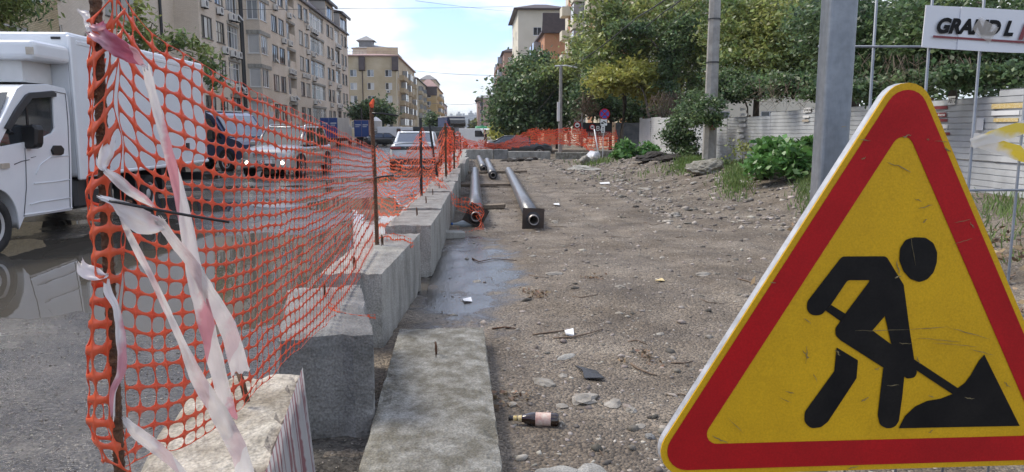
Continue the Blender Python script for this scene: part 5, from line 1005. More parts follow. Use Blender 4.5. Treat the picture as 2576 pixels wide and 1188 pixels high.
# ---- people by skin modifier
def person(label, verts, edges, root, m, extras=(), cat='person'):
    me = bpy.data.meshes.new('person'); me.from_pydata([v[:3] for v in verts], edges, []); o = link('person', me, m); md = o.modifiers.new('k', 'SKIN'); me.skin_vertices[0]  # layer made by the modifier
    for i, v in enumerate(verts): q = v[3] if isinstance(v[3], tuple) else (v[3], v[3]); me.skin_vertices[0].data[i].radius = q
    me.skin_vertices[0].data[root].use_root = True; s_ = o.modifiers.new('u', 'SUBSURF'); s_.levels = s_.render_levels = 2; return tag(o, label, cat)
def skinpart(name, verts, edges, m, par, root=0):
    me = bpy.data.meshes.new(name); me.from_pydata([v[:3] for v in verts], edges, []); o = link(name, me, m, None); o.parent = par; o.modifiers.new('k', 'SKIN')
    for i, v in enumerate(verts): q = v[3] if isinstance(v[3], tuple) else (v[3], v[3]); me.skin_vertices[0].data[i].radius = q
    me.skin_vertices[0].data[root].use_root = True; s_ = o.modifiers.new('u', 'SUBSURF'); s_.levels = s_.render_levels = 2; return o
def ch(*idx): return [(a, b) for a, b in zip(idx, idx[1:])]
# walking man in a black T-shirt (local x = the way he walks)
W_ = [(0, 0, .95, (.13, .16)), (0, 0, 1.12, (.11, .145)), (.02, 0, 1.32, (.12, .18)), (.03, 0, 1.45, (.08, .12)), (.05, 0, 1.53, .055), (.08, 0, 1.60, (.075, .07)), (.09, 0, 1.70, (.095, .078)), (.08, 0, 1.77, (.06, .05)),
      (0, .1, .88, .085), (.14, .1, .50, .06), (.06, .1, .12, .042), (.17, .1, .05, .04), (0, -.1, .88, .085), (-.06, -.1, .48, .06), (-.30, -.1, .17, .042), (-.24, -.1, .06, .04),
      (.02, .2, 1.40, .055), (-.03, .25, 1.14, .045), (.10, .25, .93, .033), (.15, .24, .87, .035), (.02, -.2, 1.40, .055), (.05, -.25, 1.13, .045), (.22, -.23, .96, .033), (.28, -.22, .93, .035)]
E_ = ch(0, 1, 2, 3, 4, 5, 6, 7)+ch(0, 8, 9, 10, 11)+ch(0, 12, 13, 14, 15)+ch(3, 16, 17, 18, 19)+ch(3, 20, 21, 22, 23)
mx_ = P(1222, 350, 55).x; man = person('man in a black T-shirt walking behind the far orange net', W_, E_, 0, 'skin'); man.location = (mx_, 55, gz(mx_, 55)+.02); man.rotation_euler = (0, 0, R(185))
skinpart('t_shirt', [(0, 0, .93, (.14, .175)), (0, 0, 1.12, (.125, .16)), (.02, 0, 1.32, (.135, .195)), (.03, 0, 1.44, (.09, .13)), (.02, .2, 1.40, .07), (-.01, .235, 1.2, .06), (.02, -.2, 1.40, .07), (.04, -.235, 1.2, .06)], ch(0, 1, 2, 3)+ch(3, 4, 5)+ch(3, 6, 7), 'cloth_black', man)
skinpart('trousers', [(0, 0, .98, (.14, .175)), (0, 0, .9, (.13, .165)), (0, .1, .84, .10), (.14, .1, .50, .078), (.07, .1, .14, .062), (0, -.1, .84, .10), (-.06, -.1, .48, .078), (-.29, -.1, .19, .06)], ch(0, 1, 2, 3, 4)+ch(1, 5, 6, 7), 'cloth_dark', man)
skinpart('hair', [(.02, 0, 1.66, (.06, .07)), (.04, 0, 1.75, (.09, .085)), (.12, 0, 1.80, (.05, .06))], ch(0, 1, 2), 'hair', man)
for k, (x0, z0) in enumerate(((.17, .05), (-.24, .06))): skinpart('shoe', [(x0-.14, (.1, -.1)[k], z0-.01, .05), (x0, (.1, -.1)[k], z0-.015, .045), (x0+.08, (.1, -.1)[k], z0-.02, .035)], ch(0, 1, 2), 'cloth_black', man)
# truck driver: arm and fingers over the window edge
hy, hz_ = ps(76, 356); dr = thing('person', 'truck driver in dark clothes with a hand on the window edge', 'person', (TX-.6, hy+.2, .9))
dy0 = hy+.35; body_ = [(TX-.62, dy0+.1, 1.0, (.15, .19)), (TX-.62, dy0+.08, 1.3, (.14, .18)), (TX-.62, dy0+.04, 1.5, (.1, .13)), (TX-.62, dy0+.02, 1.6, .055), (TX-.62, dy0, 1.72, (.09, .08)), (TX-.62, dy0, 1.82, (.07, .06)), (TX-.42, dy0+.02, 1.46, .06), (TX-.2, dy0-.02, 1.32, .048), (TX-.08, hy+.12, hz_-.02, .036), (TX+.0, hy+.03, hz_+.035, (.026, .042))]
o = skinpart('body', body_, ch(0, 1, 2, 3, 4, 5)+ch(2, 6, 7, 8, 9), 'skin', dr); o.parent = dr; o.matrix_parent_inverse = wm(dr).inverted()
for k in range(5):
    ox = .014*k-.03; ln = (.03, .055, .06, .055, .045)[k]; o = skinpart('finger', [(TX+.005, hy+.03+ox, hz_+.04, .0105), (TX+.03, hy+.01+ox, hz_+.042, .0095), (TX+.04, hy+.0+ox, hz_+.04-ln*.6, .0085)], ch(0, 1, 2), 'skin', dr); o.matrix_parent_inverse = wm(dr).inverted()
o = skinpart('jacket', [(TX-.62, dy0+.1, .95, (.17, .22)), (TX-.62, dy0+.08, 1.3, (.16, .2)), (TX-.62, dy0+.05, 1.5, (.11, .15)), (TX-.42, dy0+.02, 1.46, .075), (TX-.2, dy0-.02, 1.32, .06)], ch(0, 1, 2, 3, 4), 'cloth_dark', dr); o.matrix_parent_inverse = wm(dr).inverted()
# ---- box lorries parked beyond
def lorry(label, px0, px1, Y, top, side_m, rz=0, door='blue_box', cab=True, Ln=5.5, group='box lorries parked by the long block'):
    a, b = P(px0, 330, Y).x, P(px1, 330, Y).x; z = gz((a+b)/2, Y); zt = P(px0, top, Y).z-z; Wd = b-a; t = thing('box_lorry', label, 'truck', ((a+b)/2, Y, z), rz, group)
    lp('cargo_box', MB().box(-Wd/2, Wd/2, .05, Ln, .85, zt), side_m, t)
    for s in (-1, 1): 
        d_ = lp('rear_door', MB().box(min(0, s*Wd/2)+.02, max(0, s*Wd/2)-.02, -.0, .045, .9, zt-.04), door, t)
        q = lp('door_print', MB().box(s*Wd*.25-.3, s*Wd*.25+.35, -.006, -.002, zt-.65, zt-.55).box(s*Wd*.25-.3, s*Wd*.25+.2, -.006, -.002, zt-.85, zt-.78), 'white_plain', t)
    lp('chassis', MB().box(-Wd/2+.25, Wd/2-.25, .2, Ln+1.5, .5, .84), 'interior', t); lp('rear_bumper', MB().box(-Wd/2, Wd/2, .0, .1, .45, .62), 'black_plastic', t); lp('cab', MB().box(-Wd/2+.1, Wd/2-.1, Ln+.1, Ln+1.6, .5, 2.2), side_m, t, False, .1)
    for y in (1.1, Ln+.9):
        for s in (-1, 1): wo_ = lp('wheel', MB().lathe([(.25, -.13), (.4, -.13), (.42, 0), (.4, .13), (.25, .13)], 16, Matrix.Translation((s*(Wd/2-.2), y, .42)) @ Matrix.Rotation(R(90), 4, 'Y')), 'rubber', t, True)
    return t
lorry('blue doored box lorry with grey side parked under the long block', 806, 850, 82, 296, 'panel_grey', R(-4))
lorry('blue doored box lorry with pinkish side beside the round kiosk', 891, 928, 92, 302, 'pink_box', R(-2))
# ---- blue tarpaulin truck with black deflector, facing us
kx = P(1155, 330, 92).x; kt = thing('tarpaulin_truck', 'blue tarpaulin truck with black roof deflector facing the camera behind the nets', 'truck', (kx, 92, gz(kx, 92)), R(14))
lp('cargo_body', MB().box(-1.15, 1.15, 1.7, 7.5, .9, 3.35), 'blue_tarp', kt, False, .05); lp('roof_edge', MB().box(-1.17, 1.17, 1.68, 7.52, 3.33, 3.42), 'white_plain', kt)
cp = [(0, .5), (0, 1.05), (.35, 1.2), (.75, 2.0), (1.0, 2.15), (1.75, 2.15), (1.75, .5)]; mb = MB(); mb.loft([[(x, y, z) for y, z in cp] for x in (-1.0, -.97, .97, 1.0)]); lp('cab', mb, 'white_paint', kt, False, .05)
lp('windscreen', MB().loft([[(-.85, .36, 1.24), (.85, .36, 1.24), (.8, .74, 1.96), (-.8, .74, 1.96)], [(-.85, .33, 1.26), (.85, .33, 1.26), (.8, .71, 1.98), (-.8, .71, 1.98)]]), 'glass_car', kt)
dfp = [(.55, 2.16), (.5, 2.5), (.75, 2.95), (1.2, 3.15), (1.65, 3.15), (1.65, 2.16)]; mb = MB(); mb.loft([[(x*k, y, z) for y, z in dfp] for x, k in ((-1.0, .92), (-1.0, 1), (1.0, 1), (1.0, .92))]); lp('roof_deflector', mb, 'black_paint', kt, False, .06)
lp('bumper', MB().box(-1, 1, -.06, .1, .4, .75), 'grey_trim', kt, False, .03); lp('grille', MB().box(-.5, .5, -.03, .02, .78, 1.0), 'grille', kt)
for s in (-1, 1):
    lp('headlight', MB().cbox((s*.78, 0, .88), (.3, .08, .18)), 'lens', kt, False, .02); lp('mirror', MB().cbox((s*1.2, .5, 1.5), (.18, .12, .35)), 'black_plastic', kt, False, .03)
    for y in (.9, 5.6): lp('wheel', MB().lathe([(.25, -.13), (.38, -.13), (.4, 0), (.38, .13), (.25, .13)], 16, Matrix.Translation((s*.9, y, .4)) @ Matrix.Rotation(R(90), 4, 'Y')), 'rubber', kt, True)
# ---- smaller cars in the distance
def far(px, Y): x = P(px, 350, Y).x; return (x, Y, gz(x, Y) if x < -.5 else float(dip(Y)))
car('sedan', 'dark grey sedan seen from the side behind the sagging net', 'car', far(1306, 50.5), R(-3), 4.5, 1.8, 1.44, 'dark_car', xs=(1.15, .35, -1.0, -1.8), wr=.32)
def minivan(label, px, Y, rz, paint, H=1.9, L=4.5):
    t = thing('minivan', label, 'van', far(px, Y), rz); pr = [(-L/2, .3), (L/2, .3), (L/2+.02, .75), (L/2-.15, .95), (L/2-.9, 1.12), (L/2-1.5, H-.12), (L/2-1.8, H), (-L/2, H)]; mb = MB(); mb.loft([[(x, y, z) for x, z in pr] for y in (-.88, -.86, .86, .88)]); lp('body', mb, paint, t, False, .07)
    lp('windscreen', MB().loft([[(L/2-.93, -.76, 1.12), (L/2-.93, .76, 1.12), (L/2-1.48, .7, H-.16), (L/2-1.48, -.7, H-.16)], [(L/2-.90, -.76, 1.14), (L/2-.90, .76, 1.14), (L/2-1.45, .7, H-.14), (L/2-1.45, -.7, H-.14)]]), 'glass_car', t)
    lp('rear_window', MB().cbox((-L/2-.005, 0, H-.5), (.03, 1.4, .5)), 'glass_car', t)
    for s in (1, -1):
        lp('side_window', MB().prism([(L/2-1.1, s*.885, 1.1), (L/2-1.6, s*.885, H-.2), (L/2-2.4, s*.885, H-.2), (L/2-2.4, s*.885, 1.1)], (0, s*.01, 0)), 'glass_car', t); lp('light', MB().cbox((L/2-.08, s*.66, .8), (.1, .3, .18)), 'lens', t)
        lp('tail_light', MB().cbox((-L/2, s*.78, .95), (.04, .14, .5)), 'red_lens', t)
        for x in (L/2-.85, -L/2+.8): wheel(t, (x, s*.82, .32), .32, .2, out=s)
    return t
minivan('white minivan behind the walking man', 1212, 74, R(-40), 'white_paint')
minivan('white van showing behind the white sedan on its right', 1068, 56, R(70), 'white_paint', 2.0)
minivan('dark green van right of the white sedan behind the posts', 1100, 44, R(80), 'dark_car', 1.8)
minivan('white van parked beside the kiosk', 1000, 84, R(10), 'white_paint', 2.1)
car('sedan', 'black car parked beside the kiosk in the distance', 'car', far(968, 80), R(20), 4.3, 1.75, 1.45, 'black_paint')
# green tanker, kiosk
gx_ = P(1222, 330, 110); tn = thing('tank_truck', 'green cylindrical tank behind the white minivan', 'tank', (gx_.x, 110, dip(110)))
lp('tank', MB().lathe([(.3, -1.6), (.62, -1.55), (.7, -1.4), (.7, 1.4), (.62, 1.55), (.3, 1.6)], 24, Matrix.Translation((0, 0, 1.55)) @ Matrix.Rotation(R(90), 4, 'Y')), 'green_tank', tn, True)
for x in (-.8, .8): lp('saddle', MB().box(x-.1, x+.1, -.5, .5, .0, .95), 'dark_grey', tn)
lp('hatch', MB().lathe([(.25, 0), (.25, .15), (.1, .2)], 14, Matrix.Translation((-.5, 0, 2.2))), 'green_tank', tn)
kx_ = P(946, 330, 88); ks = thing('kiosk', 'pale round kiosk with conical top between the blue lorry and the white sedan', 'kiosk', (kx_.x, 88, dip(88)))
lp('walls', MB().lathe([(.62, 0), (.62, 1.75)], 8), 'white_plain', ks); lp('upper_band', MB().lathe([(.68, 1.76), (.72, 1.8), (.72, 2.7), (.66, 2.75)], 16), 'panel_grey', ks); lp('cone_roof', MB().lathe([(.72, 2.76), (.3, 3.1), (.02, 3.25)], 16), 'white_plain', ks); lp('poster', MB().box(-.4, .4, -.66, -.63, .5, 1.6), 'glass_pale', ks); lp('awning', MB().prism([(.6, -.5, 2.0), (2.6, -.5, 1.7), (2.6, .8, 1.7), (.6, .8, 2.0)], (0, 0, .08)), 'white_plain', ks)
# stacked slabs behind the end blocks, grey garage wall left
o = MB(); 
for k, (px, w_, z) in enumerate([(1185, 1.5, -.3), (1205, 1.3, .1), (1172, .9, -.3)]):
    p = P(px, 360, 42); t = tag(MB().box(p.x-w_/2, p.x+w_/2, 42, 43.2, z, z+.38).build('stacked_slab', 'concrete', bevel=.02), ['lower concrete slab stacked behind the far net', 'upper pinkish slab on the stack behind the far net', 'small slab left of the stack behind the far net'][k], 'slab', 'slabs stacked behind the far net')
gw = tag(MB().box(P(690, 300, 44).x, P(925, 300, 44).x-7.5, 44, 44.2, -.3, P(700, 281, 44).z).build('boundary_wall', 'panel_grey'), 'plain grey panel wall behind the silver SUV', 'wall')
# ================================================================ TREES AND PLANTS
def leaf_cloud(blobs, n, size, rng, clump=.45, per=55, droop=.0, elong=1.6):
    """blobs: (centre xyz, radii xyz). Leaves gather in clumps so that gaps stay open."""
    V = []; vol = np.array([b[1][0]*b[1][1]*b[1][2] for b in blobs])**.8; vol = vol/vol.sum(); ncl = max(6, n//per)
    bi = rng.choice(len(blobs), ncl, p=vol); C = np.array([b[0] for b in blobs])[bi]; Rr = np.array([b[1] for b in blobs])[bi]
    d = rng.normal(size=(ncl, 3)); d /= np.linalg.norm(d, axis=1)[:, None]; rad = rng.random(ncl)**.42
    cc_ = C+d*Rr*rad[:, None]; cs = clump*(.5+rng.random(ncl))
    ci = rng.integers(0, ncl, n); g = rng.normal(size=(n, 3))*np.array([1, 1, .55]); p = cc_[ci]+g*cs[ci][:, None]*.6
    nrm = rng.normal(size=(n, 3))*np.array([.7, .7, .5])+np.array([0, -.15, .75]); nrm /= np.linalg.norm(nrm, axis=1)[:, None]
    a = np.cross(nrm, rng.normal(size=(n, 3))); a /= np.linalg.norm(a, axis=1)[:, None]; b = np.cross(nrm, a); s = (size*(.6+.8*rng.random(n)))[:, None]; a[:, 2] -= droop; a = a*s*elong*.5; b = b*s*.5
    mid = nrm*s*.12
    V = np.stack([p-a, p-b*.9-mid, p+a, p+b*.9-mid], 1).reshape(-1, 3); Fq = np.arange(4*n).reshape(n, 4); return V, Fq
def pxblob(px, py, Y, rx, rz, ry): c = P(px, py, Y); k = Y/F; return (np.array(c), np.array([rx*k, ry, rz*k]))
def tree(name, label, blobs, n, size, m, trunks=(), group=None, clump=.45, per=55, seed=1, cat='tree', trunk_r=.1, loc=None, **k):
    rng = np.random.default_rng(seed); V, Fq = leaf_cloud(blobs, n, size, rng, clump, per, **k)
    base = loc or (trunks[0][0] if trunks else blobs[0][0]); t = thing(name, label, cat, tuple(base), group=group)
    npmesh('crown', V, Fq, m, t)
    for tr in trunks:
        pts = [Vector(q) for q in tr]; L = len(pts); rr = [trunk_r*(1-.7*i/(L-1)) for i in range(L)]
        link('trunk', MB().tube(pts, rr, 8).mesh(), 'bark', t, True)
        for j in range(5):                                    # limbs into the crown
            b = blobs[(j*3) % len(blobs)]; c = b[0]+(rng.random(3)-.5)*b[1]; st_ = pts[-1].lerp(pts[-2], rng.random()*.8); en = Vector(c); md_ = st_.lerp(en, .5)+Vector((0, 0, .3)); link('limb', MB().tube([st_, md_, en], [trunk_r*.4, trunk_r*.25, trunk_r*.08], 6).mesh(), 'bark', t, True)
    return t
B = pxblob
Tp = lambda *q: [P(*x) for x in q]
tree('broadleaf_tree', 'big dark round tree standing left of the thin lamp pole', [B(1335, 245, 60, 88, 80, 4), B(1285, 280, 59, 48, 45, 3), B(1395, 260, 59, 50, 75, 3), B(1350, 182, 61, 58, 48, 3), B(1310, 305, 58, 70, 32, 3)], 27720, 0.198, 'leaf_dark', [Tp((1345, 372, 60), (1347, 330, 60), (1340, 270, 60))], clump=.9, per=90, seed=1, trunk_r=.3)
tree('feathery_tree', 'pale feathery tree rising behind the dark round one', [B(1385, 200, 57, 48, 30, 2.5), B(1432, 195, 57, 28, 45, 2), B(1460, 130, 56, 22, 45, 2)], 7560, 0.172, 'leaf_mid', [Tp((1402, 375, 58), (1402, 280, 58), (1400, 190, 58))], clump=.8, per=40, seed=2, trunk_r=.15)
tree('tall_tree', 'tall loose green tree left of the vine covered trunk', [B(1530, 45, 44, 80, 75, 3), B(1590, 60, 44, 90, 80, 3.5), B(1545, 150, 44, 90, 70, 3), B(1490, 140, 43, 40, 50, 2.5)], 8593, 0.145, 'leaf_mid', [Tp((1560, 372, 44), (1572, 260, 44), (1560, 120, 44))], clump=.6, per=45, seed=3, trunk_r=.2, elong=2.2)
tree('yellowing_tree', 'yellowing slender tree with bare leaning trunk beside the pale fence sheet', [B(1540, 205, 41, 60, 35, 2), B(1590, 190, 41, 65, 35, 2), B(1640, 215, 41, 50, 40, 2)], 8820, 0.132, 'leaf_yellow', [Tp((1643, 398, 39), (1640, 330, 39), (1622, 240, 39.5), (1600, 190, 40))], clump=.5, per=40, seed=4, trunk_r=.1, elong=2.2)
tree('tall_tree', 'tall green tree between the dark vine column and the concrete pole', [B(1700, 60, 42, 90, 95, 3.5), B(1740, 170, 42, 60, 100, 3), B(1650, 110, 43, 70, 90, 3), B(1800, 60, 40, 60, 100, 3)], 12776, 0.145, 'leaf_mid', [Tp((1700, 390, 42), (1695, 300, 42), (1705, 150, 42))], clump=.6, per=45, seed=5, trunk_r=.2, elong=2.0)
tree('vine_column', 'dark hanging ivy column on a hidden trunk in the middle of the trees', [B(1690, 130, 39, 26, 55, 1), B(1682, 205, 39, 20, 50, .8), B(1720, 70, 39, 30, 26, 1), B(1590, 75, 39.5, 60, 18, 1)], 8820, 0.112, 'leaf_dark', [Tp((1690, 390, 39), (1686, 280, 39), (1692, 110, 39))], clump=.35, per=60, seed=6, trunk_r=.14, cat='vine')
tree('shrubby_tree', 'low dark tree mass behind the parking sign and shop board', [B(1490, 240, 53, 52, 45, 2.5), B(1545, 255, 53, 60, 45, 2.5), B(1600, 270, 53, 45, 40, 2.5), B(1460, 262, 53, 30, 36, 2), B(1660, 290, 52, 60, 40, 2)], 18900, 0.158, 'leaf_dark', [Tp((1535, 395, 53), (1536, 330, 53), (1540, 270, 53))], clump=.6, per=55, seed=7, trunk_r=.15)
tree('leafy_tree', 'bright leafy tree behind the fence right of the concrete pole', [B(1860, 60, 27, 80, 90, 2.5), B(1960, 60, 26, 90, 80, 2.5), B(1890, 160, 26, 90, 60, 2), B(2010, 150, 25, 60, 60, 2)], 15724, 0.099, 'leaf_mid', [Tp((1900, 330, 27), (1905, 200, 27), (1890, 60, 27))], clump=.45, per=45, seed=8, trunk_r=.14, elong=1.8)
tree('ivy_thicket', 'dark ivy thicket draped over the top of the metal fence', [B(1840, 215, 25, 70, 40, .8), B(1905, 218, 23.5, 70, 24, .6), B(1985, 215, 20.5, 70, 24, .6), B(1760, 260, 24.5, 40, 28, .6)], 12600, 0.079, 'leaf_dark', [Tp((1880, 330, 25), (1880, 270, 25), (1860, 220, 25))], clump=.3, per=50, seed=9, cat='ivy', trunk_r=.05, elong=1.2)
tree('leafy_tree', 'dark tree behind the galvanised post', [B(2110, 60, 18, 100, 90, 2), B(2220, 120, 17.5, 100, 80, 2), B(2160, 190, 17, 90, 45, 1.5)], 14742, 0.073, 'leaf_dark', [Tp((2150, 330, 18), (2152, 200, 18), (2140, 60, 18))], clump=.38, per=45, seed=10, trunk_r=.12, elong=1.8)
tree('leafy_tree', 'green tree filling the corner behind the banner', [B(2320, 60, 15, 110, 90, 2), B(2450, 70, 14.5, 110, 90, 2), B(2560, 110, 14, 90, 90, 2), B(2400, 170, 14.5, 130, 45, 1.2), B(2560, 190, 13.5, 70, 40, 1)], 16707, 0.066, 'leaf_dark', [Tp((2400, 300, 15), (2395, 200, 15), (2420, 60, 15))], clump=.34, per=45, seed=11, trunk_r=.11, elong=1.8)
tree('leafy_tree', 'shadowy tree deep behind the banner and fence', [B(2250, 120, 24, 160, 130, 2), B(2480, 120, 23, 180, 130, 2), B(2020, 80, 30, 100, 120, 2), B(2200, 215, 21, 160, 40, 1), B(2450, 205, 20, 180, 40, 1)], 16380, 0.132, 'leaf_dark', [Tp((2300, 300, 24), (2300, 150, 24), (2290, 40, 24))], clump=.6, per=55, seed=12, trunk_r=.15)
tree('ivy_column', 'dense green ivy climbing the fence and the concrete pole', [B(1722, 295, 27, 40, 30, .6), B(1712, 345, 26.5, 36, 48, .5), B(1745, 270, 26, 34, 24, .5), B(1735, 385, 26, 24, 22, .4), B(1778, 262, 22.3, 44, 20, .25), B(1762, 300, 22.4, 22, 28, .25), B(1800, 290, 22.4, 14, 26, .2)], 11340, 0.079, 'leaf_dark', [Tp((1735, 405, 26.8), (1732, 350, 26.8), (1725, 290, 26.8))], clump=.24, per=45, seed=13, cat='ivy', trunk_r=.04, elong=1.2)
tree('ivy_thicket', 'ivy and twigs spilling over the fence top right of the galvanised post', [B(2180, 222, 13.6, 60, 18, .3), B(2290, 206, 13.0, 70, 20, .3), B(2420, 194, 12.4, 80, 20, .3), B(2540, 184, 11.9, 60, 22, .3), B(2060, 235, 16, 50, 18, .3)], 5000, .07, 'leaf_dark', [Tp((2300, 300, 12.8), (2300, 260, 12.8), (2295, 230, 12.8))], clump=.2, per=40, seed=33, cat='ivy', trunk_r=.03, elong=1.3)
tree('bush', 'bright green broad leaved bush in front of the metal fence', [B(1945, 385, 16.2, 40, 40, .5), B(2000, 405, 15.6, 55, 36, .6), B(1920, 420, 15.8, 34, 26, .4), B(2030, 380, 16, 30, 34, .4)], 3024, .11, 'leaf_bush', [Tp((1965, 445, 16), (1962, 420, 16), (1955, 385, 16))], clump=.16, per=22, seed=14, cat='bush', trunk_r=.02, elong=1.5)
tree('weed_plant', 'leafy weed plant below the parking sign', [B(1575, 375, 33.5, 26, 24, .5), B(1560, 388, 33, 22, 14, .4)], 900, .15, 'leaf_bush', [Tp((1575, 403, 33.4), (1574, 390, 33.4), (1576, 370, 33.4))], clump=.2, per=14, seed=15, cat='plant', trunk_r=.02)
tree('weed_plant', 'small round shrub at the foot of the pale fence sheet', [B(1632, 380, 33, 22, 20, .5)], 900, .12, 'leaf_bush', [Tp((1632, 402, 33), (1632, 390, 33), (1632, 378, 33))], clump=.18, per=16, seed=16, cat='plant', trunk_r=.02)
tree('climbing_weed', 'scraggly plants along the fence between pole and bush', [B(1835, 415, 21, 40, 10, .4), B(1868, 375, 20, 10, 34, .2), B(1800, 418, 22, 26, 8, .4)], 500, .075, 'leaf_mid', [Tp((1868, 425, 20), (1868, 400, 20), (1868, 355, 20))], clump=.2, per=14, seed=17, cat='plant', trunk_r=.012)
tree('street_tree', 'dark street tree in front of the beige block across the road', [B(935, 278, 96, 42, 24, 2), B(960, 290, 95, 28, 20, 2), B(912, 285, 96, 22, 18, 2)], 7560, 0.264, 'leaf_dark', [Tp((938, 345, 96), (938, 320, 96), (938, 285, 96))], clump=.8, per=50, seed=18, trunk_r=.2)
tree('conifer_tree', 'small conifer in front of the far beige blocks', [B(1088, 310, 140, 13, 18, 1.5), B(1087, 292, 140, 6, 10, 1)], 3150, 0.264, 'leaf_dark', [Tp((1088, 345, 140), (1088, 325, 140), (1088, 295, 140))], clump=.7, per=40, seed=19, trunk_r=.2)
tree('street_tree', 'pale willowy tree in the top left corner beside the old brick house', [B(25, 15, 24, 45, 42, 1.2), B(50, -20, 24, 50, 40, 1.2), B(-10, 50, 24, 40, 40, 1)], 1584, .08, 'leaf_mid', [Tp((-70, 400, 24), (-60, 150, 24), (-20, 20, 24))], clump=.4, per=30, seed=20, trunk_r=.1, elong=2.6, droop=.5)
tree('young_tree', 'thin young tree showing over the white truck', [B(350, 60, 24, 26, 60, .8), B(385, 95, 24, 40, 40, .8), B(470, 110, 25, 40, 22, .8), B(510, 140, 25, 30, 30, .8), B(535, 195, 25, 14, 40, .6)], 1440, .10, 'leaf_mid', [Tp((400, 420, 24.5), (400, 200, 24.5), (370, 80, 24.5))], clump=.32, per=24, seed=21, trunk_r=.06, elong=2.0)
tree('distant_tree', 'pale tree at the far end of the street beside the tower blocks', [B(1200, 312, 330, 9, 12, 4)], 900, 1.0, 'leaf_mid', [Tp((1200, 330, 330), (1200, 320, 330), (1200, 312, 330))], clump=1.6, per=30, seed=22, trunk_r=.3)
tree('street_tree', 'sunlit tree edge beside the far net at the road bend', [B(1292, 335, 66, 34, 24, 2), B(1262, 330, 70, 18, 22, 2)], 4410, 0.198, 'leaf_yellow', [Tp((1290, 368, 66), (1290, 350, 66), (1290, 330, 66))], clump=.6, per=40, seed=23, trunk_r=.15)
# dry stems and hanging roots
def stems(label, pxs, Y, y0, y1, n, seed, m='twig', cat='dry stems', r=.012):
    rg = random.Random(seed); mb = MB()
    for k in range(n):
        x = rg.uniform(*pxs); a = P(x, y0+rg.uniform(-8, 20), Y+rg.uniform(-.3, .3)); b = P(x+rg.uniform(-30, 30), (y0+y1)/2+rg.uniform(-15, 15), Y+rg.uniform(-.4, .2)); c = P(x+rg.uniform(-40, 40), y1+rg.uniform(-25, 10), Y+rg.uniform(-.3, .3)); mb.tube([a, b, c], [r, r*.8, r*.4], 4, cap=False)
    o = mb.build('dry_stems', m); o['label'] = label; return kind(o, 'stuff')
stems('tangle of bare brown stems under the tall trees', (1640, 1720), 38, 235, 300, 70, 1, r=.02); stems('dry hanging roots over the metal fence right of the ivy', (1880, 2070), 17.5, 205, 275, 45, 2, r=.006); stems('grey brown twigs hanging above the fence behind the sign', (2150, 2560), 12.6, 140, 215, 70, 3, r=.004); stems('dry brown vine bunch hanging left of the parking sign', (1462, 1490), 44, 235, 300, 40, 4, r=.02)
# grass tufts
def grass(label, px0, px1, py0, py1, n, h, seed, zfun=lot_h):
    rng = np.random.default_rng(seed); V = []; 
    for k in range(n):
        p = G((px0+px1)/2+rng.normal(0, (px1-px0)*.24), np.clip((py0+py1)/2+rng.normal(0, (py1-py0)*.3), py0-6, py1+12), .2); z = float(zfun(np.array([p.x]), np.array([p.y]))[0]); a = rng.uniform(0, 6.28); w_ = .006*(1+p.y/12); l_ = h*rng.uniform(.5, 1.3); dx_, dy_ = math.cos(a)*w_, math.sin(a)*w_; lx, ly = rng.normal(0, .35, 2)*l_
        V += [(p.x-dx_, p.y-dy_, z-.01), (p.x+dx_, p.y+dy_, z-.01), (p.x+dx_*.3+lx, p.y+dy_*.3+ly, z+l_), (p.x-dx_*.3+lx, p.y-dy_*.3+ly, z+l_)]
    o = npmesh('grass', V, np.arange(len(V)).reshape(-1, 4), 'grass'); o['label'] = label; kind(o, 'stuff')
grass('green grass tuft by the rubble below the concrete pole', 1690, 1790, 418, 442, 1500, .17, 1); grass('grass and weeds among stones before the bush', 1800, 1910, 448, 485, 1300, .13, 2); grass('grass at the foot of the galvanised post', 1990, 2060, 455, 520, 700, .14, 3); grass('sparse grass along the fence foot', 1600, 2050, 430, 440, 700, .14, 4); grass('sparse grass by the dumped bags', 1440, 1560, 398, 408, 300, .2, 5); grass('weeds behind the sign at right', 2440, 2620, 520, 640, 500, .12, 6)
# ================================================================ METAL FENCE
fn = thing('sheet_metal_fence', 'grey corrugated sheet metal fence along the right side of the lot', 'fence', (8.8, 20, .3))
path = [(8.45, 5.5), (8.5, 8), (8.5, 11.5), (8.7, 16), (8.85, 20), (9.0, 25), (9.1, 29), (9.2, 33), (9.25, 41)]
def fx_at(y): return float(np.interp(y, [p[1] for p in path], [p[0] for p in path]))
def prof(z0, z1, step=.105):
    o = []; z = z0
    while z < z1: o += [(z, 0), (z+step*.8, 0), (z+step*.84, -.014), (z+step*.95, -.014)]; z += step
    return [q for q in o if q[0] <= z1]
yv = 5.5; k = 0; rg = random.Random(6)
while yv < 40.9:
    y2_ = min(yv+2.05, 41); z0 = float(lot_h(np.array([fx_at(yv)]), np.array([yv]))[0])-.1; zt = float(np.interp(yv, [5, 11.5, 28, 41], [2.3, 2.2, 1.98, 2.25])); zm = z0+.62; m_ = 'sheet_white' if yv > 31 else 'sheet'; dt = rg.uniform(-.02, .02)
    for (a, b, off) in ((zm+.02, zt+dt, .0), (z0, zm+.03, .03)):
        pr = prof(a, b); mb = MB(); n = 6
        mb.loft([[(fx_at(yv+(y2_-yv)*i/n)-d+off+(.012 if k % 2 else 0)+.003*math.sin(i*2+k), yv+(y2_-yv)*i/n+(.03 if i == n else 0), z) for z, d in pr] for i in range(n+1)], cap=False, closed=False); link('sheet', mb.mesh(fix=False), m_, fn)
    link('fence_post', MB().tube([(fx_at(yv)+.08, yv, z0), (fx_at(yv)+.08, yv, zt)], .03, 6).mesh(), 'rust', fn); yv = y2_; k += 1
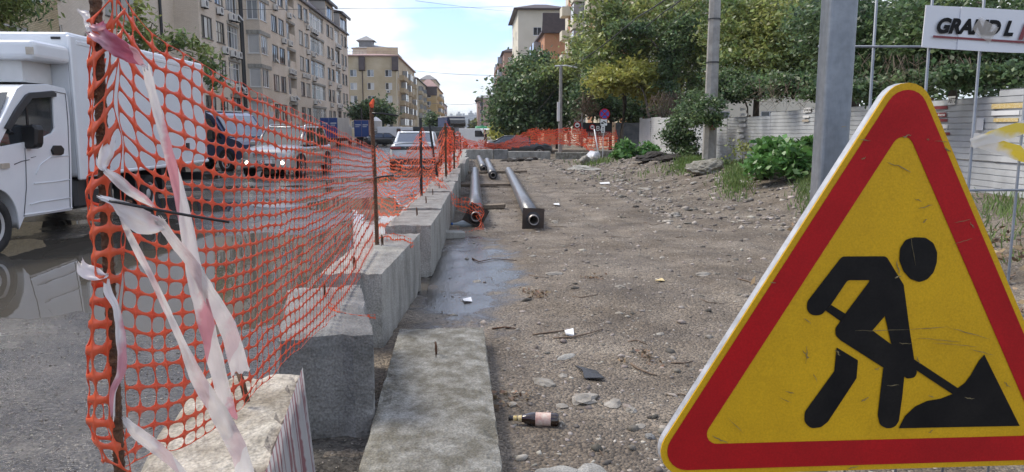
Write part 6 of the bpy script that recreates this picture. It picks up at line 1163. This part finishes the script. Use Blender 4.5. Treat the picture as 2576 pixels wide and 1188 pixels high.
a, b = P(1548, 340, 47), P(1618, 340, 47); fd = thing('sheet_metal_fence', 'dark corrugated fence piece behind the weeds and parking sign', 'fence', (a.x, 47, -.2)); mb = MB(); mb.loft([[(x, 47-d, z) for z, d in prof(-.3, 1.95, .15)] for x in (a.x, (a.x+b.x)/2, b.x)], cap=False, closed=False); link('sheet', mb.mesh(fix=False), 'sheet_dark', fd)
# stickers and notices on the fence
def sticker(px, py, w_, h_, txt=None, m='white_plain', tm='sign_black', ang=0, X=None):
    p = PX(px, py, fx_at(PX(px, py, 8.7).y)-.032); M = frame(p, (0, -1, 0), (-1, 0, 0)) @ Matrix.Rotation(ang, 4, 'Z'); o = link('sticker', MB(M).box(0, w_, -h_, 0, 0, .003).mesh(), m, fn)
    if txt: link('lettering', text_mesh(txt, h_*.72, .0006, 0, .002, M @ Matrix.Translation((w_*.06, -h_*.75, .0042)), sx=min(1.3, w_/(len(txt)*h_*.47))), tm, o)
sticker(2022, 272, .42, .12, 'БАЛКОНЫ'); sticker(2020, 291, .36, .06, None, 'white_plain'); sticker(2018, 301, .38, .06, None, 'tape_clear')
for i in range(6): sticker(1862-i*2+(i % 2)*3, 272+i*13.5, .62, .09, None, 'white_plain' if i % 2 == 0 else 'banner')
sticker(2386, 243, .2, .15, 'АВТО'); sticker(2348, 268, .42, .055, None, 'tape_pink_flat' if 'tape_pink_flat' in MATS else 'banner_red'); sticker(2352, 284, .34, .08, 'ка Фестив', 'banner_red', 'white_plain'); sticker(2346, 300, .44, .05, None, 'banner_red'); sticker(2350, 314, .40, .07, '8-..-20 77', 'white_plain', 'banner_red'); sticker(2350, 333, .46, .05, None, 'banner_red'); sticker(2495, 262, .7, .08, None, 'label_gold'); sticker(2495, 280, .62, .07, None, 'banner'); sticker(2500, 298, .55, .06, None, 'label_gold'); sticker(2458, 298, .17, .2, None, 'banner'); sticker(2130, 270, .1, .2, None, 'banner_red'); sticker(1805, 300, .14, .14, None, 'panel_grey')
for k, (x, s_) in enumerate(((0, 'НО'),)): sticker(2380, 325, .02, .02, None, 'banner')
# ================================================================ POLES, WIRES, SIGNS
pY = 23.0; pb = P(1783, 410, pY); pt = P(1790, -60, pY); zg = float(lot_h(np.array([pb.x]), np.array([pY]))[0])
up = thing('utility_pole', 'thick concrete utility pole standing in front of the metal fence', 'pole', (pb.x, pY, zg))
mb = MB(); hexa = [(math.cos(R(22.5+45*k)), math.sin(R(22.5+45*k))) for k in range(8)]
mb.loft([[(pb.x+x*r_, pY+y*r_*.85, z) for x, y in hexa] for z, r_ in ((zg-.1, .225), (2.5, .2), (6, .175), (9, .155))]); link('shaft', mb.mesh(), 'concrete_pole', up)
for z in (4.9, 3.6): link('clamp_band', MB().lathe([(.205, 0), (.205, .04)], 12, Matrix.Translation((pb.x, pY, z)), cap=False).mesh(), 'dark_grey', up)
link('notice', MB().box(pb.x-.05, pb.x+.08, pY-.2, -.19+pY, zg+1.25, zg+1.4).mesh(), 'sign_blue', up); link('notice', MB().box(pb.x-.05, pb.x+.1, pY-.2, -.19+pY, zg+1.05, zg+1.22).mesh(), 'banner_red', up)
lY = 43.; lx = P(1409, 385, lY).x; lz = float(dip(lY)); lpole = thing('lamp_pole', 'thin pale lamp pole rising through the far orange net', 'pole', (lx, lY, lz))
zt = P(1409, 165, lY).z; link('shaft', MB().tube([(lx, lY, lz), (lx, lY, zt)], [.13, .09], 8).mesh(), 'concrete_pole', lpole); link('cross_arm', MB().tube([(lx-.35, lY, zt-.03), (lx+.3, lY, zt), (lx+.95, lY, zt-.12)], .045, 6).mesh(), 'white_plain', lpole); link('meter_box', MB().box(lx-.2, lx-.05, lY-.15, lY+.05, 2.0, 3.1).mesh(), 'white_plain', lpole); link('notice', MB().box(lx-.12, lx+.12, lY-.16, lY-.14, 1.0, 1.35).mesh(), 'label_gold', lpole)
def far_pole(label, px, y0, y1, Y, arm=True):
    x = P(px, y0, Y).x; t = thing('utility_pole', label, 'pole', (x, Y, -.3)); zt = P(px, y1, Y).z; link('shaft', MB().tube([(x, Y, -.4), (x, Y, zt)], [.16, .12], 7).mesh(), 'dark_grey', t)
    if arm:
        link('cross_arm', MB().tube([(x-1.1, Y, zt-1.0), (x, Y, zt-1.2)], .06, 5).mesh(), 'dark_grey', t)
        for k in range(3): link('insulator', MB().lathe([(.16, 0), (.2, .12), (.12, .3)], 8, Matrix.Translation((x-1.0+k*.4, Y, zt-.98))).mesh(), 'dark_grey', t)
    return t
far_pole('dark utility pole with insulators against the sky at the street end', 1213, 335, 240, 120); far_pole('short dark pole at the left of the skyline', 1180, 335, 300, 150, False); 
for k, px in enumerate((1243, 1205)): pass
tg = far_pole('grey pole behind the dark street tree across the road', 911, 350, 272, 93, False)
def wire(label, pts, r=.02, sag=.0):
    q = []
    for (a, b) in zip(pts, pts[1:]):
        a, b = P(*a), P(*b)
        for k in range(13): u = k/12; p = a.lerp(b, u); p.z -= sag*4*u*(1-u); q.append(p)
    o = MB().tube(q, r, 5, cap=False).build('overhead_wire', 'wire', smooth=True); return tag(o, label, 'wire', 'overhead wires')
wire('overhead wire high across the sky from the long block to the cream tower', [(480, 22, 60), (887, 21, 80), (1292, 16, 140)], .022, .1)
wire('faint overhead wire across the sky below the highest one', [(1045, 2, 60), (1300, 30, 140)], .015, .1)
wire('overhead wire at mid sky right of the beige block', [(1042, 178, 150), (1258, 190, 110)], .035, .2)
wire('lower overhead wire just above the skyline', [(1020, 250, 140), (1130, 262, 130), (1245, 255, 90)], .03, .2)
wire('wire from the thin lamp pole down to the left', [(1400, 168, 43), (1330, 262, 55)], .02, .1); wire('second wire from the thin lamp pole down to the left', [(1404, 215, 43), (1345, 285, 55)], .02, .1)
wire('thick cable from the concrete pole top going left into the trees', [(1788, -90, 23), (1605, 42, 34), (1440, 168, 43)], .028, .1); wire('second thick cable left of the concrete pole top', [(1790, -70, 23), (1670, 30, 36), (1500, 160, 48)], .028, .1); wire('thin cable near the concrete pole top', [(1790, -40, 23), (1690, 60, 34), (1560, 180, 46)], .014, .1)
# parking sign assembly
nY = 36.0; nx = P(1517, 400, nY).x; pk = thing('parking_sign', 'no stopping sign with tow truck plate on a thin leaning pole', 'sign', (nx, nY, 0))
q0, q1 = P(1516, 396, nY), P(1519, 278, nY); link('pole', MB().tube([q0, q1], .022, 6).mesh(), 'panel_grey', pk)
c = P(1521, 287, nY-.04); Mk = frame(c, (1, 0, 0), (0, -1, 0)); circ = lambda r, n=24: [(r*math.cos(2*math.pi*k/n), r*math.sin(2*math.pi*k/n)) for k in range(n)]
link('disc', curve_mesh([circ(.26)], .006, 0, Mk), 'sign_blue', pk); link('red_ring', curve_mesh([circ(.26), circ(.21)[::-1]], .003, 0, Mk @ Matrix.Translation((0, 0, .008))), 'sign_red', pk)
for a_ in (45, -45): link('red_stroke', curve_mesh([[(-.22, -.025), (.22, -.025), (.22, .025), (-.22, .025)]], .003, 0, Mk @ Matrix.Rotation(R(a_), 4, 'Z') @ Matrix.Translation((0, 0, .009+.002*(a_ > 0)))), 'sign_red', pk)
c = P(1519, 308, nY-.03); Mk2 = frame(c, (1, 0, 0), (0, -1, 0)); link('plate', curve_mesh([rounded([(-.16, -.16), (.16, -.16), (.16, .16), (-.16, .16)], .03, 3)], .005, 0, Mk2), 'white_plain', pk)
link('tow_truck_symbol', MB(Mk2 @ Matrix.Translation((0, 0, .006))).box(-.13, -.03, -.08, .0, 0, .003).box(-.03, .02, -.08, -.05, 0, .003).prism([(-.06, .03, 0), (.12, -.06, 0), (.13, -.02, 0), (.0, .07, 0)], (0, 0, .003)).mesh(), 'sign_black', pk)
c = P(1517, 326, nY-.03); Mk3 = frame(c, (1, 0, 0), (0, -1, 0)); link('plate', curve_mesh([rounded([(-.09, -.16), (.09, -.16), (.09, .18), (-.09, .18)], .03, 3)], .005, 0, Mk3), 'white_plain', pk); link('arrow_symbol', MB(Mk3 @ Matrix.Translation((0, 0, .006))).box(-.012, .012, -.1, .1, 0, .003).box(-.04, .04, .09, .12, 0, .003).box(-.04, .04, -.12, -.09, 0, .003).mesh(), 'sign_black', pk)
ptube('leaning_pole', 'white pole leaning left of the parking sign', 'pole', [P(1507, 398, 37), P(1495, 325, 37.4)], .035, 'white_plain')
ptube('striped_post', 'thin dark post with coloured bands left of the shop board', 'post', [P(1464, 372, 44), P(1465, 285, 44)], .05, 'grey_trim')
# shop board
sY = 50.; sbx = thing('shop_board', 'dark shop board with round red logos and Cyrillic lettering behind the far net', 'sign', P(1490, 350, sY))
def rect(x0, x1, y0, y1, Y, m, nm_): a = P(x0, y1, Y); b = P(x1, y0, Y); return link(nm_, MB().box(a.x, b.x, Y, Y+.06, a.z, b.z).mesh(), m, sbx)
rect(1458, 1540, 309, 331, sY, 'interior', 'board'); rect(1462, 1535, 331, 345, sY-.02, 'banner_red', 'red_board'); rect(1462, 1530, 346, 349, sY, 'white_plain', 'trim')
for px, py, r in ((1452, 315, .25), (1490, 320, .20)):
    Mc = frame(P(px, py, sY-.05), (1, 0, 0), (0, -1, 0)); d_ = link('round_logo', curve_mesh([circ(r)], .01, 0, Mc), 'sign_red', sbx); link('white_disc', curve_mesh([circ(r*.68)], .004, 0, Mc @ Matrix.Translation((0, 0, .012))), 'white_plain', d_); link('dark_mark', curve_mesh([[(r*.45*math.cos(a), r*.1-r*.45*math.sin(a)) for a in [math.pi*k/10 for k in range(11)]]], .003, 0, Mc @ Matrix.Translation((0, 0, .018))), 'interior', d_)
link('lettering', text_mesh('ВА', .42, .004, 0, .008, frame(P(1499, 329, sY-.03), (1, 0, 0), (0, -1, 0))), 'white_plain', sbx); link('lettering', text_mesh('Ы МЫ ОТКРЫ', .34, .004, 0, .006, frame(P(1474, 343, sY-.05), (1, 0, 0), (0, -1, 0)), sx=.74), 'tape_clear', sbx)
# rubbish bags
def lump(name, label, cat, px, py, r, m, seed, sq=(1, .8, .7), zoff=0, rough=.25, ground=lot_h, sub=3):
    bm = bmesh.new(); bmesh.ops.create_icosphere(bm, subdivisions=sub, radius=1); rg = np.random.default_rng(seed); ph = rg.random((6, 3))*6; fr = rg.normal(0, 2.2, (6, 3)); fr2 = rg.normal(0, 7, (6, 3))
    for v in bm.verts:
        p = np.array(v.co); d = sum(math.sin(float(fr[k] @ p)+ph[k, 0]) for k in range(6))/6; d2 = sum(math.sin(float(fr2[k] @ p)+ph[k, 1]) for k in range(6))/6; v.co *= 1+rough*(2*d+.55*d2); v.co.x *= sq[0]*r; v.co.y *= sq[1]*r; v.co.z *= sq[2]*r
        if v.co.z < -.3*r*sq[2]: v.co.z = -.3*r*sq[2]
    me = bpy.data.meshes.new(name); bm.to_mesh(me); bm.free(); o = link(name, me, m, None, sub > 2 and 'bag' in name); p = G(px, py, .05); z = float(ground(np.array([p.x]), np.array([p.y]))[0]); o.location = (p.x, p.y, z+.28*r*sq[2]+zoff); o.rotation_euler = (0, 0, seed*1.7)
    return tag(o, label, cat) if label else o
lump('rubbish_bag', 'grey rubbish bag dumped at the end of the lot below the net', 'bag', 1494, 404, .42, 'bag_grey', 1, (1.3, .8, .75)); lump('rubbish_bag', 'yellow bag beside the parking sign pole', 'bag', 1521, 398, .28, 'yellow_bag', 2, (1.3, .8, .7))
# ================================================================ RUBBLE, STONES, LITTER
def rock(name, px, py, r, seed, m='stone', sq=(1, .8, .5), ground=lot_h):
    return lump(name, None, None, px, py, r, m, seed, sq, ground=ground, rough=.26 if r < .3 else .42, sub=2 if r < .1 else 3 if r < .28 else 4)
SL_ = ['long flat stone in the middle of the lot beyond the sticks', 'squarish stone halfway between the beer bottle and the sign', 'small stone just right of the squarish one near the sign', 'largest buried stone right of the black plastic piece', 'small stone near the lower left edge of the sign', 'tiny stone left of the black plastic piece', 'tiny stone beside the slab edge level with the bottle', 'stone left of the yellowish paper scrap', 'stone in mid lot above the yellowish paper scrap', 'flat stone in mid lot close to the upper sign edge', 'small stone touching the sign edge in the picture', 'tiny stone directly above the beer bottle', 'small stone halfway between the sticks and the sign', 'flat stone far off right of the right pipe', 'stone beside the square plate of the right pipe', 'biggest single stone in the lot right of the right pipe', 'flat stone before the dark soil heap', 'flat stone in the stony band left of the soil heap', 'small stone before the grass tuft', 'flat stone in front of the grey boulder', 'stone between the grey boulder and the weeds', 'flat stone on the wet patch beside the blocks', 'small stone on the far edge of the wet patch', 'flat stone left of the broken concrete lump', 'small stone below the right pipe plate']; GS = 'loose stones on the dirt'
for i, (px, py, r, sq) in enumerate([(1392, 684, .07, (1.6, .8, .35)), (1545, 1003, .05, (1.2, 1, .45)), (1590, 1022, .035, (1, 1, .6)), (1470, 995, .09, (.8, 1.2, .35)), (1610, 1060, .03, (1.2, 1, .5)), (1418, 935, .03, (1, 1, .5)), (1290, 1005, .03, (1, 1, .6)), (1560, 722, .04, (1.2, .8, .5)), (1665, 640, .05, (1.3, .8, .4)), (1770, 690, .06, (1.4, .9, .4)), (1860, 820, .04, (1.2, 1, .5)), (1415, 1010, .03, (1.2, 1, .5)), (1660, 830, .03, (1, 1, .5)), (1515, 470, .12, (1.2, .8, .4)), (1395, 558, .07, (1.2, .8, .6)), (1700, 535, .11, (1.3, .9, .55)), (1620, 475, .12, (1.5, 1, .4)), (1560, 452, .13, (1.5, .8, .4)), (1655, 460, .1, (1.4, .8, .5)), (1745, 478, .12, (1.3, .8, .4)), (1800, 480, .1, (1.2, .8, .5)), (1200, 695, .05, (1.3, .8, .35)), (1175, 640, .03, (1, 1, .6)), (1870, 492, .14, (1.5, .9, .35)), (1340, 640, .04, (1, .8, .5))]):
    tag(rock('stone', px, py, r, 50+i, 'stone', sq), SL_[i], 'stone', GS)
tag(rock('stone', 1424, 890, .048, 91, 'concrete', (1.5, .8, .25)), 'flat pale concrete chip below the crossed sticks', 'stone', GS)
tag(rock('stone', 1374, 955, .06, 92, 'stone', (1.5, .8, .45)), 'pale wedge shaped stone above the beer bottle', 'stone', GS); tag(rock('stone', 1636, 1090, .028, 93, 'concrete_dark', (1, 1, .8)), 'small dark round stone beside the lower corner of the sign', 'stone', GS)
tag(rock('stone', 1412, 1178, .10, 94, 'concrete', (1.2, .9, .2)), 'large flat stone at the bottom edge right of the slab', 'stone', GS); tag(rock('stone', 1487, 1168, .075, 95, 'concrete', (1.1, 1, .22)), 'second flat stone at the bottom edge right of the slab', 'stone', GS)
tag(rock('boulder', 1775, 466, .44, 96, 'concrete_moss', (1.3, .9, .6)), 'grey mound shaped boulder in front of the concrete pole', 'boulder'); tag(rock('boulder', 1925, 490, .42, 97, 'concrete_rough', (1.1, .9, .7)), 'rough broken concrete lump below the bush', 'boulder'); tag(rock('boulder', 1995, 468, .34, 98, 'concrete_rough', (1.5, .8, .5)), 'flat rubble slab piece beside the galvanised post', 'boulder'); tag(rock('boulder', 1960, 455, .3, 99, 'stone', (1.2, .8, .6)), 'brown rubble stone just under the bush leaves', 'boulder')
tag(rock('boulder', 1880, 470, .22, 101, 'stone', (1.2, .8, .6)), 'small rubble stone left of the broken concrete lump', 'boulder'); tag(rock('boulder', 1478, 412, .35, 102, 'stone', (1.3, .7, .8)), 'upright pale stone left of the grey rubbish bag', 'boulder'); tag(rock('boulder', 1470, 425, .4, 103, 'concrete', (1.6, .7, .35)), 'flat pale stone in front of the grey rubbish bag', 'boulder')
tag(rock('soil_heap', 1640, 424, .6, 104, 'soil_dark', (1.5, .7, .34)), 'dark heap of damp soil by the pale fence sheet', 'heap'); tag(rock('soil_heap', 1690, 436, .4, 105, 'soil_dark', (1.5, .8, .32)), 'small dark soil heap left of the grass tuft', 'heap')
rg = random.Random(3)
for i in range(16):
    tag(rock('asphalt_chunk', 1268+rg.random()*85, 398+rg.random()*8, .12+.14*rg.random(), 120+i, 'concrete_dark' if i % 4 == 0 else 'soil_dark', (1.3, .8, .5)), 'black asphalt chunk in the pile before the end blocks', 'chunk', 'asphalt chunks in the pile')
# sticks
GT = 'dry sticks on the dirt'
def stick(label, pts, r, m='twig'):
    q = []
    for px, py, dz in pts: p = G(px, py, .02); q.append((p.x, p.y, float(lot_h(np.array([p.x]), np.array([p.y]))[0])+r+dz))
    o = MB().tube(q, [r*(1-.5*i/(len(q)-1)) for i in range(len(q))], 6).build('stick', m, smooth=True); tag(o, label, 'stick', GT)
stick('short pale stick left of the white wrapper', [(1340, 842, 0), (1385, 840, .004), (1418, 836, .006), (1440, 832, 0)], .008); stick('long curved stick right of the white wrapper', [(1392, 853, .0), (1440, 852, .008), (1480, 845, .01), (1516, 833, .004)], .009); stick('brown bent stick right of the black plastic piece', [(1588, 918, 0), (1605, 932, .01), (1635, 940, .006), (1652, 944, 0)], .009); stick('thin stick on the dirt near the sign edge', [(1688, 914, 0), (1720, 915, .005), (1745, 908, 0)], .007); stick('dark twig on the wet patch behind the blocks', [(1188, 646, 0), (1205, 654, .008), (1240, 650, .01), (1300, 654, 0)], .008, 'rust'); stick('pale stick leaning out left of the sign', [(1856, 708, 0), (1880, 713, .006), (1906, 722, .004)], .009); stick('dark stick just right of the slab top', [(1238, 826, 0), (1270, 826, .006), (1300, 830, .002)], .008, 'rust'); stick('thin twig near the bottle neck', [(1280, 1000, 0), (1300, 1020, .006), (1310, 1032, .01)], .005); stick('twig below the flat stone chips', [(1490, 1118, 0), (1505, 1135, .004), (1520, 1150, 0)], .005)
for i, (x0, y0) in enumerate(((1330, 690), (1380, 570), (1520, 600), (1700, 600), (1760, 760), (1440, 750), (1580, 860), (1690, 1000), (1620, 560))):
    stick(['thin twig just right of the wet patch', 'thin twig right of the right pipe plate', 'thin twig in the middle of the lot', 'thin twig far right in mid lot', 'thin twig left of the upper sign edge', 'thin twig above the white wrapper', 'thin twig right of the long curved stick', 'thin twig close to the lower sign edge', 'farthest thin twig in mid lot'][i], [(x0, y0, 0), (x0+22, y0+6-3*(i % 4), .005), (x0+48+8*(i % 3), y0+9-6*(i % 3), 0)], .006)
# litter
def litter(name, label, cat, quad, m, z=.01, th=.004):
    pts = []
    for k, (px, py) in enumerate(quad): p = G(px, py, z); pts.append((p.x, p.y, float(lot_h(np.array([p.x]), np.array([p.y]))[0])+z+.012*(k % 2)))
    o = MB().prism(pts, (0, 0, th)).build(name, m); tag(o, label, cat)
litter('wrapper', 'crumpled white wrapper between the two sticks', 'wrapper', [(1420, 842), (1442, 841), (1444, 852), (1424, 853)], 'white_plain', .012, .012); litter('plastic_piece', 'torn black plastic piece with pointed ends', 'plastic', [(1445, 925), (1475, 938), (1500, 940), (1520, 962), (1470, 960), (1465, 942)], 'dark_grey', .012, .006); litter('paper', 'yellowish paper scrap on the dirt', 'paper', [(1648, 713), (1665, 712), (1672, 719), (1655, 720)], 'label_gold'); litter('paper', 'small white scrap by the wet patch', 'paper', [(1163, 750), (1185, 748), (1188, 757), (1168, 758)], 'banner'); litter('paper', 'white paper scrap on the stony ground in mid lot', 'paper', [(1508, 462), (1532, 461), (1535, 464), (1511, 465)], 'white_plain', .03); litter('paper', 'white packet between the pipes', 'paper', [(1392, 513), (1406, 512), (1408, 516), (1394, 517)], 'white_plain', .03)
def bottle(name, label, px, py, rz, s, gm, capm, lab=True, prof_=None):
    p = G(px, py, .04); z = float(lot_h(np.array([p.x]), np.array([p.y]))[0]); t = thing(name, label, 'bottle', (p.x, p.y, z+.035*s), rz); M = Matrix.Scale(s, 4) @ Matrix.Rotation(R(90), 4, 'Y')
    lp('glass_body', MB().lathe([(.0, -.10), (.028, -.102), (.034, -.095), (.035, -.085), (.035, .03), (.032, .05), (.02, .085), (.0145, .105), (.013, .15), (.0135, .155)], 22, M, cap=False), gm, t, True); lp('cap', MB().lathe([(.0145, .148), (.0148, .163), (.0, .164)], 14, M), capm, t, True)
    if lab: lp('label', MB().lathe([(.0354, -.06), (.0354, .02)], 22, M, cap=False), 'label_paper', t, True); lp('neck_label', MB().lathe([(.0185, .093), (.0142, .113), (.0138, .138)], 18, M, cap=False), 'label_gold', t, True)
    return t
bottle('beer_bottle', 'brown beer bottle with paper label lying on the dirt', 1357, 1062, R(172), 1.02, 'bottle_glass', 'black_plastic')
bottle('water_bottle', 'clear plastic bottle with blue cap under the left pipe plate', 1172, 566, R(195), 1.5, 'pet', 'cap_blue', False)
t = tag(MB().cbox((0, 0, 0), (.32, .18, .1)).build('brick_stub', 'concrete', bevel=.012), 'small concrete offcut beside the blocks near the bottle', 'offcut'); p = G(1140, 590, .05); t.location = (p.x, p.y, .05); t.rotation_euler = (R(4), R(3), R(20))
# gravel: real pebbles, denser near the camera
def pebble_field(name, label, n, xr, yr, smin, smax, seed, fn, m, pw=1.6, filt=None):
    rng = np.random.default_rng(seed); bm = bmesh.new(); bmesh.ops.create_icosphere(bm, subdivisions=1, radius=1); bv = np.array([v.co[:] for v in bm.verts]); bf = np.array([[v.index for v in f.verts] for f in bm.faces]); bm.free()
    u = rng.random(n); Y = yr[0]*(yr[1]/yr[0])**(u**1.0); wx = rng.random(n); X = xr[0]+(xr[1]-xr[0])*wx
    if filt is not None: k = filt(X, Y, rng); X, Y = X[k], Y[k]
    n = len(X); s = smin+(smax-smin)*rng.random(n)**3.2; s = s*(1+Y/45); Z = fn(X, Y)
    sq = np.stack([.7+.9*rng.random(n), .6+.6*rng.random(n), .35+.4*rng.random(n)], 1)*s[:, None]; a = rng.random(n)*6.28; ca, sa = np.cos(a), np.sin(a)
    v = bv[None]*(1+.22*rng.normal(size=(n, len(bv), 1)))*sq[:, None]; x = v[..., 0]*ca[:, None]-v[..., 1]*sa[:, None]; y = v[..., 0]*sa[:, None]+v[..., 1]*ca[:, None]; V = np.stack([x+X[:, None], y+Y[:, None], v[..., 2]+(Z+sq[:, 2]*.35)[:, None]], -1).reshape(-1, 3)
    Fq = (bf[None]+(np.arange(n)*len(bv))[:, None, None]).reshape(-1, 3); o = npmesh(name, V, Fq, m); o['label'] = label; return kind(o, 'stuff')
inview = lambda X, Y, r: (X < .72*Y+1.0) & (X > -.4)
def lot_filter(X, Y, r): k = inview(X, Y, r) & ~((X < .16) & (Y < 5.3)); w = ((X-.05)/.62)**2+((Y-8.4)/2.4)**2; return k & ((w > 1) | (r.random(len(X)) < .12)) & (r.random(len(X)) < .25+1.3*fbm(X, Y, 1.3, 77))
pebble_field('gravel', 'fine grey and tan gravel over the dirt lot', 64000, (-.4, 9), (2.4, 30), .0025, .013, 1, lot_h, 'pebble', filt=lot_filter)
pebble_field('gravel', 'coarser stones scattered over the dirt lot', 7000, (-.4, 9), (2.6, 37), .007, .032, 2, lot_h, 'pebble', filt=lot_filter)
def strip_filter(X, Y, r): return (r.random(len(X)) < 1.2*fbm(X, Y, 1.5, 5))
pebble_field('gravel', 'stony band of rubble along the fence side', 5500, (3.2, 8.2), (11, 37), .012, .055, 3, lot_h, 'pebble', filt=strip_filter)
pebble_field('gravel', 'fine grit on the broken asphalt by the puddle', 14000, (-5.5, -.5), (2.0, 8), .002, .008, 4, road_h, 'pebble', filt=lambda X, Y, r: road_h(X, Y) > -.002)
# dry leaf litter behind the sign
rng = np.random.default_rng(5); V, Fq = leaf_cloud([(np.array([3.6, 5.6, .12]), np.array([1.2, 1.6, .08])), (np.array([5.6, 8.5, .25]), np.array([1.4, 2.2, .12]))], 3500, .05, rng, .3, 40); o = npmesh('leaf_litter', V, Fq, 'leaf_dry'); kind(o, 'stuff', 'dry brown leaf litter on the ground behind the sign')
for k, (px, py, n_) in enumerate(((1345, 738, 160), (1262, 995, 120), (1500, 700, 60), (1620, 905, 60))):
    c = G(px, py, .03); V, Fq = leaf_cloud([(np.array([c.x, c.y, float(lot_h(np.array([c.x]), np.array([c.y]))[0])+.012]), np.array([.16, .22, .006]))], n_, .022, rng, .05, 12); V[:, 2] = np.clip(V[:, 2], c.z-.03, c.z+.03); o = npmesh('leaf_litter', V, Fq, 'leaf_dry'); kind(o, 'stuff', ['scatter of dry reddish leaves in mid dirt', 'dry leaves beside the slab edge', 'few dry leaves on the dirt', 'dry leaves near the bent stick'][k])
# ================================================================ AIR
hz = MB().box(-420, 420, -250, 1650, -1.76, 75).build('haze', None); m = bpy.data.materials.new('air'); m.use_nodes = True; m.node_tree.nodes.clear()
ov = N(m.node_tree, 'ShaderNodeOutputMaterial'); pv = N(m.node_tree, 'ShaderNodeVolumePrincipled'); pv.inputs['Density'].default_value = .00018; pv.inputs['Color'].default_value = (.88, .94, 1, 1)
m.node_tree.links.new(pv.outputs[0], ov.inputs['Volume']); hz.data.materials.append(m); kind(hz, 'stuff', 'thin pale haze over the whole street')
